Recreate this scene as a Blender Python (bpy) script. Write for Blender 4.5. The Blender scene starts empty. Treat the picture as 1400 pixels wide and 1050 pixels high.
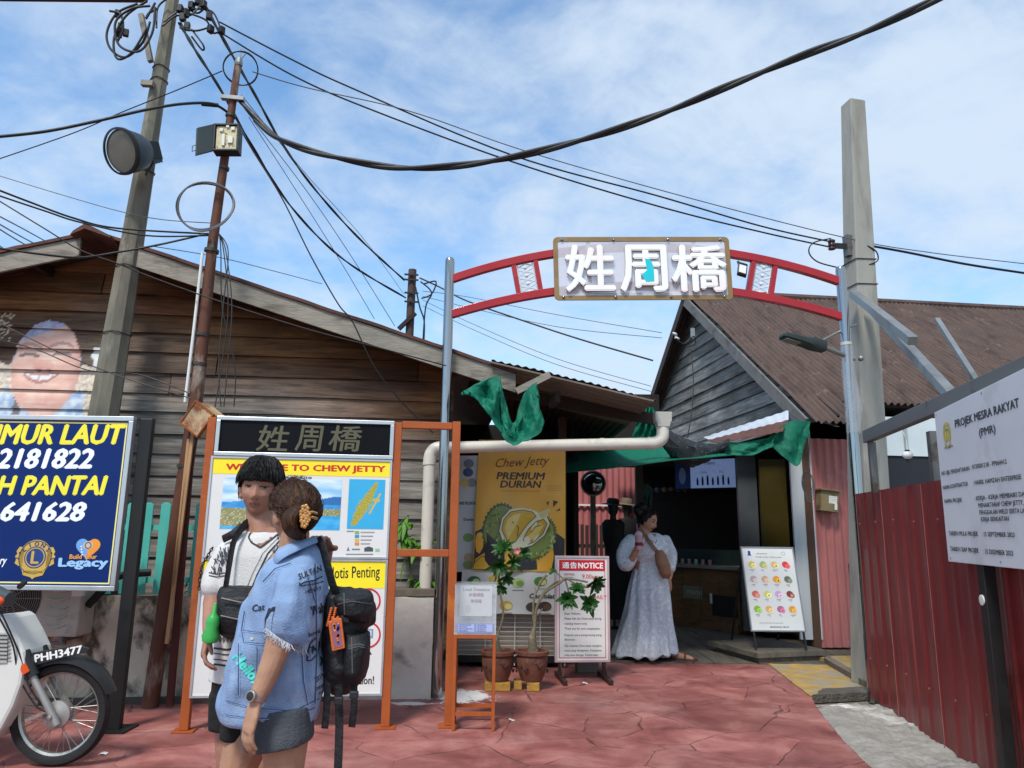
import bpy, bmesh, math, random
from mathutils import Vector, Matrix, noise
V = Vector
R = math.radians
random.seed(7)
SC = bpy.context.scene
COL = SC.collection

# ------------------------------------------------------------------ camera
F_PX = 1010.0
EYE = V((0.0, 0.0, 1.35))
upc = V((65.0, 5065.0, -F_PX)).normalized()
fwc = V((0, 0, -1.0))
yc = (fwc - upc * fwc.dot(upc)).normalized()
xc = yc.cross(upc).normalized()
ROT = Matrix((xc, yc, upc))            # camera axes -> world axes
cd = bpy.data.cameras.new('camera')
cd.sensor_width = 36.0
cd.lens = 36.0 * F_PX / 1400.0
cd.clip_start = 0.05
cd.clip_end = 2000
cam = bpy.data.objects.new('camera', cd)
COL.objects.link(cam)
cam.matrix_world = Matrix.Translation(EYE) @ ROT.to_4x4()
SC.camera = cam

# ------------------------------------------------------------------ light
SUN_EL, SUN_AZ = R(54), R(-158)        # azimuth of the sun: clockwise from +Y
sd = V((math.sin(SUN_AZ) * math.cos(SUN_EL), math.cos(SUN_AZ) * math.cos(SUN_EL), math.sin(SUN_EL)))
ld = bpy.data.lights.new('sun', 'SUN')
ld.energy = 1.9
ld.angle = R(12)
ld.color = (1.0, 0.955, 0.88)
sun = bpy.data.objects.new('sun', ld)
COL.objects.link(sun)
sun.rotation_euler = (-sd).to_track_quat('-Z', 'Y').to_euler()
sun.location = (0, -5, 20)

w = bpy.data.worlds.new('World')
SC.world = w
w.use_nodes = True
nt = w.node_tree
N, L = nt.nodes, nt.links
N.clear()
def nn(tree, typ, **kw):
    n = tree.nodes.new(typ)
    for k, v in kw.items():
        if k.startswith('i_'):
            n.inputs[k[2:].replace('_', ' ')].default_value = v
        else:
            setattr(n, k, v)
    return n
out = nn(nt, 'ShaderNodeOutputWorld')
bg = nn(nt, 'ShaderNodeBackground', i_Strength=0.15)
sky = nn(nt, 'ShaderNodeTexSky', sky_type='NISHITA', sun_disc=False)
sky.sun_elevation = SUN_EL
sky.sun_rotation = SUN_AZ
sky.air_density = 1.0
sky.dust_density = 0.6
sky.ozone_density = 1.6
tc = nn(nt, 'ShaderNodeTexCoord')
sep = nn(nt, 'ShaderNodeSeparateXYZ')
L.new(tc.outputs['Generated'], sep.inputs[0])
def mth(tree, op, a, b=None):
    n = tree.nodes.new('ShaderNodeMath'); n.operation = op
    for i, x in enumerate((a, b)):
        if x is None: continue
        if isinstance(x, (int, float)): n.inputs[i].default_value = x
        else: tree.links.new(x, n.inputs[i])
    return n.outputs[0]
zz = mth(nt, 'ADD', mth(nt, 'MAXIMUM', sep.outputs['Z'], 0.0), 0.36)
cmb = nn(nt, 'ShaderNodeCombineXYZ')
L.new(mth(nt, 'DIVIDE', sep.outputs['X'], zz), cmb.inputs[0])
L.new(mth(nt, 'DIVIDE', sep.outputs['Y'], zz), cmb.inputs[1])
def cloud(scale, detail, rough, dist, offs, stretch):
    mp = nn(nt, 'ShaderNodeMapping')
    mp.inputs['Location'].default_value = offs
    mp.inputs['Rotation'].default_value = (0, 0, 0.5)
    mp.inputs['Scale'].default_value = stretch
    L.new(cmb.outputs[0], mp.inputs[0])
    n = nn(nt, 'ShaderNodeTexNoise', i_Scale=scale, i_Detail=detail, i_Roughness=rough, i_Distortion=dist)
    L.new(mp.outputs[0], n.inputs['Vector'])
    return n.outputs['Fac']
big = cloud(1.15, 3.0, 0.5, 0.3, (1.7, 0.35, 0), (1.0, 1.0, 1))
wisp = cloud(3.2, 12.0, 0.6, 0.35, (3.1, 7.3, 0), (1.0, 1.15, 1))
fine = cloud(11.0, 8.0, 0.6, 0.7, (0.3, 2.3, 0), (1.0, 1.1, 1))
gx = mth(nt, 'MULTIPLY', mth(nt, 'ADD', sep.outputs['X'], 0.25), 0.10)      # more cloud bank to the east
cov = mth(nt, 'ADD', mth(nt, 'ADD', mth(nt, 'MULTIPLY', big, 0.55), mth(nt, 'MULTIPLY', wisp, 0.75)),
          mth(nt, 'ADD', mth(nt, 'MULTIPLY', fine, 0.26), gx))
rmp = nn(nt, 'ShaderNodeValToRGB')
rmp.color_ramp.interpolation = 'EASE'
rmp.color_ramp.elements[0].position = 0.55
rmp.color_ramp.elements[0].color = (0.04, 0.04, 0.04, 1)
rmp.color_ramp.elements[1].position = 1.0
rmp.color_ramp.elements[1].color = (0.96, 0.96, 0.96, 1)
L.new(cov, rmp.inputs[0])
# thin veil of cloud low over the houses
veil = mth(nt, 'MULTIPLY', mth(nt, 'SUBTRACT', 1.0, mth(nt, 'MINIMUM', mth(nt, 'MULTIPLY', mth(nt, 'MAXIMUM', sep.outputs['Z'], 0.0), 2.2), 1.0)), 0.55)
fac = mth(nt, 'MAXIMUM', rmp.outputs[0], veil)
mx = nn(nt, 'ShaderNodeMix', data_type='RGBA')
L.new(fac, mx.inputs[0])
tint = nn(nt, 'ShaderNodeMix', data_type='RGBA', blend_type='MULTIPLY'); tint.inputs[0].default_value = 1.0
tint.inputs[7].default_value = (0.60, 0.80, 0.88, 1)      # hazier, bluer tropical air
L.new(sky.outputs[0], tint.inputs[6])
L.new(tint.outputs[2], mx.inputs[6])
mx.inputs[7].default_value = (2.42, 2.86, 3.40, 1)
L.new(mx.outputs[2], bg.inputs['Color'])
L.new(bg.outputs[0], out.inputs['Surface'])

vs = SC.view_settings
vs.view_transform = 'Standard'
vs.look = 'None'
vs.exposure = 0.93
vs.gamma = 1.0
SC.cycles.max_bounces = 8
SC.cycles.transparent_max_bounces = 16

# ------------------------------------------------------------------ pixel rays (design helpers: give real world points)
def ray(px, py):
    c = V(((px - 700.0) / F_PX, -(py - 525.0) / F_PX, -1.0))
    return ROT @ c
def P(px, py, d):                       # world point on that ray at depth Y = d
    r = ray(px, py)
    return EYE + r * (d / r.y)
def G(px, py, z=0.0):                   # world point on the ground
    r = ray(px, py)
    return EYE + r * ((z - EYE.z) / r.z)

class Frame:
    def __init__(s, o, ex, ey=None, ez=None):
        s.o = V(o); s.ex = V(ex).normalized()
        s.ey = V(ey).normalized() if ey is not None else V((0, 0, 1))
        s.ez = V(ez).normalized() if ez is not None else s.ex.cross(s.ey).normalized()
    def __call__(s, x, y, z=0.0):
        return s.o + s.ex * x + s.ey * y + s.ez * z
    def hit(s, px, py, z=0.0):          # local (x, y) where the pixel ray meets the frame's plane
        r = ray(px, py)
        o = s.o + s.ez * z
        t = (o - EYE).dot(s.ez) / r.dot(s.ez)
        q = EYE + r * t - s.o
        return q.dot(s.ex), q.dot(s.ey)
    def at(s, x, y, z=0.0):
        return Frame(s(x, y, z), s.ex, s.ey, s.ez)
def panel(p, q):                        # vertical frame from ground point p to q, normal towards the viewer
    ex = V((q.x - p.x, q.y - p.y, 0)).normalized()
    return Frame(p, ex, (0, 0, 1), ex.cross(V((0, 0, 1))))
WORLD = Frame((0, 0, 0), (1, 0, 0), (0, 1, 0), (0, 0, 1))

def lin(h):
    if not isinstance(h, str): return tuple(h[:3])
    h = h.lstrip('#')
    f = lambda c: c / 12.92 if c <= 0.04045 else ((c + 0.055) / 1.055) ** 2.4
    return tuple(f(int(h[i:i + 2], 16) / 255.0) for i in (0, 2, 4))

# ------------------------------------------------------------------ materials
MATS = {}
def M(name, col, rough=0.6, var=0.18, scale=6.0, metal=0.0, bump=0.0, stretch=(1, 1, 1), dirt=None, spec=0.4, bscale=None, attr=False, coat=0.0):
    """procedural surface: noise-varied colour, optional second colour in patches (dirt), optional bump"""
    if name in MATS: return MATS[name]
    m = bpy.data.materials.new(name); m.use_nodes = True
    t = m.node_tree; b = t.nodes['Principled BSDF']
    col = lin(col)
    b.inputs['Roughness'].default_value = rough
    b.inputs['Metallic'].default_value = metal
    b.inputs['Specular IOR Level'].default_value = spec
    b.inputs['Coat Weight'].default_value = coat
    co = nn(t, 'ShaderNodeTexCoord'); mp = nn(t, 'ShaderNodeMapping')
    mp.inputs['Scale'].default_value = stretch
    t.links.new(co.outputs['Object'], mp.inputs[0])
    nz = nn(t, 'ShaderNodeTexNoise', i_Scale=scale, i_Detail=7.0, i_Roughness=0.62)
    t.links.new(mp.outputs[0], nz.inputs['Vector'])
    mr = nn(t, 'ShaderNodeMapRange', i_From_Min=0.25, i_From_Max=0.75, i_To_Min=1 - var, i_To_Max=1 + var)
    t.links.new(nz.outputs['Fac'], mr.inputs[0])
    mul = nn(t, 'ShaderNodeMix', data_type='RGBA', blend_type='MULTIPLY'); mul.inputs[0].default_value = 1
    if attr:
        at = nn(t, 'ShaderNodeAttribute', attribute_name='Col')
        t.links.new(at.outputs['Color'], mul.inputs[6])
    else:
        mul.inputs[6].default_value = (*col, 1)
    t.links.new(mr.outputs[0], mul.inputs[7])
    last = mul.outputs[2]
    if dirt:
        for dc, ds, lo, hi, *st in (dirt if isinstance(dirt, list) else [dirt]):
            mp2 = nn(t, 'ShaderNodeMapping'); mp2.inputs['Location'].default_value = (3.7, 1.1, 9.2)
            mp2.inputs['Scale'].default_value = st[0] if st else stretch
            t.links.new(co.outputs['Object'], mp2.inputs[0])
            n2 = nn(t, 'ShaderNodeTexNoise', i_Scale=ds, i_Detail=8.0, i_Roughness=0.65, i_Distortion=0.3)
            t.links.new(mp2.outputs[0], n2.inputs['Vector'])
            r2 = nn(t, 'ShaderNodeMapRange', i_From_Min=lo, i_From_Max=hi)
            t.links.new(n2.outputs['Fac'], r2.inputs[0])
            mm = nn(t, 'ShaderNodeMix', data_type='RGBA')
            t.links.new(r2.outputs[0], mm.inputs[0]); t.links.new(last, mm.inputs[6])
            mm.inputs[7].default_value = (*lin(dc), 1)
            last = mm.outputs[2]
    t.links.new(last, b.inputs['Base Color'])
    rr = nn(t, 'ShaderNodeMapRange', i_From_Min=0.3, i_From_Max=0.7, i_To_Min=max(0.02, rough - 0.1), i_To_Max=min(1, rough + 0.1))
    t.links.new(nz.outputs['Fac'], rr.inputs[0]); t.links.new(rr.outputs[0], b.inputs['Roughness'])
    if bump:
        n3 = nn(t, 'ShaderNodeTexNoise', i_Scale=bscale or scale * 4, i_Detail=6.0)
        t.links.new(mp.outputs[0], n3.inputs['Vector'])
        bp = nn(t, 'ShaderNodeBump', i_Strength=bump, i_Distance=0.02)
        t.links.new(n3.outputs['Fac'], bp.inputs['Height']); t.links.new(bp.outputs[0], b.inputs['Normal'])
    MATS[name] = m
    return m
def clear_mat(name, tint, clear=0.8, rough=0.05):
    if name in MATS: return MATS[name]
    m = bpy.data.materials.new(name); m.use_nodes = True
    t = m.node_tree; b = t.nodes['Principled BSDF']; o = t.nodes['Material Output']
    b.inputs['Base Color'].default_value = (*lin(tint), 1); b.inputs['Roughness'].default_value = rough
    nz = nn(t, 'ShaderNodeTexNoise', i_Scale=7.0, i_Detail=6.0)
    co = nn(t, 'ShaderNodeTexCoord'); t.links.new(co.outputs['Object'], nz.inputs['Vector'])
    mr = nn(t, 'ShaderNodeMapRange', i_From_Min=0.3, i_From_Max=0.75, i_To_Min=1 - clear - 0.05, i_To_Max=1 - clear + 0.08)
    t.links.new(nz.outputs['Fac'], mr.inputs[0])
    tr = nn(t, 'ShaderNodeBsdfTransparent'); mxs = nn(t, 'ShaderNodeMixShader')
    t.links.new(mr.outputs[0], mxs.inputs[0]); t.links.new(tr.outputs[0], mxs.inputs[1]); t.links.new(b.outputs[0], mxs.inputs[2])
    t.links.new(mxs.outputs[0], o.inputs['Surface'])
    MATS[name] = m
    return m
def translucent_mat(name, col, rough=0.5, amount=0.45, var=0.3, scale=9, weave=0.0):
    if name in MATS: return MATS[name]
    m = M(name, col, rough, var, scale, bump=0.25)
    t = m.node_tree; b = t.nodes['Principled BSDF']; o = t.nodes['Material Output']
    tl = nn(t, 'ShaderNodeBsdfTranslucent'); tl.inputs['Color'].default_value = (*lin(col), 1)
    mxs = nn(t, 'ShaderNodeMixShader'); mxs.inputs[0].default_value = amount
    t.links.new(b.outputs[0], mxs.inputs[1]); t.links.new(tl.outputs[0], mxs.inputs[2])
    t.links.new(mxs.outputs[0], o.inputs['Surface'])
    return m
def emit_mat(name, col, strength):
    if name in MATS: return MATS[name]
    m = M(name, col, 0.3, 0.05)
    b = m.node_tree.nodes['Principled BSDF']
    b.inputs['Emission Color'].default_value = (*lin(col), 1)
    b.inputs['Emission Strength'].default_value = strength
    return m

# ------------------------------------------------------------------ mesh builder
class MB:
    def __init__(s):
        s.v = []; s.f = []; s.mi = []; s.c = []; s.cur = (1, 1, 1, 1); s.m = 0
    def vert(s, p, c=None):
        s.v.append((p[0], p[1], p[2])); s.c.append(c or s.cur); return len(s.v) - 1
    def face(s, ids):
        s.f.append(tuple(ids)); s.mi.append(s.m)
    def poly(s, pts, c=None):
        s.face([s.vert(p, c) for p in pts])
    def box(s, fr, x0, x1, y0, y1, z0, z1):
        i = [s.vert(fr(x, y, z)) for x in (x0, x1) for y in (y0, y1) for z in (z0, z1)]
        for q in ((0, 1, 3, 2), (4, 6, 7, 5), (0, 4, 5, 1), (2, 3, 7, 6), (0, 2, 6, 4), (1, 5, 7, 3)):
            s.face([i[k] for k in q])
        return s
    def cube(s, c, sx, sy, sz, rz=0.0):
        ex = V((math.cos(rz), math.sin(rz), 0)); ey = V((-ex.y, ex.x, 0))
        return s.box(Frame(c, ex, ey, (0, 0, 1)), -sx / 2, sx / 2, -sy / 2, sy / 2, -sz / 2, sz / 2)
    def bar(s, p, q, w, h=None, up=(0, 0, 1)):
        p, q = V(p), V(q); h = h or w
        d = (q - p).normalized(); u = V(up)
        sx = d.cross(u)
        if sx.length < 1e-4: sx = d.cross(V((0, 1, 0)))
        sx.normalize(); u = sx.cross(d)
        return s.box(Frame(p, d, sx, u), 0, (q - p).length, -w / 2, w / 2, -h / 2, h / 2)
    def tube(s, pts, r, n=8, cap=True, flat=1.0, up=None, twist=0.0):
        pts = [V(p) for p in pts]; k = len(pts)
        rs = r if isinstance(r, (list, tuple)) else [r] * k
        T = []
        for i in range(k):
            a = pts[max(i - 1, 0)]; b = pts[min(i + 1, k - 1)]
            T.append((b - a).normalized())
        u = V(up) if up is not None else V((0, 0, 1))
        if abs(T[0].dot(u)) > 0.95: u = V((0, 1, 0)) if up is None else V((1, 0, 0))
        rings = []
        for i in range(k):
            u = (u - T[i] * u.dot(T[i])).normalized()
            sx = T[i].cross(u)
            rr = rs[i]; ra, rb = rr if isinstance(rr, (list, tuple)) else (rr, rr * flat)
            ring = []
            for j in range(n):
                a = 2 * math.pi * j / n + twist * i
                ring.append(s.vert(pts[i] + sx * (ra * math.cos(a)) + u * (rb * math.sin(a))))
            rings.append(ring)
        for i in range(k - 1):
            for j in range(n):
                s.face((rings[i][j], rings[i][(j + 1) % n], rings[i + 1][(j + 1) % n], rings[i + 1][j]))
        if cap:
            s.face(rings[0][::-1]); s.face(rings[-1])
        return s
    def lathe(s, prof, c, axis=(0, 0, 1), n=24, cap=True):
        c = V(c); ax = V(axis).normalized()
        u = ax.cross(V((1, 0, 0)));
        if u.length < 0.2: u = ax.cross(V((0, 1, 0)))
        u.normalize(); w_ = ax.cross(u)
        rings = []
        for r, h in prof:
            rings.append([s.vert(c + ax * h + (u * math.cos(2 * math.pi * j / n) + w_ * math.sin(2 * math.pi * j / n)) * r) for j in range(n)])
        for i in range(len(prof) - 1):
            for j in range(n):
                s.face((rings[i][j], rings[i][(j + 1) % n], rings[i + 1][(j + 1) % n], rings[i + 1][j]))
        if cap:
            s.face(rings[0][::-1]); s.face(rings[-1])
        return s
    def ball(s, c, r, n=10, m=7, sc=(1, 1, 1), fr=None):
        c = V(c); fr = fr or WORLD
        rings = []
        for i in range(m + 1):
            th = math.pi * i / m
            rings.append([s.vert(c + fr.ex * (r * sc[0] * math.sin(th) * math.cos(2 * math.pi * j / n)) + fr.ey * (r * sc[1] * math.sin(th) * math.sin(2 * math.pi * j / n)) + fr.ez * (r * sc[2] * math.cos(th))) for j in range(n)])
        for i in range(m):
            for j in range(n):
                s.face((rings[i][j], rings[i + 1][j], rings[i + 1][(j + 1) % n], rings[i][(j + 1) % n]))
        return s
    def prism(s, pts, fr, z0, z1):
        a = [s.vert(fr(x, y, z0)) for x, y in pts]; b = [s.vert(fr(x, y, z1)) for x, y in pts]
        s.face(a[::-1]); s.face(b)
        n = len(pts)
        for i in range(n): s.face((a[i], a[(i + 1) % n], b[(i + 1) % n], b[i]))
        return s
    def grid(s, fn, nu, nv, cf=None):
        ids = [[s.vert(fn(i / nu, j / nv), cf(i / nu, j / nv) if cf else None) for i in range(nu + 1)] for j in range(nv + 1)]
        for j in range(nv):
            for i in range(nu):
                s.face((ids[j][i], ids[j][i + 1], ids[j + 1][i + 1], ids[j + 1][i]))
        return s
    def loft(s, rings, cap=True, closed=True):
        ids = [[s.vert(p) for p in r] for r in rings]
        n = len(ids[0])
        for i in range(len(ids) - 1):
            for j in range(n if closed else n - 1):
                s.face((ids[i][j], ids[i][(j + 1) % n], ids[i + 1][(j + 1) % n], ids[i + 1][j]))
        if cap and closed:
            s.face(ids[0][::-1]); s.face(ids[-1])
        return s
    def mesh(s, name, mats, off, smooth):
        me = bpy.data.meshes.new(name)
        me.from_pydata([(a - off.x, b - off.y, c - off.z) for a, b, c in s.v], [], s.f)
        for m in (mats if isinstance(mats, (list, tuple)) else [mats]): me.materials.append(m)
        me.polygons.foreach_set('material_index', s.mi)
        at = me.color_attributes.new('Col', 'FLOAT_COLOR', 'POINT')
        at.data.foreach_set('color', [x for c in s.c for x in (c if len(c) == 4 else (*c, 1.0))])
        me.validate(); me.update()
        bm = bmesh.new(); bm.from_mesh(me)
        if smooth is not None and smooth is not False:
            ang = R(40) if smooth is True else R(smooth)
            for e in bm.edges:
                e.smooth = not (len(e.link_faces) != 2 or e.calc_face_angle(0) > ang)
            for f in bm.faces: f.smooth = True
        bmesh.ops.recalc_face_normals(bm, faces=bm.faces) if s.recalc else None
        bm.to_mesh(me); bm.free()
        return me
    recalc = True
    def build(s, name, mats, parent=None, smooth=None, bevel=0.0, base=None, solid=0.0):
        if parent is not None: off = V(parent['_o'])
        elif base is not None: off = V(base)
        else:
            xs = [a[0] for a in s.v]; ys = [a[1] for a in s.v]; zs = [a[2] for a in s.v]
            off = V(((min(xs) + max(xs)) / 2, (min(ys) + max(ys)) / 2, min(zs)))
        o = bpy.data.objects.new(name, s.mesh(name, mats, off, smooth))
        COL.objects.link(o)
        if parent is not None:
            o.parent = parent
        else:
            o.location = off
        o['_o'] = tuple(off)
        if bevel:
            b = o.modifiers.new('Bevel', 'BEVEL'); b.width = bevel; b.segments = 2; b.limit_method = 'ANGLE'; b.angle_limit = R(50)
        if solid:
            b = o.modifiers.new('Solidify', 'SOLIDIFY'); b.thickness = solid; b.offset = 0
        return o

def thing(name, label, cat, loc, group=None):
    o = bpy.data.objects.new(name, None); COL.objects.link(o)
    o.empty_display_size = 0.1
    o.location = V(loc); o['_o'] = tuple(V(loc))
    return tag(o, label, cat, group)
def tag(o, label, cat, group=None):
    o['label'] = label; o['category'] = cat
    if group: o['group'] = group
    return o
def struct(o):
    o['kind'] = 'structure'; return o
def lab(o, label):
    o['label'] = label; return o

# ------------------------------------------------------------------ lettering and printed art
_tc = {}
def text_mesh(body, bold=0.0, shear=0.0, spacing=1.0):
    key = (body, bold, shear, spacing)
    if key in _tc: return _tc[key]
    c = bpy.data.curves.new('lettering', 'FONT'); c.body = body; c.offset = bold; c.shear = shear; c.space_character = spacing
    c.resolution_u = 2
    o = bpy.data.objects.new('lettering', c); COL.objects.link(o)
    dg = bpy.context.evaluated_depsgraph_get()
    me = bpy.data.meshes.new_from_object(o.evaluated_get(dg))
    vs_ = [(v.co.x, v.co.y) for v in me.vertices]; fs = [tuple(p.vertices) for p in me.polygons]
    bpy.data.objects.remove(o); bpy.data.curves.remove(c); bpy.data.meshes.remove(me)
    x0 = min(a[0] for a in vs_); x1 = max(a[0] for a in vs_); y0 = min(a[1] for a in vs_); y1 = max(a[1] for a in vs_)
    _tc[key] = (vs_, fs, (x0, x1, y0, y1))
    return _tc[key]
class Art(MB):
    """flat printed shapes and letters on a panel; layers are 0.8 mm apart"""
    recalc = False
    def __init__(s, fr, z=0.0015, step=0.0008, warp=None):
        MB.__init__(s); s.fr = fr; s.z = z; s.step = step; s.warp = warp
    def pt(s, x, y, layer):
        z = s.z + s.step * layer
        if s.warp: z += s.warp(x, y)
        return s.fr(x, y, z)
    def shape(s, pts, col, layer=0):
        c = (*lin(col), 1)
        s.face([s.vert(s.pt(x, y, layer), c) for x, y in pts])
    def rect(s, x0, y0, x1, y1, col, layer=0):
        if s.warp:
            n = max(1, int(abs(x1 - x0) / 0.03)); m = max(1, int(abs(y1 - y0) / 0.04))
            for i in range(n):
                for j in range(m):
                    a, b = x0 + (x1 - x0) * i / n, x0 + (x1 - x0) * (i + 1) / n
                    e, f = y0 + (y1 - y0) * j / m, y0 + (y1 - y0) * (j + 1) / m
                    s.shape([(a, e), (b, e), (b, f), (a, f)], col, layer)
            return
        s.shape([(x0, y0), (x1, y0), (x1, y1), (x0, y1)], col, layer)
    def oval(s, cx, cy, rx, ry, col, layer=0, n=28, rot=0.0, spikes=0, amp=0.0):
        pts = []
        if spikes: n = spikes * 2
        for i in range(n):
            a = 2 * math.pi * i / n
            k = 1 + (amp * (i % 2) if spikes else 0)
            x, y = rx * k * math.cos(a), ry * k * math.sin(a)
            pts.append((cx + x * math.cos(rot) - y * math.sin(rot), cy + x * math.sin(rot) + y * math.cos(rot)))
        if s.warp:
            for i in range(n): s.shape([(cx, cy), pts[i], pts[(i + 1) % n]], col, layer)
        else: s.shape(pts, col, layer)
    def ring(s, cx, cy, r0, r1, col, layer=0, a0=0.0, a1=360.0, n=36, sy=1.0):
        for i in range(n):
            a, b = R(a0 + (a1 - a0) * i / n), R(a0 + (a1 - a0) * (i + 1) / n)
            s.shape([(cx + r0 * math.cos(a), cy + sy * r0 * math.sin(a)), (cx + r1 * math.cos(a), cy + sy * r1 * math.sin(a)),
                     (cx + r1 * math.cos(b), cy + sy * r1 * math.sin(b)), (cx + r0 * math.cos(b), cy + sy * r0 * math.sin(b))], col, layer)
    def line(s, pts, wd, col, layer=0):
        for (a, b), (c, d) in zip(pts, pts[1:]):
            l = math.hypot(c - a, d - b) or 1e-6; nx, ny = -(d - b) / l * wd / 2, (c - a) / l * wd / 2
            s.shape([(a + nx, b + ny), (a - nx, b - ny), (c - nx, d - ny), (c + nx, d + ny)], col, layer)
    def text(s, body, x, y, h, col, layer=1, bold=0.0, shear=0.0, wide=None, align='l', rot=0.0, spacing=1.0, ref=None):
        """h = height of the glyph box; wide = force that width; (x, y) = lower left / centre / right of the box"""
        extra = min(0.05, max(0.0, bold * 1.1)); bold = 0.0
        vs_, fs, (x0, x1, y0, y1) = text_mesh(body, bold, shear, spacing)
        if ref:
            _, _, (_, _, y0, yr) = text_mesh(ref, bold, shear, spacing); k = h / (yr - y0)
        else: k = h / max(1e-6, y1 - y0)
        kx = wide / (x1 - x0) if wide else k
        ww = (x1 - x0) * kx
        dx = {'l': 0, 'c': -ww / 2, 'r': -ww}[align]
        c = (*lin(col), 1); cr, sr = math.cos(rot), math.sin(rot)
        for sx_, sy_, sl_ in (((0, 0, 0),) if not extra else ((0, 0, 0), (-extra, 0, -.12), (extra, 0, -.24), (0, extra * .7, -.36), (0, -extra * .7, -.48))):
            base = len(s.v)
            for a, b in vs_:
                u, v = dx + (a - x0) * kx + sx_ * kx, (b - y0) * k + sy_ * k
                s.vert(s.pt(x + u * cr - v * sr, y + u * sr + v * cr, layer + sl_), c)
            for f in fs: s.face([base + i for i in f])
        return ww
    def lines(s, x, y0, w_, n, pitch, h, col, layer=1, seed=1):    # rows of print too small to read
        rn = random.Random(seed)
        for i in range(n):
            a = x; e = x + w_ * (1.0 if i < n - 1 else rn.uniform(0.4, 0.8))
            while a < e - 0.004:
                b = min(e, a + h * rn.uniform(1.5, 4.5))
                s.rect(a, y0 - i * pitch, b, y0 - i * pitch + h, col, layer)
                a = b + h * 0.6
PRINT = M('printed_ink', '#ffffff', 0.42, 0.05, 3.0, attr=True, spec=0.45)
VINYL = M('printed_vinyl', '#ffffff', 0.35, 0.07, 2.0, attr=True, spec=0.5, bump=0.05)
PAINT = M('painted_colours', '#ffffff', 0.6, 0.10, 14.0, attr=True)

# ================================================================== SETTING
def proj(p):
    c = ROT.transposed() @ (V(p) - EYE)
    return 700 + F_PX * c.x / -c.z, 525 - F_PX * c.y / -c.z
def nz(x, y, z=0.0): return noise.noise(V((x, y, z)))
def fbm(x, y, z=0.0):
    return nz(x, y, z) + 0.5 * nz(2.1 * x, 2.1 * y, z + 5) + 0.25 * nz(4.3 * x, 4.3 * y, z + 9)
def lerp(a, b, t): return tuple(a[i] + (b[i] - a[i]) * t for i in range(3))
def cl(x, a=0.0, b=1.0): return max(a, min(b, x))

# --- ground sheet
g = MB(); g.box(WORLD, -300, 300, -60, 400, -0.6, -0.03)
struct(g.build('ground', M('bare_ground', '#6f6a60', 0.9, 0.25, 1.5), base=(0, 0, 0)))

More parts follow.
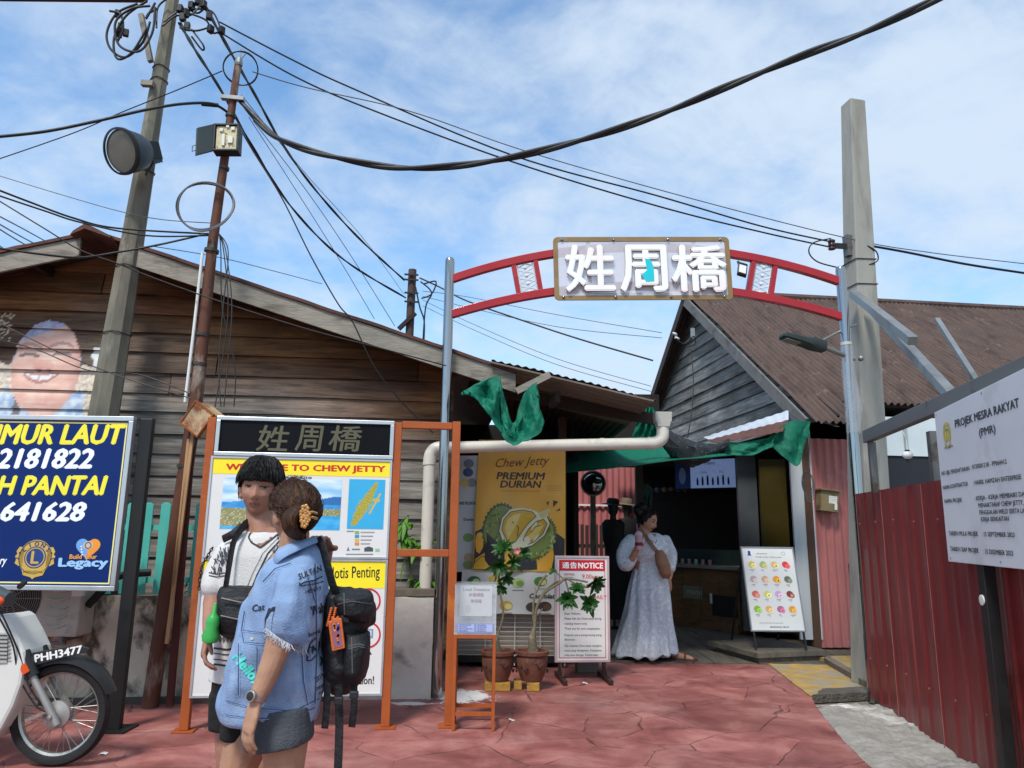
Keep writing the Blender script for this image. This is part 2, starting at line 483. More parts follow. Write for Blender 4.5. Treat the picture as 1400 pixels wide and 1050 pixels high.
# --- stamped red concrete
def stone_mat():
    m = bpy.data.materials.new('stamped_red_concrete'); m.use_nodes = True
    t = m.node_tree; b = t.nodes['Principled BSDF']; k = t.links.new
    co = nn(t, 'ShaderNodeTexCoord')
    n0 = nn(t, 'ShaderNodeTexNoise', i_Scale=1.6, i_Detail=3.0)
    k(co.outputs['Object'], n0.inputs['Vector'])
    add = nn(t, 'ShaderNodeMix', data_type='VECTOR'); add.inputs[0].default_value = 0.16
    mp = nn(t, 'ShaderNodeMapping'); mp.inputs['Rotation'].default_value = (0, 0, 0.35); mp.inputs['Scale'].default_value = (1.0, 1.35, 1)
    k(co.outputs['Object'], add.inputs[4]); k(n0.outputs['Color'], add.inputs[5]); k(add.outputs[1], mp.inputs[0])
    vo = nn(t, 'ShaderNodeTexVoronoi', feature='DISTANCE_TO_EDGE', i_Scale=1.85, i_Randomness=1.0)
    vc = nn(t, 'ShaderNodeTexVoronoi', feature='F1', i_Scale=1.85, i_Randomness=1.0)
    k(mp.outputs[0], vo.inputs['Vector']); k(mp.outputs[0], vc.inputs['Vector'])
    n1 = nn(t, 'ShaderNodeTexNoise', i_Scale=5.0, i_Detail=6.0)
    k(co.outputs['Object'], n1.inputs['Vector'])
    wd = nn(t, 'ShaderNodeMapRange', i_From_Min=0.42, i_From_Max=0.66, i_To_Min=0.002, i_To_Max=0.016)     # joints fade in and out
    k(n1.outputs['Fac'], wd.inputs[0])
    jd = nn(t, 'ShaderNodeMath', operation='DIVIDE'); k(vo.outputs['Distance'], jd.inputs[0]); k(wd.outputs[0], jd.inputs[1])
    j = nn(t, 'ShaderNodeMapRange', i_From_Min=0.3, i_From_Max=1.0, i_To_Min=1.0, i_To_Max=0.0); k(jd.outputs[0], j.inputs[0])
    n2 = nn(t, 'ShaderNodeTexNoise', i_Scale=2.4, i_Detail=9.0, i_Roughness=0.66, i_Distortion=0.4)
    k(co.outputs['Object'], n2.inputs['Vector'])
    cr = nn(t, 'ShaderNodeValToRGB'); e = cr.color_ramp.elements
    e[0].position = 0.30; e[0].color = (*lin('#6f3835'), 1); e[1].position = 0.72; e[1].color = (*lin('#b07870'), 1)
    e2 = cr.color_ramp.elements.new(0.5); e2.color = (*lin('#90554f'), 1)
    k(n2.outputs['Fac'], cr.inputs[0])
    sp = nn(t, 'ShaderNodeSeparateColor'); k(vc.outputs['Color'], sp.inputs[0])
    st = nn(t, 'ShaderNodeMapRange', i_To_Min=0.84, i_To_Max=1.14); k(sp.outputs[0], st.inputs[0])
    ml = nn(t, 'ShaderNodeMix', data_type='RGBA', blend_type='MULTIPLY'); ml.inputs[0].default_value = 1
    k(cr.outputs[0], ml.inputs[6]); k(st.outputs[0], ml.inputs[7])
    mj = nn(t, 'ShaderNodeMix', data_type='RGBA'); mj.inputs[7].default_value = (*lin('#40201e'), 1)
    jf = nn(t, 'ShaderNodeMath', operation='MULTIPLY'); jf.inputs[1].default_value = 0.72; k(j.outputs[0], jf.inputs[0])
    k(jf.outputs[0], mj.inputs[0]); k(ml.outputs[2], mj.inputs[6])
    # dusty pale scuffs
    n3 = nn(t, 'ShaderNodeTexNoise', i_Scale=0.9, i_Detail=10.0, i_Roughness=0.7); k(co.outputs['Object'], n3.inputs['Vector'])
    d = nn(t, 'ShaderNodeMapRange', i_From_Min=0.52, i_From_Max=0.80, i_To_Max=0.5); k(n3.outputs['Fac'], d.inputs[0])
    md = nn(t, 'ShaderNodeMix', data_type='RGBA'); md.inputs[7].default_value = (*lin('#c7a199'), 1)
    k(d.outputs[0], md.inputs[0]); k(mj.outputs[2], md.inputs[6])
    # white paint spilled near the posts
    ng = nn(t, 'ShaderNodeTexNoise', i_Scale=120.0, i_Detail=4.0, i_Roughness=0.8); k(co.outputs['Object'], ng.inputs['Vector'])
    gr = nn(t, 'ShaderNodeMapRange', i_From_Min=0.3, i_From_Max=0.7, i_To_Min=0.78, i_To_Max=1.2); k(ng.outputs['Fac'], gr.inputs[0])
    mg = nn(t, 'ShaderNodeMix', data_type='RGBA', blend_type='MULTIPLY'); mg.inputs[0].default_value = 1; k(md.outputs[2], mg.inputs[6]); k(gr.outputs[0], mg.inputs[7])
    nd = nn(t, 'ShaderNodeTexNoise', i_Scale=1.7, i_Detail=9.0, i_Roughness=0.72, i_Distortion=0.8); k(co.outputs['Object'], nd.inputs['Vector'])
    dk = nn(t, 'ShaderNodeMapRange', i_From_Min=0.55, i_From_Max=0.75, i_To_Max=0.5); k(nd.outputs['Fac'], dk.inputs[0])
    mk = nn(t, 'ShaderNodeMix', data_type='RGBA'); mk.inputs[7].default_value = (*lin('#54302c'), 1); k(dk.outputs[0], mk.inputs[0]); k(mg.outputs[2], mk.inputs[6])
    last = mk.outputs[2]
    for (sx, sy), rad, st_ in SPILLS:
        ms = nn(t, 'ShaderNodeMapping'); ms.inputs['Location'].default_value = (-sx, -sy * st_, 0); ms.inputs['Scale'].default_value = (1, st_, 1)
        k(co.outputs['Object'], ms.inputs[0])
        ln = nn(t, 'ShaderNodeVectorMath', operation='LENGTH'); k(ms.outputs[0], ln.inputs[0])
        n4 = nn(t, 'ShaderNodeTexNoise', i_Scale=9.0, i_Detail=7.0, i_Roughness=0.65); k(co.outputs['Object'], n4.inputs['Vector'])
        nm = nn(t, 'ShaderNodeMath', operation='MULTIPLY_ADD'); nm.inputs[1].default_value = rad * 2.6; nm.inputs[2].default_value = -rad * 1.3
        k(n4.outputs['Fac'], nm.inputs[0])
        sm = nn(t, 'ShaderNodeMath', operation='ADD'); k(ln.outputs['Value'], sm.inputs[0]); k(nm.outputs[0], sm.inputs[1])
        fr_ = nn(t, 'ShaderNodeMapRange', i_From_Min=rad * 0.8, i_From_Max=rad, i_To_Min=0.92, i_To_Max=0.0); k(sm.outputs[0], fr_.inputs[0])
        mw = nn(t, 'ShaderNodeMix', data_type='RGBA'); mw.inputs[7].default_value = (0.72, 0.71, 0.69, 1)
        k(fr_.outputs[0], mw.inputs[0]); k(last, mw.inputs[6]); last = mw.outputs[2]
    k(last, b.inputs['Base Color'])
    rr = nn(t, 'ShaderNodeMapRange', i_From_Min=0.3, i_From_Max=0.7, i_To_Min=0.45, i_To_Max=0.75); k(n2.outputs['Fac'], rr.inputs[0]); k(rr.outputs[0], b.inputs['Roughness'])
    h = nn(t, 'ShaderNodeMath', operation='MULTIPLY_ADD'); h.inputs[1].default_value = -1.6; k(j.outputs[0], h.inputs[0]); k(n2.outputs['Fac'], h.inputs[2])
    bp = nn(t, 'ShaderNodeBump', i_Strength=0.55, i_Distance=0.012); k(h.outputs[0], bp.inputs['Height']); k(bp.outputs[0], b.inputs['Normal'])
    return m
_s1 = G(632, 952); _s2 = G(560, 962); _s3 = G(360, 962)
SPILLS = [((_s1.x, _s1.y), 0.26, 1.0), ((_s2.x, _s2.y), 0.16, 2.6), ((_s3.x, _s3.y), 0.13, 2.2)]
edge_px = [(1048, 906), (1072, 918), (1090, 936), (1108, 951), (1130, 981), (1158, 1014), (1192, 1047)]
edge = [G(*p) for p in edge_px]
dirn = (edge[-1] - edge[-3]).normalized()
edge.append(edge[-1] + dirn * 2.2 + V((0.3, 0, 0))); edge.append(edge[-1] + V((0.1, -3.0, 0)))
fine_edge = []
for a, b in zip(edge, edge[1:]):
    n_ = max(2, int((b - a).length / 0.05))
    for i in range(n_):
        q = a.lerp(b, i / n_); fine_edge.append(V((q.x + 0.02 * fbm(q.y * 6, 1.3), q.y, 0)))
g = MB()
DECK_Y = G(900, 907).y
pts = [V((-12, edge[-1].y, 0)), V((-12, DECK_Y + .03, 0)), V((1.0, DECK_Y + .03, 0))] + fine_edge + [edge[-1]]
g.prism([(p.x, p.y) for p in pts], WORLD, -0.028, 0.0)
struct(g.build('pavement', stone_mat(), base=(0, 0, 0)))

# rough grey concrete strip between the pavement and the red wall
RWF = panel(G(1190, 957), G(1322, 1047))            # red wall line, far end -> towards the camera
def strip(u, v):
    y = 6.35 - v * 5.4
    xl = 0
    for a, b in zip(edge, edge[1:]):
        if (a.y >= y >= b.y) or b is edge[-1]:
            xl = a.x + (b.x - a.x) * (a.y - y) / max(1e-6, a.y - b.y); break
    xr = RWF.o.x + RWF.ex.x / RWF.ex.y * (y - RWF.o.y) + 0.25
    x = xl - 0.02 + (xr - xl) * u
    e = cl(u / 0.10) * 0.7 + 0.3
    return V((x, y, -0.004 + e * (0.022 + 0.022 * fbm(x * 5, y * 5) + 0.012 * fbm(x * 19, y * 19) + 0.03 * cl((u - 0.6) * 2))))
g = MB(); g.grid(strip, 60, 300)
struct(g.build('concrete_strip', M('rough_cement', '#8f8b84', 0.92, 0.28, 5, bump=0.8, bscale=22, dirt=[('#55504a', 3.0, 0.56, 0.75), ('#c9c6c0', 1.8, 0.58, 0.7)]), smooth=50, base=(0, 0, 0)))
def slab_from_px(name, pxs, z0, z1, mat, jit=0.012, label=None):
    base = [G(x, y, z1) for x, y in pxs]; pts = []
    for a, b in zip(base, base[1:] + base[:1]):
        n_ = max(1, int((b - a).length / 0.06))
        for i in range(n_):
            q = a.lerp(b, i / n_); pts.append((q.x + jit * fbm(q.x * 9, q.y * 9), q.y + jit * fbm(q.y * 9, q.x * 9, 3)))
    m_ = MB(); m_.prism(pts, WORLD, z0, z1)
    return struct(m_.build(name, mat, base=(base[0].x, base[0].y, 0)))
YEL = M('worn_yellow_paint', '#a78748', 0.85, 0.3, 6, bump=0.5, dirt=[('#8d8676', 4.0, 0.46, 0.60), ('#5d5546', 9.0, 0.62, 0.75)])
slab_from_px('yellow_apron', [(1050, 907), (1108, 951), (1192, 938), (1150, 912), (1116, 899)], -0.025, 0.012, YEL)
slab_from_px('yellow_kerb', [(1118, 897), (1155, 911), (1205, 938), (1215, 915), (1180, 896)], -0.025, 0.05, YEL)
slab_from_px('timber_edging', [(1126, 899), (1190, 936), (1196, 932), (1132, 896)], 0.014, 0.065, M('grey_timber', '#6c6257', 0.85, 0.35, 7, bump=0.4))
slab_from_px('broken_edge', [(1112, 950), (1195, 946), (1195, 938), (1122, 941)], -0.02, 0.045, M('dark_rubble', '#57524c', 0.9, 0.4, 12, bump=0.9), 0.03)

# --- timber deck of the jetty
DECK = M('deck_boards', '#5c554b', 0.8, 0.35, 3.0, stretch=(6, 0.6, 1), bump=0.35, dirt=('#35302a', 1.2, 0.52, 0.7, (6, .7, 1)))
g = MB(); rn = random.Random(3)
x = -0.6
while x < 6.0:
    wd = rn.uniform(0.19, 0.23)
    y = DECK_Y + rn.uniform(-0.02, 0.02)
    while y < 16:
        ln = rn.uniform(2.0, 3.4)
        g.box(WORLD, x, x + wd - 0.008, y, y + ln - 0.01, -0.05, 0.012 + rn.uniform(0, 0.008)); y += ln
    x += wd
struct(g.build('timber_walkway', DECK, base=(0, DECK_Y, 0)))
pl = [G(1018, 876, 0.12), G(1040, 893, 0.12), G(1135, 889, 0.12), G(1110, 866, 0.12)]
fr = Frame((pl[1].x, pl[1].y, 0), pl[2] - pl[1], None); fr = Frame((pl[1].x, pl[1].y, 0), (pl[2].x - pl[1].x, pl[2].y - pl[1].y, 0), (-(pl[2].y - pl[1].y), pl[2].x - pl[1].x, 0), (0, 0, 1))
g = MB()
for i in range(6): g.box(fr, -0.05, 0.86, i * 0.16, i * 0.16 + 0.15, 0.07, 0.12)
g.box(fr, 0.0, 0.8, 0.03, 0.85, 0.013, 0.068)
PLATFORM = tag(g.build('platform', DECK, base=fr(0.4, 0.4)), 'low weathered timber platform under the fruit menu board', 'platform')

# ================================================================== LEFT TIMBER HOUSE
HW = Frame((-7.5, 7.0 + 0.10 * (-7.5 + 0.64), 0), (1, 0.10, 0), (0, 0, 1), (0.10, -1, 0))
OVH = 0.42
apex = HW.hit(132, 316, OVH); rt = HW.hit(607, 474, OVH); lt = HW.hit(0, 343, OVH)
slR = (rt[1] - apex[1]) / (rt[0] - apex[0]); slL = (apex[1] - lt[1]) / (apex[0] - lt[0])
roof_y = lambda x: apex[1] + (slR * (x - apex[0]) if x > apex[0] else -slL * (apex[0] - x))
xe = HW.hit(607, 640)[0]                                   # right end of the board wall
rx1 = HW.hit(705, 498, OVH)[0]
CLAP = bpy.data.materials.new('weathered_clapboard'); CLAP.use_nodes = True
def _clap(m, grain=1.0):
    t = m.node_tree; b = t.nodes['Principled BSDF']; k = t.links.new
    co = nn(t, 'ShaderNodeTexCoord'); mp = nn(t, 'ShaderNodeMapping'); mp.inputs['Scale'].default_value = (0.5, 0.5, 7)
    k(co.outputs['Object'], mp.inputs[0])
    n1 = nn(t, 'ShaderNodeTexNoise', i_Scale=4.0, i_Detail=10.0, i_Roughness=0.7, i_Distortion=0.6); k(mp.outputs[0], n1.inputs['Vector'])
    n2 = nn(t, 'ShaderNodeTexNoise', i_Scale=1.3, i_Detail=5.0); mp2 = nn(t, 'ShaderNodeMapping'); mp2.inputs['Scale'].default_value = (1.0, 1.0, 2.2)
    k(co.outputs['Object'], mp2.inputs[0]); k(mp2.outputs[0], n2.inputs['Vector'])
    r1 = nn(t, 'ShaderNodeMapRange', i_From_Min=0.3, i_From_Max=0.72, i_To_Min=0.26, i_To_Max=1.4); k(n1.outputs['Fac'], r1.inputs[0])
    r2 = nn(t, 'ShaderNodeMapRange', i_From_Min=0.3, i_From_Max=0.7, i_To_Min=0.6, i_To_Max=1.3); k(n2.outputs['Fac'], r2.inputs[0])
    mu = nn(t, 'ShaderNodeMath', operation='MULTIPLY'); k(r1.outputs[0], mu.inputs[0]); k(r2.outputs[0], mu.inputs[1])
    at = nn(t, 'ShaderNodeAttribute', attribute_name='Col')
    wd = nn(t, 'ShaderNodeMix', data_type='RGBA', blend_type='MULTIPLY'); wd.inputs[0].default_value = 1
    k(at.outputs['Color'], wd.inputs[6]); k(mu.outputs[0], wd.inputs[7])
    # painted mural where alpha < 1 (worn through by the grain)
    r3 = nn(t, 'ShaderNodeMapRange', i_From_Min=0.2, i_From_Max=0.6, i_To_Min=0.85, i_To_Max=1.06); k(n1.outputs['Fac'], r3.inputs[0])
    pm = nn(t, 'ShaderNodeMix', data_type='RGBA', blend_type='MULTIPLY'); pm.inputs[0].default_value = 1
    k(at.outputs['Color'], pm.inputs[6]); k(r3.outputs[0], pm.inputs[7])
    mx_ = nn(t, 'ShaderNodeMix', data_type='RGBA'); k(at.outputs['Alpha'], mx_.inputs[0]); k(pm.outputs[2], mx_.inputs[6]); k(wd.outputs[2], mx_.inputs[7])
    k(mx_.outputs[2], b.inputs['Base Color'])
    b.inputs['Roughness'].default_value = 0.82; b.inputs['Specular IOR Level'].default_value = 0.25
    bp = nn(t, 'ShaderNodeBump', i_Strength=0.35, i_Distance=0.01); k(n1.outputs['Fac'], bp.inputs['Height']); k(bp.outputs[0], b.inputs['Normal'])
_clap(CLAP)

mur0 = HW.hit(0, 500); mur1 = HW.hit(135, 500); mur2 = HW.hit(60, 435); mur3 = HW.hit(60, 570)
def to_px(x, y):
    return (x - mur0[0]) / (mur1[0] - mur0[0]) * 135 + (500 - 435) * 0, 435 + (mur2[1] - y) / (mur2[1] - mur3[1]) * 135
def mural(x, y):
    """paint colour (r,g,b) at this wall spot, or None for bare wood"""
    px, py = to_px(x, y)
    if px < -30 or px > 175 or py < 430 or py > 600: return None
    f = fbm(px * 0.09, py * 0.09); f2 = fbm(px * 0.03 + 7, py * 0.05); fh = fbm(px * 0.3, py * 0.25, 4)
    ex, ey = (px - 65) / 47, (py - 505) / 66
    if (ex * ex + ey * ey) < 1 + 0.05 * f and py < 572:
        # inside the head
        hx, hy = (px - 62) / 43, (py - 520) / 58
        hairline = 455 + 9 * math.sin(px * 0.05) + 0.005 * (px - 62) ** 2 + 3 * f
        if py < hairline - 2 or abs(ex) > 0.93 and py < 495: return lerp(lin('#6e7099'), lin('#a4aecb'), cl(0.5 + f))
        c = lerp(lin('#c98f7c'), lin('#e2b9a4'), cl(0.5 + 0.6 * f2 + 0.4 * f))
        c = lerp(c, lin('#a8695c'), cl(((px - 60) / 44) ** 4 * 0.5 + cl((py - 532) / 60) * 0.4))
        for cx, cy in ((40, 486), (84, 483)):
            if abs(px - cx) < 13 and abs(py - (cy + 0.02 * (px - cx) ** 2)) < 2.4: return lin('#5b3a38')
            if abs(px - cx) < 16 and abs(py - (cy - 13 + 0.02 * (px - cx) ** 2)) < 2.5: return lin('#8f6a64')
        if ((px - 62) / 14) ** 2 + ((py - 503) / 9) ** 2 < 1: c = lerp(c, lin('#c98273'), 0.6)
        for cx in (55, 69):
            if ((px - cx) / 3) ** 2 + ((py - 508) / 2) ** 2 < 1: return lin('#7a4a42')
        sm = 520 - 0.012 * (px - 58) ** 2
        if ((px - 58) / 24) ** 2 + ((py - 519 + .012 * (px - 58) ** 2) / 7) ** 2 < 1:
            if ((px - 58) / 20) ** 2 + ((py - 518 + .012 * (px - 58) ** 2) / 3.6) ** 2 < 1: return lin('#e8e4e0') if abs(((px + 400) % 6) - 3) < 2.6 else lin('#a69a98')
            return lin('#a0564f')
        return c
    if py > 536 + 10 * f and -12 < px < 122:
        if abs(px - 32) < 5 + (py - 536) * 0.06 - 1 + 3 * f: return lin('#2b3038')
        return lerp(lin('#6f93bb'), lin('#c3d3df'), cl(0.5 + f))
    if px > 108 and 475 < py < 500 and abs(px - 138) < 12 + 6 * f: return lin('#c9cfcd')
    if py > 497 + 10 * f2 and px < 150 + 10 * f:
        return lerp(lin('#8f7f6a'), lin('#dccdb9'), cl(0.6 + 0.9 * fh))
    if px < 12 and 425 < py < 470 and fh > 0.15: return lin('#b6a98f')
    return None

def clapboards(mb, fr, x0, x1, z0, top, h, tone, seed=1, paint=None, step=0.25, off=0.0):
    """overlapping boards from z0 up to the sloping line top(x)"""
    rn = random.Random(seed); z = z0
    zmax = max(top(x0 + (x1 - x0) * i / 60) for i in range(61))
    row = 0
    while z < zmax:
        hh = h * rn.uniform(0.9, 1.1)
        xs = [x0]
        cut = sorted(rn.uniform(x0, x1) for _ in range(rn.choice((0, 1, 1, 2))))
        bounds = [x0] + cut + [x1]
        for a, b in zip(bounds, bounds[1:]):
            tn = rn.uniform(0.62, 1.2); wob = rn.uniform(0, 50); lift = rn.uniform(0.022, 0.045); cup = rn.uniform(0.0, 0.012)
            pm = paint and any(paint(a + (b - a) * i / 40, z + hh * j / 4) for i in range(41) for j in range(5))
            st = 0.016 if pm else step
            n_ = max(1, int((b - a) / st)); m_ = 14 if pm else 3
            cols = []
            for i in range(n_ + 1):
                x = a + 0.004 + (b - a - 0.008) * i / n_
                t_ = top(x); col = []
                zb = min(z + 0.010 * nz(x * 0.9, wob), t_); zt = min(z + hh + 0.012, t_)
                for j in range(m_ + 1):
                    zz_ = zb + (zt - zb) * j / m_
                    c = tone(x, zz_, tn); al = 1.0
                    if pm:
                        pc = paint(x, zz_)
                        if pc: c = lerp(tuple(min(.85, q * 1.25 + .02) for q in pc), lin('#d6c8c4'), .25); al = 0.10
                    d = lift * (1 - j / m_) + cup * math.sin(math.pi * j / m_) + 0.004 * nz(x * 0.7, wob + 9)
                    col.append(mb.vert(fr(x, zz_, off + d + 0.002), (*c, al)))
                col.append(mb.vert(fr(x, zb, off - 0.01), (*tone(x, zb, tn), 1.0)))
                cols.append(col)
            for i in range(n_):
                for j in range(m_):
                    if mb.v[cols[i][j]][2] >= mb.v[cols[i][j + 1]][2] - 1e-4 and mb.v[cols[i + 1][j]][2] >= mb.v[cols[i + 1][j + 1]][2] - 1e-4: continue
                    mb.face((cols[i][j], cols[i + 1][j], cols[i + 1][j + 1], cols[i][j + 1]))
                mb.face((cols[i][-1], cols[i + 1][-1], cols[i + 1][0], cols[i][0]))
        z += hh; row += 1
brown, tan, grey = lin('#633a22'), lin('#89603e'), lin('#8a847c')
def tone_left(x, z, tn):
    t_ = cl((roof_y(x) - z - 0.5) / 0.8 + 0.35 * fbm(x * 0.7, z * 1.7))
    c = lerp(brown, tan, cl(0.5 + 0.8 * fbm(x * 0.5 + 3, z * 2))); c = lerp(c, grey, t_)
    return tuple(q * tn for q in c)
house = thing('timber_house', 'old timber house with weathered clapboard gable and mural of a smiling child', 'house', HW(4, 0, -2))
wl = MB()
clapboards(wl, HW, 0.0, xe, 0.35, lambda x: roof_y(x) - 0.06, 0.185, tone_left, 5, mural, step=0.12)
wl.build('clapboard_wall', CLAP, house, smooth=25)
b = MB()
b.cur = (*[q * 0.35 for q in brown], 1)
poly = [(0.0, 0.0), (xe, 0.0), (xe, roof_y(xe) - 0.07), (apex[0], apex[1] - 0.07), (0.0, roof_y(0) - 0.07)]
b.prism(poly, HW, -0.14, -0.012)
b.box(HW, xe - 0.13, xe - 0.002, 0, 2.6, -6, -0.142)
b.build('wall_core', CLAP, house)
cb = MB(); cb.cur = (*lin('#5c4330'), 1)
cb.box(HW, xe - 0.03, xe + 0.07, 0.3, roof_y(xe) - 0.08, -0.1, 0.055); cb.build('corner_board', CLAP, house)
RUST_EDGE = M('rusty_roof_sheet', '#5a3a30', 0.8, 0.35, 5, bump=0.3, dirt=('#33231f', 2.0, 0.5, 0.7))
for nm, xa, xb in (('roof_slope', -0.6, apex[0]), ('roof_slope', apex[0], rx1)):
    rf = MB()
    n_ = 40
    for (o0, o1, dz, th) in ((OVH + 0.03, -6.2, 0.0, 0.03),):
        for i in range(n_):
            x_0, x_1 = xa + (xb - xa) * i / n_, xa + (xb - xa) * (i + 1) / n_
            j0, j1 = 0.012 * fbm(x_0 * 2, 3), 0.012 * fbm(x_1 * 2, 3)
            p = [HW(x_0, roof_y(x_0) + j0, o0), HW(x_1, roof_y(x_1) + j1, o0), HW(x_1, roof_y(x_1) + j1, o1), HW(x_0, roof_y(x_0) + j0, o1)]
            q = [v_ - V((0, 0, th)) for v_ in p]
            rf.poly(p); rf.poly(q[::-1]); rf.poly([q[0], q[1], p[1], p[0]])
    rf.build(nm, RUST_EDGE, house)
FASC = M('grey_fascia', '#8f887c', 0.85, 0.3, 4, stretch=(1, 1, 5), bump=0.3, dirt=('#4d463d', 2.4, 0.5, 0.72, (1, 1, 4)))
for xa, xb in ((-0.6, apex[0] - 0.12), (apex[0] + 0.22, rx1)):
    fb = MB(); n_ = 24
    for i in range(n_):
        x_0, x_1 = xa + (xb - xa) * i / n_, xa + (xb - xa) * (i + 1) / n_
        hh = 0.17
        fb.prism([(x_0, roof_y(x_0) - 0.035 - hh), (x_1, roof_y(x_1) - 0.035 - hh), (x_1, roof_y(x_1) - 0.035), (x_0, roof_y(x_0) - 0.035)], HW, OVH - 0.02, OVH + 0.01)
    fb.build('fascia_board', FASC, house)
for i in range(9):
    x_ = 0.3 + i * 0.95
    if abs(x_ - apex[0]) < 0.1: continue
    rf = MB(); rf.box(HW, x_, x_ + 0.05, roof_y(x_) - 0.16, roof_y(x_) - 0.06, 0.0, OVH - 0.03)
    rf.build('purlin', M('dark_timber', '#2e211a', 0.85, 0.3, 6), house)
rc = MB()
a_ = HW.hit(97, 322, OVH + 0.1); b_ = HW.hit(118, 306, OVH + 0.1); c_ = HW.hit(152, 326, OVH + 0.1)
rc.prism([a_, (a_[0] + 0.02, a_[1] + 0.04), b_, (c_[0], c_[1] + 0.02), c_, (b_[0], b_[1] - 0.05)], HW, OVH - 1.2, OVH + 0.12)
rc.build('ridge_cap', RUST_EDGE, house)

# --- lean-to roof over the side passage
LT = [P(672, 492, 6.6), P(898, 546, 6.6)]
LTF = Frame(LT[0], LT[1] - LT[0], (0, 1, 0.0), None)
leanto = thing('lean_to', 'open lean-to of rusty sheets beside the timber house with dark timbers below', 'lean-to', (0.6, 7.6, 0))
def corrug(mb, fr, w_, l, pitch, amp, rows=1, nper=8, th=0.0, jit=0.0, shape='sin', cut=None):
    nu = int(w_ / pitch * nper)
    def f(u, v):
        x = w_ * u; ph = x / pitch * 2 * math.pi
        if shape == 'sin': h = amp * math.sin(ph)
        else:
            q = (x / pitch) % 1.0; h = amp * (cl(q * 8) if q < 0.2 else (cl((0.38 - q) * 8) if q < 0.4 else 0.0)) * 2 - amp
        y = l * v
        if cut: y = cut(x, y)
        row_step = 0.006 * (int(v * rows * 0.9999)) if rows > 1 else 0
        return fr(x, y, h + row_step + (jit * fbm(x * 0.8, y * 0.9) if jit else 0))
    mb.grid(f, nu, max(rows * 2, 2))
    return mb
m_ = MB(); corrug(m_, LTF, (LT[1] - LT[0]).length, 3.7, 0.076, 0.007, 2, 6, jit=0.015)
m_.build('roof_sheet', RUST_EDGE, leanto, smooth=60, solid=0.004)
m_ = MB(); rn = random.Random(4)
for i in range(9):
    a = LTF(0.0, 0.03 + i * 0.17, -0.03); bq = LTF((LT[1] - LT[0]).length - 0.03, 0.03 + i * 0.17, -0.03)
    m_.bar(a, bq, 0.15, 0.014, LTF.ez)
m_.build('soffit_boards', M('grey_soffit', '#6f675e', 0.85, 0.3, 5, stretch=(1, 6, 1)), leanto)
TIM = M('dark_timber', '#2e211a', 0.85, 0.3, 6)
for a, bq in ((P(769, 545, 8.3), P(769, 700, 8.3)), (P(1, 1, 9), None)):
    if bq is None: break
    m_ = MB(); m_.bar(V((a.x, a.y, 0)), V((a.x, a.y, 2.62)), 0.085, 0.085, (0, 1, 0)); m_.build('post', M('brown_timber', '#4b3426', 0.8, 0.3, 6), leanto)
m_ = MB(); m_.bar(P(640, 528, 7.3), P(905, 575, 7.3), 0.06, 0.11); m_.build('beam', TIM, leanto)
m_ = MB(); m_.bar(P(640, 552, 7.3), P(715, 522, 7.3), 0.05, 0.07); m_.build('brace', TIM, leanto)
m_ = MB(); m_.bar(P(706, 535, 6.5), P(752, 512, 6.5), 0.03, 0.06); m_.build('bracket', FASC, leanto)
m_ = MB(); m_.box(WORLD, -0.72, 0.82, 10.2, 10.28, 0, 2.8); m_.build('back_wall', M('black_boards', '#1d1916', 0.9, 0.3, 4), leanto)
qa_, qb_ = P(776, 622, 10.25), P(900, 545, 10.25)
m_ = MB(); m_.box(WORLD, .83, qb_.x, 10.2, 10.28, qa_.z, qb_.z + .05); m_.build('gap_shade_board', M('black_boards', '#1d1916', 0.9, 0.3, 4), leanto)  # dark board added so the gap under the roof stays dark
m_ = MB(); m_.box(WORLD, 0.76, 0.82, 9.0, 10.2, 0, 2.7); m_.build('side_board', M('black_boards', '#1d1916', 0.9, 0.3, 4), leanto)

# ================================================================== RIGHT GABLED HOUSE
U_ = V((0.993, 0.118, 0)).normalized(); W_ = V((-0.118, 0.993, 0)).normalized()
EV = P(1112, 577, 8.7)                                   # front corner of the eave
lo, hi = 1.0, 9.0
for _ in range(40):
    mid = (lo + hi) / 2
    if proj(V((EV.x, EV.y, 4.5)) + W_ * mid)[0] > 937: lo = mid
    else: hi = mid
SPAN = lo; pk0 = EV + W_ * SPAN; PK = P(937, 400, pk0.y); RISE = PK.z - EV.z
ghouse = thing('gabled_house', 'grey clapboard gable house with long brown corrugated roof behind the arch', 'house', (EV.x + 3, EV.y + SPAN, 0))
ROOFM = M('weathered_asbestos_roof', '#54443d', 0.88, 0.3, 3.0, stretch=(1, 1, 1), bump=0.35, bscale=30,
          dirt=[('#3a2c28', 2.2, 0.5, 0.7, (3, .6, .6)), ('#7a6459', 5.0, 0.6, 0.75), ('#2b2220', 14.0, 0.62, 0.72)])
slope = (PK - EV); slope_v = (W_ * SPAN + V((0, 0, RISE)))
RFR = Frame(PK - U_ * 0.0, U_, -slope_v, U_.cross(-slope_v.normalized()))
if RFR.ez.z < 0: RFR.ez = -RFR.ez
SL = slope_v.length
def cutf(x, y):
    if y > SL * 0.5:
        k_ = 1.0 if x < 0.62 else 0.885
        return SL * 0.5 + (y - SL * 0.5) * (k_ - 0.5) / 0.5
    return y
m_ = MB(); corrug(m_, RFR, 13.0, SL, 0.092, 0.021, 3, 7, jit=0.03, cut=cutf)
m_.build('roof_slope', ROOFM, ghouse, smooth=70, solid=0.008)
slope_b = (W_ * SPAN + V((0, 0, -RISE)))
RFB = Frame(PK, U_, slope_b, U_.cross(slope_b.normalized()))
if RFB.ez.z < 0: RFB.ez = -RFB.ez
m_ = MB(); corrug(m_, RFB, 13.0, SL, 0.092, 0.018, 2, 4)
m_.build('roof_slope', ROOFM, ghouse, smooth=70, solid=0.008)
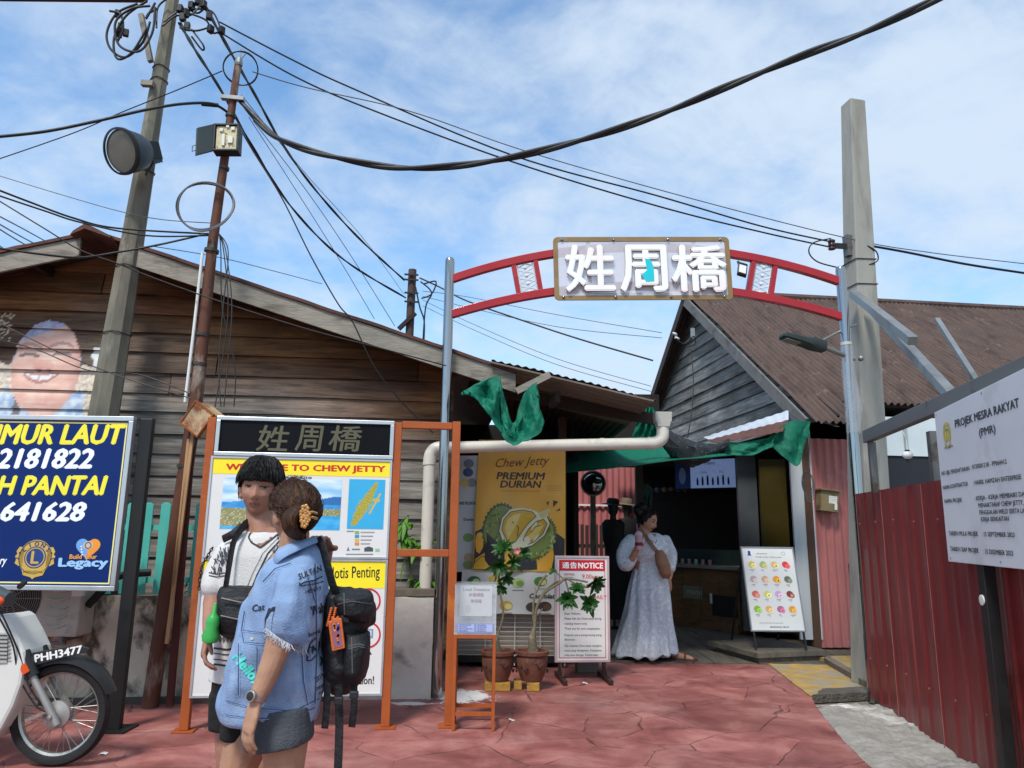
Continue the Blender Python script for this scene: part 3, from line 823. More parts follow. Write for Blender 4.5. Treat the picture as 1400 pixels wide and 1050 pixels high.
m_ = MB(); m_.tube([PK + U_ * (i * 1.0) + V((0, 0, 0.015 + 0.02 * nz(i, 2))) for i in range(14)], 0.07, 8); m_.build('ridge_tile', ROOFM, ghouse, smooth=True)
BARGE = M('grey_bargeboard', '#6f6d6b', 0.8, 0.25, 4, bump=0.2, dirt=('#4a4744', 3, .52, .7))
for sv, nm in ((-slope_v, 'bargeboard'), (slope_b, 'bargeboard')):
    m_ = MB(); d_ = sv.normalized()
    nrm = U_.cross(d_); nrm = nrm if nrm.z > 0 else -nrm
    m_.box(Frame(PK - U_ * 0.03, d_, nrm, U_), 0.0, SL * (0.985 if sv is slope_b else 0.97), -0.20, -0.035, -0.02, 0.012)
    m_.build(nm, BARGE if nm and sv is not slope_b else M('dark_bargeboard', '#3a302b', 0.8, 0.3, 5), ghouse)
# gable wall, set in under the overhang
GW = Frame(V((EV.x, EV.y, 0)) + U_ * 0.32 + W_ * 2 * SPAN, -W_, (0, 0, 1), -U_)   # x from far end to near end
gtop = lambda x: EV.z + RISE - abs(x - SPAN) / SPAN * RISE - 0.05
greyb, greyb2 = lin('#7d7c7a'), lin('#9a9792')
def tone_right(x, z, tn):
    c = lerp(greyb, greyb2, cl(0.5 + 0.7 * fbm(x * 0.6, z * 1.5)))
    return tuple(q * tn for q in c)
zl = GW.hit(1075, 566)[1]; zl2 = GW.hit(885, 640)[1]
m_ = MB(); clapboards(m_, GW, 0.0, 2 * SPAN, min(zl, zl2), gtop, 0.21, tone_right, 9, step=0.4)
m_.build('gable_boards', CLAP, ghouse, smooth=25)
m_ = MB(); m_.prism([(0.1, min(zl, zl2) + .02), (2 * SPAN - 0.1, min(zl, zl2) + .02), (SPAN, gtop(SPAN) - 0.03)], GW, -0.09, -0.015)
m_.cur = (0.1, 0.1, 0.1, 1); m_.build('gable_core', M('black_boards', '#1d1916'), ghouse)
# front (eave) wall: pink corrugated iron, then dark wall
FW = Frame(V((EV.x, EV.y, 0)) + W_ * 0.5 + U_ * 0.3, U_, (0, 0, 1), -W_)
PINK = M('faded_pink_iron', '#a0605c', 0.6, 0.18, 3.0, stretch=(4, 4, 0.5), dirt=[('#5a3a35', 1.6, 0.60, 0.78, (5, 5, .5)), ('#b98682', 2.2, 0.58, 0.75, (3, 3, 1))], bump=0.1)
x0p = FW.hit(1117, 800)[0]
def pinkcol(mb, x0, w_, h): corrug(mb, FW.at(x0, 0.04, 0), w_, h, 0.105, 0.014, 2, 8)
m_ = MB(); pinkcol(m_, x0p, 0.98, 2.5); m_.build('pink_iron_wall', PINK, ghouse, smooth=60, solid=0.003)
m_ = MB(); m_.box(FW, x0p - 0.10, x0p - 0.004, 0, 2.55, -0.07, 0.03); m_.build('corner_post', M('brown_timber', '#4b3426', 0.8, 0.3, 6), ghouse)
m_ = MB(); m_.box(FW, x0p + 0.985, 9.5, 0.0, 2.35, -0.08, -0.02); m_.build('dark_wall', M('navy_boards', '#23262e', 0.8, 0.25, 4), ghouse)
m_ = MB(); m_.box(FW, x0p + 0.985, 9.5, 2.353, 2.85, -0.07, 0.0); m_.build('pale_upper_wall', M('pale_cladding', '#c4ced2', 0.6, 0.08, 3), ghouse)
for i in range(12):
    m_ = MB(); m_.box(FW, x0p + 1.3 + i * 0.72, x0p + 1.34 + i * 0.72, 2.356, 2.84, 0.002, 0.03)
    m_.build('batten', M('grey_battens', '#9aa2a5', 0.6, 0.1, 3), ghouse)
# inside of the shop
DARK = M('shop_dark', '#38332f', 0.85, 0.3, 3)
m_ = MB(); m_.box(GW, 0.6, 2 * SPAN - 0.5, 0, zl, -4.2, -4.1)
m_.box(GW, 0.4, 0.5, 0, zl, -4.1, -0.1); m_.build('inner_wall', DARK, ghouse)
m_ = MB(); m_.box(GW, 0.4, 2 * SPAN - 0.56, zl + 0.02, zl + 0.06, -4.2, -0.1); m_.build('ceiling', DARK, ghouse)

# ================================================================== LOW WALL in front of the house
LW = Frame((-7.5, 6.42 + 0.13 * (-7.5 + 0.9), 0), (1, 0.13, 0), (0, 0, 1), (0.13, -1, 0))
PLAS = M('stained_plaster', '#c8c0ae', 0.9, 0.2, 3.0, bump=0.4, bscale=14,
         dirt=[('#4f4a42', 2.6, 0.46, 0.58, (1, 1, .7)), ('#2d2a26', 4.5, 0.56, 0.68, (1, 1, .45)), ('#b9ad93', 1.4, .56, .66)])
lx1 = LW.hit(591, 880)[0]; lx0 = LW.hit(534, 880)[0]
lwall = thing('garden_wall', 'low mould-stained plaster wall along the foot of the timber house', 'wall', LW(4, 0, -0.1))
def lump(fr, x0, x1, z1, dz, th):
    mb = MB()
    mb.grid(lambda u, v: fr(x0 + (x1 - x0) * u, z1 * v + (0.012 * fbm((x0 + (x1 - x0) * u) * 4, 2) if v > 0.98 else 0), dz + 0.006 * fbm((x0 + (x1 - x0) * u) * 3, v * 3)), int((x1 - x0) / 0.06), 16)
    mb.grid(lambda u, v: fr(x0 + (x1 - x0) * u, z1 + 0.012 * fbm((x0 + (x1 - x0) * u) * 4, 2), dz - th * v), int((x1 - x0) / 0.06), 2)
    mb.box(fr, x0, x0 + 0.01, 0, z1 - 0.02, dz - th, dz - 0.01); mb.box(fr, x1 - 0.01, x1, 0, z1 - 0.02, dz - th, dz - 0.01)
    return mb
lump(LW, 0.0, lx0 - 0.4, 0.80, 0.0, 0.09).build('wall_face', PLAS, lwall, smooth=50)
lump(LW, lx0 - 0.39, lx1, 0.795, 0.03, 0.16).build('wall_end', M('pale_plaster', '#d2ccc0', 0.9, 0.15, 4, bump=0.3, dirt=[('#8d867a', 3, .54, .7)]), lwall, smooth=50)
m_ = MB(); m_.box(LW, lx0 - 0.2, lx1 + 0.005, 0.806, 0.86, -0.13, 0.0); m_.build('timber_coping', M('grey_timber', '#6c6257'), lwall)
m_ = MB(); m_.box(LW, 0, lx0 - 0.41, 0.0, 0.045, 0.012, 0.07); m_.build('kerb', M('dark_kerb', '#56504a', 0.9, 0.3, 8, bump=.6), lwall)

# ================================================================== RED SITE WALL on the right
redw = thing('red_metal_wall', 'dark red ribbed metal site wall along the right edge of the path', 'wall', RWF(1.5, 0, -0.1))
REDM = M('red_ribbed_metal', '#742625', 0.45, 0.12, 1.2, stretch=(2, 2, 0.35), spec=0.5, dirt=[('#84524e', 2.0, 0.54, 0.72, (3, 3, .25)), ('#441211', 1.6, .55, .7, (1, 1, .4)), ('#9a8a86', 9, .68, .76, (2, 2, .5))], coat=0.1)
RL = 5.2
m_ = MB(); corrug(m_, RWF.at(0.02, 0.02, 0), RL, 1.69, 0.205, 0.0055, 1, 20, shape='rib')
m_.build('metal_sheet', REDM, redw, smooth=20, solid=0.003)
STEEL = M('galvanised_steel', '#8f9291', 0.42, 0.15, 5, metal=0.65, dirt=('#6f706e', 3, .5, .7))
DSTEEL = M('dull_steel', '#6b6a68', 0.5, 0.2, 6, metal=0.4, dirt=('#4a3a32', 5, .58, .7))
hA = RWF.hit(1182, 597, 0.06); hB = RWF.hit(1396, 503, 0.06)
sl_ = (hB[1] - hA[1]) / (hB[0] - hA[0])
m_ = MB(); m_.box(Frame(RWF(hA[0], hA[1], 0.04), RWF.ex + V((0, 0, sl_)), None, RWF.ez), -0.02, RL, -0.05, 0.05, -0.03, 0.03)
m_.build('top_rail', DSTEEL, redw, bevel=0.004)
m_ = MB(); m_.bar(RWF(hA[0] + 0.03, 1.69, 0.02), RWF(hA[0] + 0.03, hA[1] - 0.05, 0.02), 0.05, 0.05, RWF.ez); m_.build('rail_post', DSTEEL, redw)
xb = RWF.hit(1352, 900, 0.1)[0]
m_ = MB(); m_.box(RWF, xb - 0.035, xb + 0.04, 0.0, 1.7, 0.035, 0.10); m_.build('black_post', M('black_steel', '#1a1919', 0.45, 0.2, 6), redw, bevel=0.005)
m_ = MB(); m_.box(RWF, xb - 0.16, xb - 0.10, 0.0, 0.62, 0.03, 0.055); m_.build('timber_batten', M('red_batten', '#7a3a2b', 0.8, 0.3, 6), redw)
hq = RWF.hit(1328, 818, 0.11)
m_ = MB(); m_.lathe([(0.001, 0), (0.028, 0), (0.028, 0.006), (0.001, 0.008)], RWF(xb - 0.0, hq[1], 0.101), RWF.ez, 18); m_.build('reflector', M('white_plastic', '#d8d6d0', 0.4, .05), redw, smooth=True)
for i, xx in enumerate((1.6, 3.4)):
    m_ = MB(); m_.box(RWF, xx, xx + 0.06, 0.0, 2.05, -0.09, -0.03); m_.build('stud', DSTEEL, redw)

for i in range(12):
    for zz_ in (0.35, 1.45):
        m_ = MB(); m_.lathe([(.009, 0), (.009, .004), (.004, .007), (.001, .008)], RWF(.13 + i * .41, zz_ + .01 * (i % 3), .012), RWF.ez, 8); m_.build('screw', DSTEEL, redw, smooth=True)
for i in range(3):
    m_ = MB(); m_.box(RWF, .72 + i * .82, .724 + i * .82, .02, 1.70, .0145, .0185); m_.build('sheet_edge', M('worn_sheet_edge', '#8a5a56', .5, .3, 8), redw)

# ================================================================== helpers for signs
def tpx(a, body, p0, p1, ytop, col, layer=1, bold=0.0, shear=0.0, ref=None):
    """letters whose baseline runs from pixel p0 to pixel p1 on the panel; ytop = pixel row of the cap line at p0"""
    x0, y0 = a.fr.hit(*p0); x1, y1 = a.fr.hit(*p1); _, yt = a.fr.hit(p0[0], ytop)
    a.text(body, x0, y0, yt - y0, col, layer, bold, shear, wide=math.hypot(x1 - x0, y1 - y0), rot=math.atan2(y1 - y0, x1 - x0), ref=ref)
def ppx(a, pts, col, layer=0):
    a.shape([a.fr.hit(*p) for p in pts], col, layer)
def solid_text(body, fr, x, y, h, depth, mat, name, parent, bold=0.0, wide=None):
    vs_, fs, (x0, x1, y0, y1) = text_mesh(body)
    ky = h / (y1 - y0); kx = wide / (x1 - x0) if wide else ky
    mb = MB()
    cnt = {}
    for f in fs:
        for i in range(len(f)):
            e = (f[i], f[(i + 1) % len(f)]); cnt[e] = cnt.get(e, 0) + 1
    for sx_, sy_, dz in ((0, 0, 0), (-bold, 0, .0007), (bold, 0, .0014), (0, bold, .0021), (0, -bold, .0028)):
        P2 = [(x + (a - x0 + sx_) * kx, y + (b - y0 + sy_) * ky) for a, b in vs_]
        f_ = [mb.vert(fr(a, b, depth - dz)) for a, b in P2]; k_ = [mb.vert(fr(a, b, dz)) for a, b in P2]
        mb.m = 0
        for f in fs: mb.face([f_[i] for i in f]); mb.face([k_[i] for i in reversed(f)])
        mb.m = 1
        for (i, j) in cnt:
            if (j, i) not in cnt: mb.face((f_[j], f_[i], k_[i], k_[j]))
        if not bold: break
    return mb.build(name, mat, parent)
def rim(mb, fr, x0, x1, y0, y1, wd, z0, z1):
    mb.box(fr, x0, x1, y0, y0 + wd, z0, z1); mb.box(fr, x0, x1, y1 - wd, y1, z0, z1)
    mb.box(fr, x0, x0 + wd, y0 + wd, y1 - wd, z0, z1); mb.box(fr, x1 - wd, x1, y0 + wd, y1 - wd, z0, z1)
    return mb
ALU = M('aluminium_trim', '#c4c6c8', 0.35, 0.08, 6, metal=0.7)
WHITE = M('white_panel', '#d9d9d6', 0.45, 0.05, 2)
ORANGE = M('orange_rust_paint', '#9f4f20', 0.6, 0.15, 5, dirt=[('#6e3417', 4.0, 0.58, 0.72, (1, 1, .5)), ('#c8772c', 2.0, 0.6, 0.8)], bump=0.15)

# ================================================================== ARCH GATE
GF = panel(G(597, 953), G(1195, 957))
gate = thing('arch_gate', 'stainless steel gateway with a red double arch and white Chinese letters on a clear panel', 'gate', GF(1.8, 0, 0))
STAIN = M('stainless_steel', '#a3a2a0', 0.14, 0.06, 3, metal=1.0, stretch=(1, 1, .2), dirt=('#a8a29a', 5, .58, .75))
REDP = M('red_gate_paint', '#9f1a22', 0.38, 0.1, 4, dirt=('#7a1a1e', 3, .58, .75), coat=0.15)
gh = GF.hit(615, 352)[1]
gx1 = GF.hit(1195, 957)[0]
for x_ in (0.0, gx1):
    m_ = MB(); m_.lathe([(0.045, -0.02), (0.045, gh - 0.045), (0.043, gh - 0.025), (0.035, gh - 0.01), (0.02, gh - 0.002), (0.001, gh)], GF(x_, 0, 0), (0, 0, 1), 28)
    m_.build('post', STAIN, gate, smooth=50)
def arc3(a, b, c, n):
    ax, ay = a; bx, by = b; cx, cy = c
    d = 2 * (ax * (by - cy) + bx * (cy - ay) + cx * (ay - by))
    ux = ((ax * ax + ay * ay) * (by - cy) + (bx * bx + by * by) * (cy - ay) + (cx * cx + cy * cy) * (ay - by)) / d
    uy = ((ax * ax + ay * ay) * (cx - bx) + (bx * bx + by * by) * (ax - cx) + (cx * cx + cy * cy) * (bx - ax)) / d
    r = math.hypot(ax - ux, ay - uy); t0 = math.atan2(ay - uy, ax - ux); t1 = math.atan2(cy - uy, cx - ux)
    return [(ux + r * math.cos(t0 + (t1 - t0) * i / n), uy + r * math.sin(t0 + (t1 - t0) * i / n)) for i in range(n + 1)]
for pxs in (((617, 382), (880, 338), (1147, 385)), ((617, 430), (880, 391), (1152, 434))):
    arc = arc3(*[GF.hit(*p) for p in pxs], 44)
    m_ = MB(); rings = []
    for i, (x_, y_) in enumerate(arc):
        a, b_ = arc[max(0, i - 1)], arc[min(44, i + 1)]
        tx, ty = b_[0] - a[0], b_[1] - a[1]; l_ = math.hypot(tx, ty); nx_, ny_ = -ty / l_ * 0.036, tx / l_ * 0.036
        rings.append([GF(x_ + nx_, y_ + ny_, 0.03), GF(x_ - nx_, y_ - ny_, 0.03), GF(x_ - nx_, y_ - ny_, -0.03), GF(x_ + nx_, y_ + ny_, -0.03)])
    m_.loft(rings); m_.build('arch_bar', REDP, gate, bevel=0.004)
LATT = M('white_lattice', '#d5d4d0', 0.45, 0.06, 4)
for (a0, a1), (b0, b1) in ((((702, 364), (710, 407)), ((732, 358), (740, 402))), (((1030, 358), (1022, 403)), ((1060, 363), (1053, 408)))):
    A0, A1, B0, B1 = [V(GF.hit(*p)) for p in (a0, a1, b0, b1)]
    for p_, q_ in ((A0, A1), (B0, B1)):
        m_ = MB(); m_.bar(GF(p_.x, p_.y + 0.01, 0), GF(q_.x, q_.y, 0), 0.042, 0.05, GF.ez); m_.build('arch_strut', REDP, gate)
    m_ = MB()
    for i in range(4):
        for s_ in (-1, 1):
            pts = []
            for j in range(13):
                t_ = (i + j / 12) / 4; u_ = 0.5 + s_ * 0.36 * math.sin(math.pi * j / 12)
                q_ = A0.lerp(A1, t_).lerp(B0.lerp(B1, t_), u_); pts.append(GF(q_.x, q_.y, 0))
            m_.tube(pts, 0.006, 5)
        t_ = (i + 0.5) / 4; q_ = A0.lerp(A1, t_).lerp(B0.lerp(B1, t_), 0.5)
        for k_ in (0.14, 0.86):
            e_ = A0.lerp(A1, i / 4 + 0.06).lerp(B0.lerp(B1, i / 4 + 0.06), k_); m_.tube([GF(q_.x, q_.y, 0), GF(e_.x, e_.y, 0)], 0.005, 5)
        m_.ball(GF(q_.x, q_.y, 0), 0.017, 8, 6)
    for k_ in (0.16, 0.84):
        p_, q_ = A0.lerp(B0, k_), A1.lerp(B1, k_); m_.tube([GF(p_.x, p_.y, 0), GF(q_.x, q_.y, 0)], 0.006, 5)
    m_.build('lattice', LATT, gate, smooth=True)
SF = GF.at(0, 0, 0.045)
s0 = SF.hit(758, 411); s1 = SF.hit(1002, 410); s2 = SF.hit(760, 325)
sw, sh_ = s1[0] - s0[0], s2[1] - s0[1]
sa = math.atan2(s1[1] - s0[1], sw)
SGF = Frame(SF(s0[0], s0[1], 0), SF.ex * math.cos(sa) + SF.ey * math.sin(sa), None, SF.ez); SGF.ey = SGF.ez.cross(SGF.ex)
def rrect(x0, x1, y0, y1, r, n=6):
    pts = []
    for cx, cy, a in ((x1 - r, y1 - r, 0), (x0 + r, y1 - r, 90), (x0 + r, y0 + r, 180), (x1 - r, y0 + r, 270)):
        for i in range(n + 1): pts.append((cx + r * math.cos(R(a + 90 * i / n)), cy + r * math.sin(R(a + 90 * i / n))))
    return pts
m_ = MB(); m_.prism(rrect(0.012, sw - 0.012, 0.012, sh_ - 0.012, 0.03), SGF, 0.004, 0.010)
m_.build('clear_panel', clear_mat('clear_acrylic', '#dcd9e2', 0.5, 0.08), gate)
m_ = MB(); o_, i_ = rrect(0, sw, 0, sh_, 0.045), rrect(0.042, sw - 0.042, 0.042, sh_ - 0.042, 0.015)
for k_ in range(len(o_)):
    j_ = (k_ + 1) % len(o_)
    m_.poly([SGF(*o_[k_], .016), SGF(*o_[j_], .016), SGF(*i_[j_], .016), SGF(*i_[k_], .016)])
    m_.poly([SGF(*o_[k_], 0), SGF(*o_[j_], 0), SGF(*o_[j_], .016), SGF(*o_[k_], .016)])
    m_.poly([SGF(*i_[k_], 0), SGF(*i_[j_], 0), SGF(*i_[j_], .016), SGF(*i_[k_], .016)])
    m_.poly([SGF(*o_[k_], 0), SGF(*o_[j_], 0), SGF(*i_[j_], 0), SGF(*i_[k_], 0)])
m_.build('panel_border', M('bronze_border', '#8f744d', 0.4, 0.12, 5, metal=0.3), gate)
LETW = M('white_acrylic_letter', '#f0eeed', 0.4, 0.03, 3, dirt=('#efdedd', 1.6, .52, .7)); LETS = M('letter_shadow_side', '#b9a48a', 0.5, 0.1, 5)  # letter sides beige: their shadow side is put into the colour
for ch, (xa, xb_) in zip('姓周橋', ((775, 838), (850, 909), (921, 990))):
    u0 = SGF.hit(xa, 398, 0.045); u1 = SGF.hit(xb_, 336, 0.045)
    solid_text(ch, SGF.at(0, 0, 0.022), u0[0], u0[1], u1[1] - u0[1], 0.03, [LETW, LETS], 'letter', gate, bold=0.022, wide=u1[0] - u0[0])
cy_ = Art(SGF, z=0.054)
ppx(cy_, [(880, 356), (888, 358), (892, 368), (893, 387), (882, 388), (876, 378), (883, 372)], '#19c3cf')
cy_.build('cyan_film', VINYL, gate)
for i, (fx, fy) in enumerate([(a, b_) for a in (0.05, 0.34, 0.65, 0.95) for b_ in (0.045, 0.955)]):
    m_ = MB(); m_.lathe([(0.014, 0), (0.014, 0.008), (0.006, 0.016), (0.001, 0.017)], SGF(sw * fx, sh_ * fy, 0.0165), SGF.ez, 12); m_.build('cap_screw', STAIN, gate, smooth=True)
for fx in (0.2, 0.8):
    m_ = MB(); m_.box(SGF, sw * fx - 0.02, sw * fx + 0.02, 0.03, sh_ - 0.03, -0.012, -0.002); m_.build('mount_strap', LATT, gate)
q0 = SGF.hit(790, 406, 0.02); q1 = SGF.hit(920, 403, 0.02)
m_ = MB(); m_.bar(SGF(q0[0], q0[1] + 0.03, -0.008), SGF(q1[0], q1[1] + 0.01, -0.008), 0.02, 0.03); m_.build('light_tube', WHITE, gate)
pw = GF(gx1, 0, 0)
z0, z1 = GF.hit(1160, 592)[1], GF.hit(1155, 474)[1]
m_ = MB(); rings = []
for i in range(26):
    z_ = z0 + (z1 - z0) * i / 25; rings.append([pw + V((math.cos(2 * math.pi * j / 20) * (0.056 + 0.010 * fbm(i * 0.5, j * 0.9) + (0.05 * max(0, math.cos(2 * math.pi * j / 20 - 0.2)) ** 3 * max(0, 1 - abs(i - 8) / 12))), math.sin(2 * math.pi * j / 20) * (0.054 + 0.008 * fbm(j * 0.9, i * 0.6)), z_)) for j in range(20)])
m_.loft(rings, cap=False); m_.build('plastic_wrap', clear_mat('clear_wrap', '#cfd3d6', 0.80, 0.18), gate, smooth=60)
m_ = MB(); m_.lathe([(0.051, 0), (0.051, 0.03)], pw + V((0, 0, z1 + 0.01)), (0, 0, 1), 20); m_.build('wrap_tape', M('clear_tape', '#b9b6ae', .3, .1, 5), gate, smooth=50)

# street lamp on the gate post
lampm = M('dark_green_lamp', '#2a3331', 0.45, 0.15, 6)
L0 = P(1068, 459, GF(gx1, 0).y - 0.15); L1 = P(1127, 475, GF(gx1, 0).y - 0.10); L2 = P(1168, 491, GF(gx1, 0).y + 0.02)
sl = thing('street_lamp', 'small dark LED street lamp head on an arm from the right steel gate post', 'street lamp', L2)
dv = (L1 - L0).normalized(); lf = Frame(L0, dv, V((0, 0, 1)).cross(dv), dv.cross(V((0, 0, 1)).cross(dv)))
m_ = MB(); rings = []
for t_, w_, h_ in ((0, .05, .014), (.06, .085, .03), (.3, .09, .035), (.6, .08, .045), (.72, .07, .06), (1, .055, .055)):
    x_ = t_ * (L1 - L0).length
    rings.append([lf(x_, w_ * c_ * 0.9, h_ * s_) for c_, s_ in ((-1, -.5), (-.8, -.8), (.8, -.8), (1, -.5), (1, .4), (.7, 1), (-.7, 1), (-1, .4))])
m_.loft(rings); m_.build('lamp_head', lampm, sl, smooth=35)
m_ = MB(); m_.box(lf, 0.03, 0.17, -0.055, 0.055, -0.034, -0.026); m_.build('lens', clear_mat('lamp_lens', '#9fb3a6', 0.4, 0.1), sl)
m_ = MB(); m_.tube([L1, L1.lerp(L2, 0.4), L2], 0.022, 12); m_.build('arm', STEEL, sl, smooth=True)
m_ = MB(); m_.tube([P(1123, 466, L1.y), P(1150, 452, L2.y)], 0.011, 8); m_.tube([P(1150, 452, L2.y), P(1170, 444, L2.y + .2)], 0.011, 8); m_.build('stay', STEEL, sl, smooth=True)
m_ = MB(); m_.ball(P(1177, 490, L2.y + 0.1), 0.028, 10, 8); m_.build('end_cap', STEEL, sl, smooth=True)
# little flood lamp hanging on the arch
fl = P(1015, 368, GF(2.5, 0).y - 0.07)
sfl = thing('spot_light', 'small white floodlight clipped to the right side of the red arch', 'floodlight', fl)
ff = Frame(fl, (0.96, 0.1, -0.25), None, (-0.1, -0.95, 0.3)); ff.ey = ff.ez.cross(ff.ex)
m_ = MB(); m_.box(ff, -0.045, 0.045, -0.07, 0.07, -0.03, 0.012); m_.build('housing', M('black_steel', '#131213', 0.55, 0.2, 6, spec=.2), sfl, bevel=0.005)
m_ = MB(); m_.box(ff, -0.034, 0.034, -0.055, 0.035, 0.013, 0.018); m_.build('glass', WHITE, sfl)
m_ = MB(); m_.bar(fl + V((0.02, 0.03, -0.06)), fl + V((-0.02, 0.06, 0.1)), 0.012, 0.02); m_.build('bracket', M('black_steel', '#131213', 0.55, 0.2, 6, spec=.2), sfl)

# ================================================================== BLUE EMERGENCY NUMBER BOARD
bp = G(140, 1001)
BF = Frame((-6.0, bp.y - 0.05, 0), (1, 0.012, 0))
bb = thing('blue_signboard', 'large navy blue signboard with yellow and white lettering on black posts', 'signboard', BF(2.5, 0, 0))
b0 = BF.hit(152, 808); b1 = BF.hit(187, 570); bx1 = (b0[0] + b1[0]) / 2 + 0.01; by0, by1 = b0[1], b1[1]; bx0 = bx1 - 2.35
m_ = MB(); m_.box(BF, bx0 + 0.02, bx1 - 0.02, by0 + 0.02, by1 - 0.02, -0.02, 0.006)
bpn = m_.build('panel', M('navy_sign_face', '#0a2865', 0.45, 0.05, 2, spec=.2), bb)
m_ = MB(); rim(m_, BF, bx0, bx1, by0, by1, 0.034, -0.03, 0.022); m_.build('frame', ALU, bb, bevel=0.004)
a_ = Art(BF, z=0.0072)
for (u0, v0, u1, v1) in ((bx0 + .045, by1 - .055, bx1 - .045, by1 - .045), (bx0 + .045, by0 + .045, bx1 - .045, by0 + .055), (bx1 - .055, by0 + .055, bx1 - .045, by1 - .055)):
    a_.rect(u0, v0, u1, v1, '#e8e08a')
yel, wht = '#f0e437', '#eef2fb'
tpx(a_, 'TIMUR LAUT', (-26, 607), (170, 607), 581, yel, 1, 0.042, 0.2)
tpx(a_, '2181822', (-4, 640), (126, 640), 614, wht, 1, 0.042, 0.2)
tpx(a_, 'H PANTAI', (-3, 676), (145, 676), 651, yel, 1, 0.042, 0.2)
tpx(a_, '641628', (2, 712), (116, 712), 687, wht, 1, 0.042, 0.2)
tpx(a_, 'ry', (0, 775), (9, 775), 764, wht, 1, 0.02, 0.2)
ex_, ey_ = BF.hit(49, 762); er = (BF.hit(76, 762)[0] - BF.hit(22, 762)[0]) / 2
gold = '#c9a64d'
a_.oval(ex_, ey_, er * .84, er * .88, gold, 1)
for s_ in (-1, 1):       # two lion heads in profile at the sides of the emblem
    a_.shape([(ex_ + s_ * er * q[0], ey_ + er * q[1]) for q in ((.6, .5), (.85, .52), (.98, .3), (.92, .16), (1.02, .05), (.95, -.12), (1.0, -.3), (.8, -.42), (.58, -.45))][::s_], gold, 1)
    a_.oval(ex_ + s_ * er * .8, ey_ + er * .22, er * .05, er * .05, '#22306a', 2)
    a_.line([(ex_ + s_ * er * .98, ey_ - er * .02), (ex_ + s_ * er * .78, ey_ - er * .1)], er * .05, '#22306a', 2)
a_.ring(ex_, ey_, er * .80, er * .84, '#24305e', 2); a_.oval(ex_, ey_, er * .55, er * .55, '#1c3a7d', 2); a_.ring(ex_, ey_, er * .44, er * .49, gold, 3)
a_.text('L', ex_, ey_ - er * .3, er * .6, gold, 3, 0.03, align='c')
for ch, an in zip('LIONS', (52, 26, 0, -26, -52)):
    a_.text(ch, ex_ - er * .67 * math.sin(R(an)), ey_ + er * .67 * math.cos(R(an)) - er * .1, er * .21, '#22306a', 3, 0.03, align='c', rot=R(an) * .9)
a_.shape([(ex_ - er * .62, ey_ - er * .55), (ex_ + er * .62, ey_ - er * .55), (ex_ + er * .5, ey_ - er * .88), (ex_ + er * .12, ey_ - er * .98), (ex_, ey_ - er * 1.08), (ex_ - er * .12, ey_ - er * .98), (ex_ - er * .5, ey_ - er * .88)], gold, 2)
a_.text('INTERNATIONAL', ex_ - er * .5, ey_ - er * .78, er * .12, '#5e5220', 3, 0.01, wide=er)
hx, hy = BF.hit(121, 749); hr = er * .62
def heart(sgn, col):
    pts = []
    for i in range(17):
        t_ = math.pi * i / 16; pts.append((hx + sgn * hr * math.sin(t_) ** 3, hy + hr * (0.81 * math.cos(t_) - 0.31 * math.cos(2 * t_) - 0.12 * math.cos(3 * t_) - 0.06 * math.cos(4 * t_))))
    a_.shape(pts if sgn < 0 else pts[::-1], col, 1)
heart(-1, '#6f9fd8'); heart(1, '#e8932f')
a_.oval(hx, hy + hr * .2, hr * .4, hr * .35, '#c9b7a8', 2); a_.ring(hx, hy + hr * .2, hr * .2, hr * .28, '#51463f', 3)
for i in range(4): a_.oval(hx - hr * .55 + i * hr * .05, hy + hr * .1 - i * hr * .22, hr * .07, hr * .07, '#e8eef7', 2, 8)
tpx(a_, 'Build Your', (96, 764), (133, 764), 758, '#e3a04a', 3, 0.03)
tpx(a_, 'Legacy', (81, 778), (147, 778), 763, '#9cc6f2', 4, 0.05)
a_.build('lettering', VINYL, bpn)
BLK = M('black_steel', '#131213', 0.55, 0.2, 6, spec=.2)
for x_ in (BF.hit(199, 575)[0] - 0.01, BF.hit(199, 575)[0] - 2.25):
    m_ = MB(); m_.box(BF, x_ - 0.045, x_ + 0.045, 0.01, by1 - 0.005, -0.085, -0.032); m_.build('post', BLK, bb, bevel=0.006)
    m_ = MB(); m_.box(BF, x_ - 0.11, x_ + 0.11, 0.003, 0.012, -0.18, 0.04); m_.build('base_plate', BLK, bb)

# ================================================================== WELCOME NOTICE BOARD
n0_ = G(252, 1000)
NB = Frame(n0_, (1, 0.12, 0))
nb = thing('notice_board', 'orange steel framed notice board welcoming visitors under black Chinese character sign', 'notice board', NB(0.7, 0, 0))
nx2 = NB.hit(527, 986)[0]; nx3 = NB.hit(613, 988)[0]
ztop = NB.hit(291, 571)[1]
def opost(x_, z1, nm='post'):
    m_ = MB(); m_.box(NB, x_ - 0.03, x_ + 0.03, 0.012, z1, -0.03, 0.03); m_.build(nm, ORANGE, nb, bevel=0.004)
    m_ = MB(); m_.box(NB, x_ - 0.07, x_ + 0.07, 0.002, 0.011, -0.06, 0.06); m_.build('base_plate', ORANGE, nb)
opost(0.0, ztop); opost(nx2, ztop); opost(nx3, NB.hit(624, 577)[1])
for yy in (582, 756):
    z_ = NB.hit(585, yy)[1]
    m_ = MB(); m_.box(NB, nx2 + 0.031, nx3 - 0.031, z_ - 0.026, z_ + 0.026, -0.025, 0.025); m_.build('cross_bar', ORANGE, nb, bevel=0.004)
m_ = MB(); m_.box(NB, 0.03, 0.06, 0.62, 0.66, -0.01, 0.01); m_.build('lug', ORANGE, nb)
px0 = 0.045; px1 = NB.hit(536, 650)[0] - 0.005
NP = NB.at(0, 0, 0.03)
yA1, yA0 = NP.hit(420, 574)[1], NP.hit(420, 626)[1]; yB0 = NP.hit(410, 764)[1]; yC0 = NP.hit(400, 953)[1]
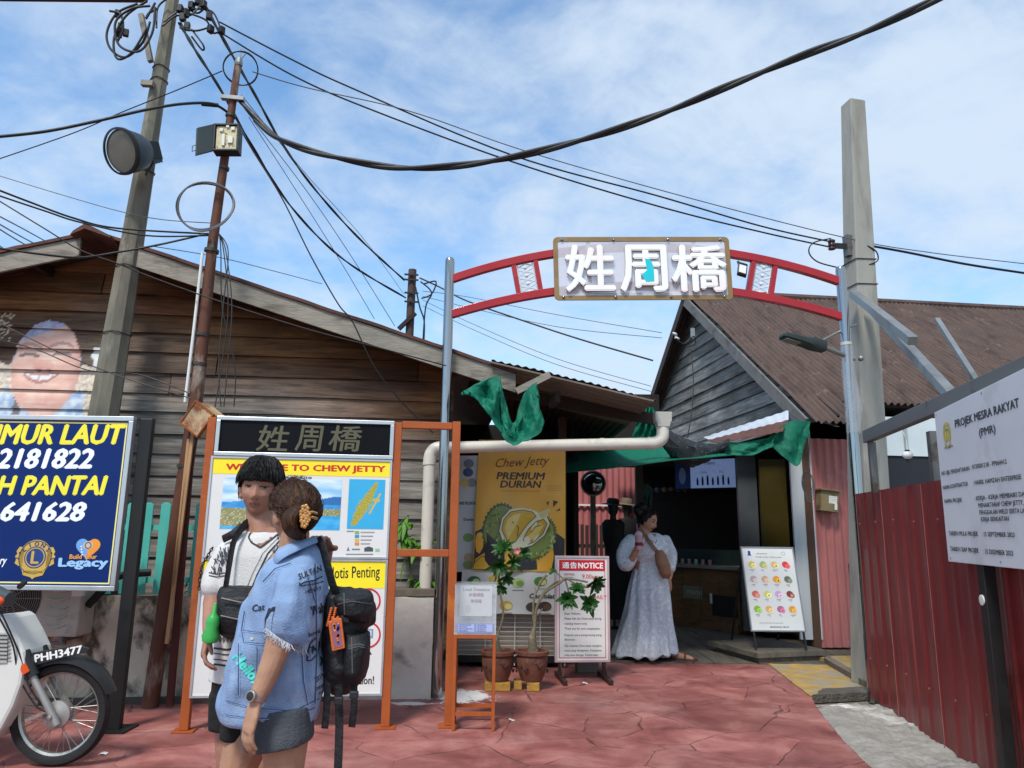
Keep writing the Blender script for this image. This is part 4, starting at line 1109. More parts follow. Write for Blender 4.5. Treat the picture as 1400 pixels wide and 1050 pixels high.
px1a = px1 + 0.0
m_ = MB(); m_.box(NP, px0, px1a, yA0 + 0.002, yA1, -0.02, 0.0); bsn = m_.build('black_sign', M('black_gloss', '#08090e', 0.45, 0.1, 3, spec=.15), nb)
m_ = MB(); rim(m_, NP, px0 - 0.008, px1a + 0.008, yA0 + 0.002, yA1 + 0.008, 0.028, 0.001, 0.016); m_.build('trim', ALU, bsn, bevel=0.003)
a_ = Art(NP)
for ch, xa, xb_ in (('姓', 350, 393), ('周', 403, 440), ('橋', 449, 493)):
    tpx(a_, ch, (xa, 616), (xb_, 617.5), 581, '#58553f', 1, 0.012, 0.08)
a_.build('lettering', PRINT, bsn)
def panelbox(y0, y1, nm):
    m_ = MB(); m_.box(NP, px0 - 0.02, px1, y0 + 0.004, y1 - 0.002, -0.02, 0.0); pn_ = m_.build(nm, WHITE, nb)
    m_ = MB(); rim(m_, NP, px0 - 0.025, px1 + 0.004, y0 + 0.003, y1 - 0.001, 0.014, 0.0005, 0.009); m_.build('trim', ALU, pn_); return pn_
wpn = panelbox(yB0, yA0, 'welcome_panel'); rpn = panelbox(yC0, yB0, 'rules_panel')
a_ = Art(NP)
l_, r_ = px0 - 0.008, px1 - 0.012
yb = NP.hit(420, 650)[1]
a_.rect(l_, yb, r_, yA0 - 0.017, '#f7e02a')
tpx(a_, 'WELCOME TO CHEW JETTY', (309, 645), (526, 648), 634, '#c6301d', 1, 0.045)
tpx(a_, 'World Heritage Site', (330, 654), (426, 656), 648.5, '#3a3a3a', 1, 0.01, 0.15)
def pic(x0, y0, x1, y1, cf, nu, nv, layer=0):
    (u0, v0), (u1, v1) = NP.hit(x0, y1), NP.hit(x1, y0)
    a_.grid(lambda u, v: a_.pt(u0 + (u1 - u0) * u, v0 + (v1 - v0) * v, layer), nu, nv, lambda u, v: (*cf(u, v), 1))
def seascape(u, v):
    f = fbm(u * 9, v * 9); hill = 0.50 + 0.16 * math.exp(-((u - 0.98) / 0.22) ** 2) + 0.07 * math.exp(-((u - 0.3) / 0.25) ** 2)
    shore = 0.28 + 0.1 * u + 0.03 * nz(u * 12, 2)
    if v > hill: return lerp(lin('#8cc4ea'), lin('#e6f1f6'), cl(0.45 + 0.9 * fbm(u * 3, v * 6) + 0.5 * (0.8 - v)))
    if v > 0.40: return lerp(lin('#2f86c9'), lin('#4ba0d6'), cl(0.5 + f)) if v < 0.5 or u < .5 else lin('#2d6fae')
    if v > shore - 0.1 or (u < 0.5 and v > 0.06 + 0.3 * max(0, u - .25)):
        w_ = nz(u * 60, v * 60)
        return lin('#d9d0bb') if w_ > 0.28 else lerp(lin('#6a7f4c'), lin('#a99a6b'), cl(0.5 + w_ + .3 * f))
    return lerp(lin('#2b9bd8'), lin('#4fb6e6'), cl(0.5 + f))
pic(300, 656, 468, 723, seascape, 120, 60)
def mapart(u, v):
    c = lin('#38a9d9'); x = (u - 0.12) + 0.0; d = (v - (0.06 + 1.05 * u))   # a long thin pier running up to the right
    w_ = 0.16 * math.exp(-((v - 0.45) / 0.35) ** 2) + 0.03
    q = u - (0.12 + 0.68 * v)
    if abs(q) < w_ * (0.9 + 0.5 * nz(u * 30, v * 30)) and 0.06 < v < 0.95:
        return lerp(lin('#c9b340'), lin('#7f8a3a'), cl(0.5 + nz(u * 40, v * 40)))
    if abs(q - 0.27) < 0.03 and .3 < v < .72 or abs(v - 0.66 + 0.1 * u) < 0.025 and u > .5 and q < .36: return lin('#c9b340')
    return c
pic(474, 656, 527, 723, mapart, 54, 70)
for i, c in enumerate(('#7fae5a', '#3f8fc4', '#d8b24a', '#d9843c')):
    ppx(a_, [(485, 726 + i * 5.2), (491, 726 + i * 5.2), (491, 730 + i * 5.2), (485, 730 + i * 5.2)], c); ppx(a_, [(493, 727 + i * 5.2), (512 - 2 * i, 727 + i * 5.2), (512 - 2 * i, 728.6 + i * 5.2), (493, 728.6 + i * 5.2)], '#999999')
for x0, x1, y in ((372, 452, 735), (474, 484, 725.5), (473, 510, 757)): ppx(a_, [(x0, y), (x1, y), (x1, y + 1.6), (x0, y + 1.6)], '#8a8a8a')
ppx(a_, [(474, 753), (476, 747), (478, 753)], '#7c7c86'); ppx(a_, [(498, 754), (498, 749), (504, 747), (510, 749), (510, 754)], '#4e4e58'); ppx(a_, [(481, 752), (492, 752), (492, 750), (481, 750)], '#6d8a7c'); ppx(a_, [(513, 754), (513, 750), (519, 750), (519, 754)], '#8fbf9f')
a_.build('print', PRINT, wpn)
a_ = Art(NP)
a_.rect(l_, NP.hit(480, 804)[1], r_, yB0 - 0.014, '#f5e229')
tpx(a_, 'Notice / Notis Penting', (399, 798), (519, 794), 777, '#26221a', 1, 0.012)
for y in (822, 868):
    cx, cy = NP.hit(503, y); a_.ring(cx, cy, 0.078, 0.09, '#c6263a', 1); a_.rect(cx - .03, cy - .02, cx + .035, cy + .04, '#7c93ad', 1); a_.rect(cx - .02, cy - .008, cx + .025, cy + .03, '#c7d6e2', 2)
    cx, cy = NP.hit(330, y); a_.ring(cx, cy, 0.078, 0.09, '#c6263a', 1); a_.rect(cx - .03, cy - .03, cx + .03, cy + .03, '#5d5d63', 1)
tpx(a_, 'Attention!', (463, 936), (511, 935), 925, '#2b2b2b', 1, 0.015)
cx, cy = NP.hit(500, 905); a_.shape([(cx - .01, cy), (cx + .02, cy), (cx + .02, cy + .05), (cx + .04, cy + .05), (cx + .005, cy + .1), (cx - .03, cy + .05), (cx - .01, cy + .05)], '#1f1f1f', 1)
a_.lines(NP.hit(300, 840)[0] - .02, NP.hit(300, 850)[1], 0.3, 6, 0.05, 0.012, '#777777', 1, 4)
a_.build('print', PRINT, rpn)

# ================================================================== PROJECT SIGN on the red wall
PF_ = RWF.at(0, 0, 0.105)
tl_, bl_ = PF_.hit(1275, 565), PF_.hit(1300, 768)
ps = thing('project_sign', 'white project notice board with crest and black print fixed on the red metal wall', 'sign', PF_(tl_[0] + 0.6, bl_[1], 0))
px_l = (tl_[0] + bl_[0]) / 2; pw_, pt_, pb_ = 1.35, tl_[1], bl_[1]
tr_ = PF_.hit(1396, 505)
m_ = MB(); m_.prism([(px_l - .01, pb_), (px_l + pw_, pb_ - 0.01), (px_l + pw_, pt_ + (tr_[1] - tl_[1]) / (tr_[0] - tl_[0]) * pw_), (px_l, pt_)], PF_, -0.03, 0.0)
m_.build('board', M('white_sign_board', '#c9cdd1', 0.5, 0.06, 2, dirt=('#aeb2b5', 2.5, .56, .75)), ps, bevel=0.003)
a_ = Art(PF_)
ink = '#2d2f36'
tpx(a_, 'PROJEK MESRA RAKYAT', (1307, 588), (1394.5, 560), 574, ink, 1, 0.03)
tpx(a_, '(PMR)', (1340, 600), (1362, 594), 586, ink, 1, 0.02)
tpx(a_, 'CO.JPM', (1292, 614.5), (1303, 612), 611, ink, 1, 0.02)
for body, p0, p1, yt in (('NO SIJIL PENDAFTARAN', (1288, 650), (1326, 643), 644.5), (': 0120201218 - PP064412', (1328, 641.5), (1377, 634), 635.5),
    ('NAMA KONTRAKTOR', (1290, 669.5), (1324, 664), 664), (': HAIRIL HAMZAH ENTERPRISE', (1331, 663), (1397, 655), 657),
    ('NAMA PROJEK', (1292, 688), (1316, 686), 682.5), (': KERJA - KERJA MEMBAIKI DAN', (1333, 684.5), (1406, 678), 678.5),
    ('MENAIKTARAF CHEW JETTY,', (1338.5, 694), (1400, 690), 688), ('PENGKALAN WELD SERTA LAIN', (1340, 703.5), (1407, 701), 697.5), ('KERJA BERKAITAN', (1342, 713), (1380, 712), 707),
    ('TARIKH MULA PROJEK', (1298, 732), (1338, 733), 726), (': 15 SEPTEMBER 2023', (1343, 733), (1388, 734.5), 727),
    ('TARIKH SIAP PROJEK', (1300, 753), (1339, 756), 747), (': 15 DISEMBER 2023', (1345, 757), (1386, 760), 750.5)):
    tpx(a_, body, p0, p1, yt, ink, 1, 0.012, ref='NO:')
cx, cy = PF_.hit(1295, 592); k_ = 0.055
for s_ in (-1, 1):
    a_.shape([(cx + s_ * k_ * q[0], cy + k_ * q[1]) for q in ((.15, .9), (.5, 1.1), (.8, .7), (.95, .1), (.85, -.6), (.5, -1.1), (.3, -.9), (.55, -.2), (.45, .5))][::s_], '#b8a84a', 1)
a_.shape([(cx - k_ * .42, cy + k_ * .5), (cx - k_ * .42, cy - k_ * .5), (cx, cy - k_ * .95), (cx + k_ * .42, cy - k_ * .5), (cx + k_ * .42, cy + k_ * .5)], '#cfc26a', 2)
a_.rect(cx - k_ * .38, cy + k_ * .2, cx + k_ * .38, cy + k_ * .45, '#7a8f4e', 3); a_.rect(cx - k_ * .1, cy - k_ * .6, cx + k_ * .1, cy + k_ * .15, '#a3913d', 3)
a_.oval(cx, cy + k_ * 1.0, k_ * .3, k_ * .22, '#c9b84f', 2); a_.shape([(cx - k_ * .8, cy - k_ * 1.1), (cx, cy - k_ * 1.35), (cx + k_ * .8, cy - k_ * 1.1), (cx + k_ * .7, cy - k_ * 1.35), (cx, cy - k_ * 1.6), (cx - k_ * .7, cy - k_ * 1.35)], '#b3a24a', 2)
for i in range(6):
    a_.oval(px_l + 0.03 + (i % 3) * 0.6, (pb_ + 0.02) if i < 3 else (pt_ - 0.02 + (i % 3) * 0.6 * (tr_[1] - tl_[1]) / (tr_[0] - tl_[0])), 0.006, 0.006, '#6b6b6b', 1, 10)
a_.build('lettering', PRINT, ps)
# stay rods and braces of the wall frame
m_ = MB(); m_.bar(P(1281, 437, 5.6), P(1342, 532, 4.9), 0.035, 0.035); o_ = m_.build('fluorescent_batten', STEEL); tag(o_, 'thin bare metal light batten sticking up from the rail of the red wall', 'light fitting')
m_ = MB(); m_.bar(P(1300, 590, 4.62), P(1330, 548, 4.5), 0.025, 0.05); m_.build('bracket', DSTEEL, redw)
# hanging bulb
hb = P(1239, 600, 5.15); he = P(1241, 622, 5.15)
lb = thing('hanging_bulb', 'bare bulb wrapped in clear plastic hanging from the rail above the red wall', 'light bulb', he)
m_ = MB(); m_.tube([hb + V((-.02, 0, .05)), hb, he + V((0, 0, .03))], 0.005, 6); m_.build('flex', WHITE, lb)
m_ = MB(); m_.ball(he, 0.028, 12, 9, (1.3, 1.1, 1)); m_.build('wrapped_bulb', clear_mat('crinkled_plastic', '#e6e8ea', 0.25, 0.1), lb, smooth=True)
m_ = MB(); m_.lathe([(0.014, 0), (0.016, 0.035)], he, (0, 0, 1), 10); m_.build('bulb_holder', BLK, lb, smooth=True)

# ================================================================== POLES
CONC = M('grey_concrete_pole', '#847f70', 0.88, 0.15, 4, stretch=(1, 1, .35), bump=0.2, dirt=[('#413f39', 1.0, .42, .62, (1.5, 1.5, .4)), ('#a9a597', 3, .6, .75)])
lp = thing('concrete_pole', 'tall tapering stained concrete utility pole leaning in front of the timber house', 'utility pole', (0, 0, 0))
DP = 6.33
pA, pB = P(142, 567, DP), P(236, 0, DP)
dP = (pB - pA).normalized(); base_ = pA + dP * (-pA.z / dP.z); top_ = pB + dP * 1.1
lp.location = base_; lp['_o'] = tuple(base_)
L_ = (top_ - base_).length
rad = lambda h: 0.163 - 0.0165 * h
m_ = MB(); m_.tube([base_ + dP * (L_ * i / 16) for i in range(17)], [rad(L_ * i / 16) for i in range(17)], 8); m_.build('shaft', CONC, lp, smooth=20)
onp = lambda py: (lambda t_: base_ + dP * t_)(min(((proj(base_ + dP * (L_ * i / 400))[1] - py) ** 2, L_ * i / 400) for i in range(401))[1])
hof = lambda py: (onp(py) - base_).length
WIRE = M('tie_wire', '#4a4640', 0.5, 0.2, 9, metal=0.5)
for py in (94, 112, 366, 458, 236):
    c_ = onp(py); r_ = rad(hof(py)) + 0.004
    m_ = MB(); m_.tube([c_ + V((r_ * math.cos(a * R(20)), r_ * math.sin(a * R(20)), 0.008 * math.sin(a))) for a in range(19)], 0.005, 5); m_.build('band', WIRE, lp)
STLC = M('weathered_angle_steel', '#7f7a70', 0.6, 0.2, 6, metal=0.3, dirt=('#5d4a3c', 4, .56, .7))
m_ = MB(); a0 = onp(92) + V((-.06, -.09, 0)); m_.bar(a0, P(193, 20, DP - .1), 0.045, 0.045, (0, -1, 0)); m_.build('crossarm_brace', STLC, lp)
m_ = MB(); m_.bar(P(-10, -6, DP - .12), P(200, -4, DP - .12), 0.07, 0.07, (0, -1, 0)); m_.build('crossarm', M('rusty_channel', '#4a3430', 0.7, 0.3, 6, metal=.2), lp)
m_ = MB(); m_.bar(P(194, 114, DP - .1), P(210, 115, DP - .1), 0.05, 0.05); m_.build('clip', STLC, lp)
BLACKC = M('black_cable', '#17171a', 0.55, 0.15, 12)
# clump of connectors and drooping jumper loops at the pole top
jl = thing('cable_loops', 'tangle of black jumper loops and connectors near the top of the concrete pole', 'cables', P(180, 40, DP - .15))
rn = random.Random(11)
for pts in ([(188, 5), (160, 18), (146, 45), (152, 68), (172, 78), (195, 58), (205, 30)], [(200, 2), (172, 22), (156, 52), (160, 80), (180, 72), (200, 40)], [(205, 8), (180, 12), (158, 30), (163, 62), (190, 70), (208, 45), (212, 10)], [(212, 4), (200, 25), (204, 18), (215, 12)], [(150, 15), (165, 20), (168, 40), (160, 58)]):
    dd = DP - rn.uniform(0.1, 0.35)
    q = [P(x, y, dd) for x, y in pts]
    def smooth_(q, n=7):
        o = []
        for i in range(len(q) - 1):
            p0, p1, p2, p3 = q[max(i - 1, 0)], q[i], q[i + 1], q[min(i + 2, len(q) - 1)]
            for j in range(n):
                t = j / n
                o.append(0.5 * ((2 * p1) + (p2 - p0) * t + (2 * p0 - 5 * p1 + 4 * p2 - p3) * t * t + (3 * p1 - p0 - 3 * p2 + p3) * t ** 3))
        return o + [q[-1]]
    m_ = MB(); m_.tube(smooth_(q), 0.011, 7); m_.build('loop', BLACKC, jl, smooth=True)
for x, y in ((161, 19), (165, 37), (172, 45), (163, 46)):
    m_ = MB(); m_.cube(P(x, y, DP - .2), 0.05, 0.04, 0.07, 0.4); m_.build('connector', BLACKC, jl, bevel=0.006)
jr = thing('cable_clamps', 'cluster of black clamps and jumpers on the right side of the concrete pole top', 'cables', P(262, 20, DP - .1))
for i, (x, y) in enumerate(((246, 12), (255, 18), (262, 8), (270, 2), (278, 6), (286, 22), (288, 40), (256, 36), (303, 42), (250, 24))):
    m_ = MB(); m_.cube(P(x, y, DP - .1), 0.055, 0.05, 0.075, i * 0.7); m_.build('clamp', BLACKC, jr, bevel=0.008)
for pts in ([(222, 36), (240, 22), (262, 20), (280, -2)], [(224, 30), (250, 12), (270, 18), (282, 8)], [(258, 18), (282, 28), (290, 45), (303, 42)], [(262, 12), (290, 16), (302, 40)], [(246, 38), (268, 42), (290, 36)], [(214, 38), (216, 10), (232, -4)], [(262, 40), (278, 62), (276, 68), (262, 50)]):
    m_ = MB(); m_.tube(smooth_([P(x, y, DP - .08 - .02 * (x % 5)) for x, y in pts]), 0.009, 6); m_.build('jumper', BLACKC, jr, smooth=True)

# rusty pole with its conduits
g0 = G(205, 967); DR = g0.y
rp = thing('rusty_pole', 'slim rusty steel pole with white conduit and timber strips strapped to it', 'pole', g0)
RUSTP = M('rusty_pipe', '#5d3a2c', 0.75, 0.3, 6, stretch=(2, 2, .6), bump=0.25, metal=0.1, dirt=[('#9a8d80', 2.3, .56, .66, (2, 2, .7)), ('#33201a', 3, .6, .75)])
path = [P(205, 967, DR), P(236, 760, DR), P(267, 555, DR), P(291, 330, DR), P(326, 84, DR)]
m_ = MB(); m_.tube(path, [0.062, 0.06, 0.056, 0.042, 0.030], 14); m_.build('shaft', RUSTP, rp, smooth=True)
m_ = MB(); m_.bar(P(232, 965, DR - .02), P(262, 610, DR - .02), 0.05, 0.03, (0, -1, 0)); m_.build('steel_channel', M('red_rust_steel', '#4e211b', 0.75, 0.3, 6), rp)
for a, b_, w_ in (((228, 880), (264, 590), .026), ((237, 800), (258, 600), .02)):
    m_ = MB(); m_.bar(P(*a, DR - .075), P(*b_, DR - .075), w_, 0.02, (0, -1, 0)); m_.build('timber_strip', M('raw_timber', '#b08a63', 0.8, 0.25, 6, stretch=(1, 1, .2)), rp)
m_ = MB(); m_.tube([P(253, 550, DR - .06), P(264, 460, DR - .06), P(277, 345, DR - .06)], 0.013, 8); m_.build('conduit', WHITE, rp, smooth=True)
for py, px in ((500, 272), (460, 276), (640, 252), (345, 289), (232, 306), (160, 315)):
    c_ = P(px, py, DR); m_ = MB(); m_.lathe([(0.062 if py > 300 else .045, 0), (0.062 if py > 300 else .045, 0.025)], c_, (0.1, 0, 1), 14); m_.build('strap', WIRE, rp)
m_ = MB(); m_.bar(P(303, 133, DR - .03), P(334, 136, DR - .03), 0.05, 0.035); m_.build('bracket', STEEL, rp)
m_ = MB(); m_.lathe([(0.034, 0), (0.038, 0.02), (0.03, 0.07), (0.015, 0.08)], P(326, 90, DR), (0, 0, 1), 12)
m_.tube([P(328, 80, DR), P(330, 66, DR)], 0.006, 5); m_.tube([P(328, 82, DR), P(336, 74, DR)], 0.005, 5); m_.build('pole_cap', STEEL, rp)
# open junction box high on the pole
jb = thing('junction_box', 'open black cable junction box with its door hanging on the rusty pole', 'junction box', P(307, 187, DR - .1))
jf = Frame(P(291, 207, DR - .12), (1, 0.05, 0.04), None, (0.05, -1, 0.02)); jf.ey = jf.ez.cross(jf.ex)
k_ = DR / F_PX * 1.04
m_ = MB(); m_.box(jf, 0, 35 * k_, 0, 42 * k_, -0.09, -0.02); rim(m_, jf, 0, 35 * k_, 0, 42 * k_, 0.016, -0.019, 0.02); m_.build('box', M('black_plastic', '#202325', 0.5, 0.15, 8), jb, bevel=0.003)
m_ = MB(); m_.box(jf, 3.6 * k_, 31.5 * k_, 3.6 * k_, 38.5 * k_, -0.018, 0.002); m_.build('terminal_plate', M('cream_plastic', '#c2b893', 0.5, 0.25, 30, dirt=('#4d493c', 26, .56, .64)), jb)
for x_, y_, w_, h_ in ((12, 8, 4, 18), (20, 12, 7, 10), (8, 30, 5, 5), (24, 32, 5, 5), (17, 36, 4, 4)):
    m_ = MB(); m_.box(jf, x_ * k_, (x_ + w_) * k_, y_ * k_, (y_ + h_) * k_, 0.003, 0.016); m_.build('terminal', M('pale_plastic', '#d6d3c6', .5, .1), jb, bevel=0.002)
df = Frame(jf(0, 0, 0.0), (-0.62, -0.55, -0.56), (-.06, 0, 1)); df.ez = df.ex.cross(df.ey).normalized()
m_ = MB(); m_.box(df, 0.0, 27 * k_, 0.0, 42 * k_, -0.012, 0.012); jdoor = m_.build('door', M('grey_plastic', '#3a4346', 0.5, 0.15, 8), jb, bevel=0.006)
m_ = MB(); m_.tube([df(.16, .06, .02), df(.19, .06, .03), df(.19, .11, .03), df(.16, .11, .02)], 0.004, 5); m_.build('latch', WIRE, jdoor)
# coils
cl_ = thing('cable_coil', 'coil of spare grey cable tied halfway up the rusty pole', 'cable coil', P(280, 282, DR - .1))
GREYC = M('grey_cable', '#5f6064', 0.5, 0.15, 9)
for k in range(4):
    c_ = P(280 + k * 0.6, 282 + rn.uniform(-1, 1), DR - .09 - .012 * k); rx, rz = 0.245 + rn.uniform(-.008, .008), 0.215 + rn.uniform(-.01, .01)
    m_ = MB(); m_.tube([c_ + V((rx * math.cos(a * R(10)), 0.02 * math.sin(a * R(20)), rz * math.sin(a * R(10)))) for a in range(37)], 0.0065, 6); m_.build('turn', GREYC, cl_, smooth=True)
cl2 = thing('cable_hoop', 'loose hoop of black cable round the very top of the rusty pole', 'cable coil', P(328, 94, DR))
c_ = P(329, 94, DR)
for k in (0, 1):
    m_ = MB(); m_.tube([c_ + V((0.15 * math.cos(a * R(12)), -0.13 * math.sin(a * R(12)), 0.085 * math.sin(a * R(12) + .35) + k * .01 * math.sin(a * R(24)))) for a in range(31)], 0.006, 6); m_.build('turn', BLACKC, cl2, smooth=True)

# floodlight on the concrete pole
fc = P(168, 207, DP - .42); fax = V((-.36, -.82, -.42)).normalized()
fl_ = thing('floodlight', 'round dark grey industrial floodlight bracketed to the concrete pole', 'floodlight', fc)
GREYM = M('slate_metal', '#3f4a50', 0.5, 0.15, 5, metal=0.3)
m_ = MB(); m_.lathe([(0.185, 0.02), (0.2, 0.0), (0.2, 0.03), (0.18, 0.035)], fc, fax, 36, cap=False); m_.build('rim', BLK, fl_, smooth=40)
m_ = MB(); m_.lathe([(0.188, 0.0), (0.183, -0.06), (0.165, -0.14), (0.14, -0.2), (0.10, -0.205)], fc, fax, 36); m_.build('reflector_body', GREYM, fl_, smooth=35)
m_ = MB(); m_.lathe([(0.18, 0.012), (0.12, 0.020), (0.001, 0.022)], fc, fax, 36, cap=False); m_.build('glass', M('floodlight_glass', '#6d6a62', 0.12, 0.15, 4, spec=.6), fl_, smooth=True)
bx = fc - fax * 0.25; bfz = Frame(bx, fax.cross(V((0, 0, 1))), None, fax); bfz.ey = bfz.ez.cross(bfz.ex)
m_ = MB(); m_.box(bfz, -0.11, 0.11, -0.08, 0.08, -0.07, 0.05); m_.build('driver_box', BLK, fl_, bevel=0.008)
m_ = MB()
for i in range(7): m_.box(bfz, -0.105 + i * .033, -0.095 + i * .033, 0.08, 0.105, -0.06, 0.045)
m_.box(bfz, -0.11, 0.11, 0.078, 0.083, -0.06, 0.045); m_.build('cooling_fins', GREYM, fl_)
m_ = MB(); m_.bar(bx - fax * .05, onp(222), 0.06, 0.012); m_.bar(bx + V((.08, -.02, -.12)), onp(243), 0.012, 0.012); m_.bar(bx + V((.08, -.02, -.12)), bx - fax * .06, 0.012, 0.012); m_.build('bracket', GREYM, fl_)

# right concrete pole with steel struts
DQ = 7.2
qa, qb = P(1187, 660, DQ), P(1166, 141, DQ)
dQ = (qb - qa).normalized(); q0 = qa + dQ * (-qa.z / dQ.z)
rpole = thing('square_pole', 'bare square grey concrete pole rising behind the right gate post', 'utility pole', q0)
SQC = M('pale_concrete', '#97958d', 0.88, 0.12, 4, stretch=(1.5, 1.5, .4), bump=0.2, dirt=('#7a776f', 2, .52, .7, (2, 2, .4)))
exq = V((0.985, 0.17, 0)); sxq = dQ.cross(exq).normalized(); exq = sxq.cross(dQ)
m_ = MB()
def ringq(h, s): c = q0 + dQ * h; return [c + exq * (s * a) + sxq * (s * b_) for a, b_ in ((-1, -1), (1, -1), (1, 1), (-1, 1))]
LQ = (qb - q0).length
m_.loft([ringq(0, 0.155), ringq(LQ, 0.088)]); m_.build('shaft', SQC, rpole, bevel=0.012)
onq = lambda py: min(((proj(q0 + dQ * (LQ * i / 400))[1] - py) ** 2, i) for i in range(401))[1]
atq = lambda py: q0 + dQ * (LQ * onq(py) / 400)
for py in (360, 393):
    c_ = atq(py); m_ = MB(); s_ = 0.088 + 0.067 * (1 - onq(py) / 400) + 0.006
    m_.tube([c_ + exq * (s_ * a) + sxq * (s_ * b_) + V((0, 0, z)) for a, b_, z in ((-1, -1, 0), (1, -1, .02), (1, 1, .01), (-1, 1, 0), (-1, -1, 0))], 0.005, 5); m_.build('tie_wire', WIRE, rpole)
m_ = MB(); c_ = atq(338); m_.box(Frame(c_, exq, None, -sxq), -0.16, -0.10, -0.12, 0.1, -0.03, 0.05); m_.build('insulator_plate', DSTEEL, rpole)
m_ = MB(); m_.bar(P(1142, 336, DQ - .05), P(1160, 337, DQ - .05), 0.012, 0.06); m_.build('insulator_hook', BLK, rpole)
m_ = MB(); m_.lathe([(.02, -.06), (.036, -.055), (.036, -.04), (.028, -.03), (.036, -.02), (.036, 0.0), (.028, .01), (.036, .02), (.036, .04), (.02, .05)], P(1137, 334, DQ - .05), (0, 0, 1), 14); m_.build('insulator', M('brown_glaze', '#3d2a26', .25, .2, 9), rpole, smooth=40)
for nm, a, b_ in (('brace', (1166, 401, DQ - .2), (1248, 466, 5.5)), ('brace', (1186, 415, DQ - .2), (1303, 543, 5.05))):
    m_ = MB(); m_.bar(P(*a), P(*b_), 0.07, 0.07); o_ = m_.build('steel_strut', STEEL, None, bevel=0.004)
    tag(o_, 'short galvanised steel strut sloping from the square pole and ending in the air' if b_[0] < 1260 else 'long galvanised steel strut sloping from the square pole down to the wall rail', 'strut', 'struts of the square pole')
# far pole behind the timber house roof
fp = P(561, 470, 13.0)
fpo = thing('timber_pole', 'distant dark service pole with wires standing behind the timber house roof', 'utility pole', (fp.x, 13.0, 0))
m_ = MB(); m_.tube([(fp.x - .05, 13, 0), P(564, 369, 13)], 0.075, 10); m_.build('shaft', M('dark_pole_timber', '#4a3a35', .8, .25, 4), fpo, smooth=True)
m_ = MB(); m_.bar(P(545, 450, 12.9), P(568, 428, 12.9), 0.07, 0.07); m_.build('brace', TIM, fpo)
for y in (375, 382, 400, 412):
    m_ = MB(); m_.bar(P(553, y, 12.9), P(572, y + 1, 12.9), 0.025, 0.03); m_.build('peg', BLK, fpo)

# ================================================================== CABLES
def cable(label, r, pts, d, mat=None, group='overhead cables', strands=1, n=9):
    k = len(pts); q = []
    for i, p in enumerate(pts):
        dd = d if isinstance(d, (int, float)) else (p[2] if len(p) > 2 else d[0] + (d[1] - d[0]) * i / (k - 1))
        q.append(P(p[0], p[1], dd))
    q = smooth_(q, n)
    m_ = MB()
    if strands == 1: m_.tube(q, r, 6)
    else:
        ln = 0; acc = [0]
        for a, b_ in zip(q, q[1:]): ln += (b_ - a).length; acc.append(ln)
        fine_ = []; 
        for i in range(len(q) - 1):
            for j in range(4): fine_.append((q[i].lerp(q[i + 1], j / 4), acc[i] + (acc[i + 1] - acc[i]) * j / 4))
        for s in range(strands):
            pp = []
            for i, (c, l) in enumerate(fine_):
                t = (fine_[min(i + 1, len(fine_) - 1)][0] - fine_[max(i - 1, 0)][0]).normalized(); sx = t.cross(V((0, 0, 1))).normalized(); up = sx.cross(t)
                a = l * 4.5 + s * 2 * math.pi / strands
                pp.append(c + (sx * math.cos(a) + up * math.sin(a)) * r * 0.42)
            m_.tube(pp, r * 0.74, 7)
    o = m_.build('overhead_cable', mat or BLACKC, smooth=True)
    return tag(o, label, 'cable', group)
cable('thick twisted black cable sagging across the whole sky to the top right', 0.026, [(330, 140), (365, 178), (393, 195), (450, 213), (540, 229), (620, 227), (700, 215), (800, 190), (900, 157), (1000, 116), (1100, 75), (1180, 45), (1285, -3), (1360, -38)], (DR, 4.4), strands=2)
cable('upper of two parallel black wires from the concrete pole to the right insulator', 0.008, [(300, 30), (400, 82), (480, 120), (700, 212), (900, 268), (1040, 309), (1138, 331)], (DP, DQ))
cable('lower of two parallel black wires from the concrete pole to the right insulator', 0.008, [(304, 46), (400, 103), (500, 147), (700, 221), (900, 282), (1040, 317), (1136, 338)], (DP, DQ))
cable('thin grey wire from the rusty pole past the square pole to the right', 0.005, [(345, 98), (420, 120), (560, 152), (720, 207), (940, 270), (1160, 326), (1270, 345), (1405, 361)], (DR, 7.5), GREYC)
cable('black wire leaving the square pole towards the right edge', 0.012, [(1190, 336), (1240, 345), (1320, 361), (1405, 374)], (DQ, 7.2))
cable('short black jumper hanging under the right insulator', 0.007, [(1136, 326), (1112, 332), (1106, 345), (1118, 358), (1146, 366)], DQ - .1)
cable('short jumper loop on the right face of the square pole', 0.007, [(1186, 336), (1198, 344), (1200, 356), (1188, 362)], DQ - .1)
cable('heavy black cable from the concrete pole down to the lower peg of the distant pole', 0.017, [(246, 32), (268, 70), (303, 125), (345, 200), (400, 285), (470, 355), (556, 408)], (DP, 13.0), strands=2)
cable('heavy black cable from the concrete pole down to the top of the distant pole', 0.017, [(280, 8), (318, 76), (350, 132), (385, 195), (430, 258), (490, 325), (554, 384)], (DP, 13.0), strands=2)
cable('black drop wire running from the junction box over the roof and down the boards', 0.006, [(326, 172), (345, 205), (385, 270), (425, 350), (462, 415), (482, 440), (510, 498), (545, 545), (592, 592)], (DR, 6.6))
cable('thin wire from the rusty pole to the roof edge, left one of a pair', 0.0035, [(340, 160), (395, 245), (455, 340), (512, 436)], (DR, 7.5), GREYC)
cable('thin wire from the rusty pole to the roof edge, right one of a pair', 0.0035, [(346, 165), (420, 262), (480, 350), (540, 446)], (DR, 7.5), GREYC)
cable('thin wire slanting down to the roof beside the distant pole', 0.004, [(330, 130), (420, 240), (500, 330), (552, 402)], (DR, 12.8), GREYC)
cable('black service cable entering from the left at lamp height to the rusty pole', 0.012, [(-15, 188), (60, 180), (130, 166), (200, 150), (250, 142), (290, 142), (312, 154)], (5.0, DR))
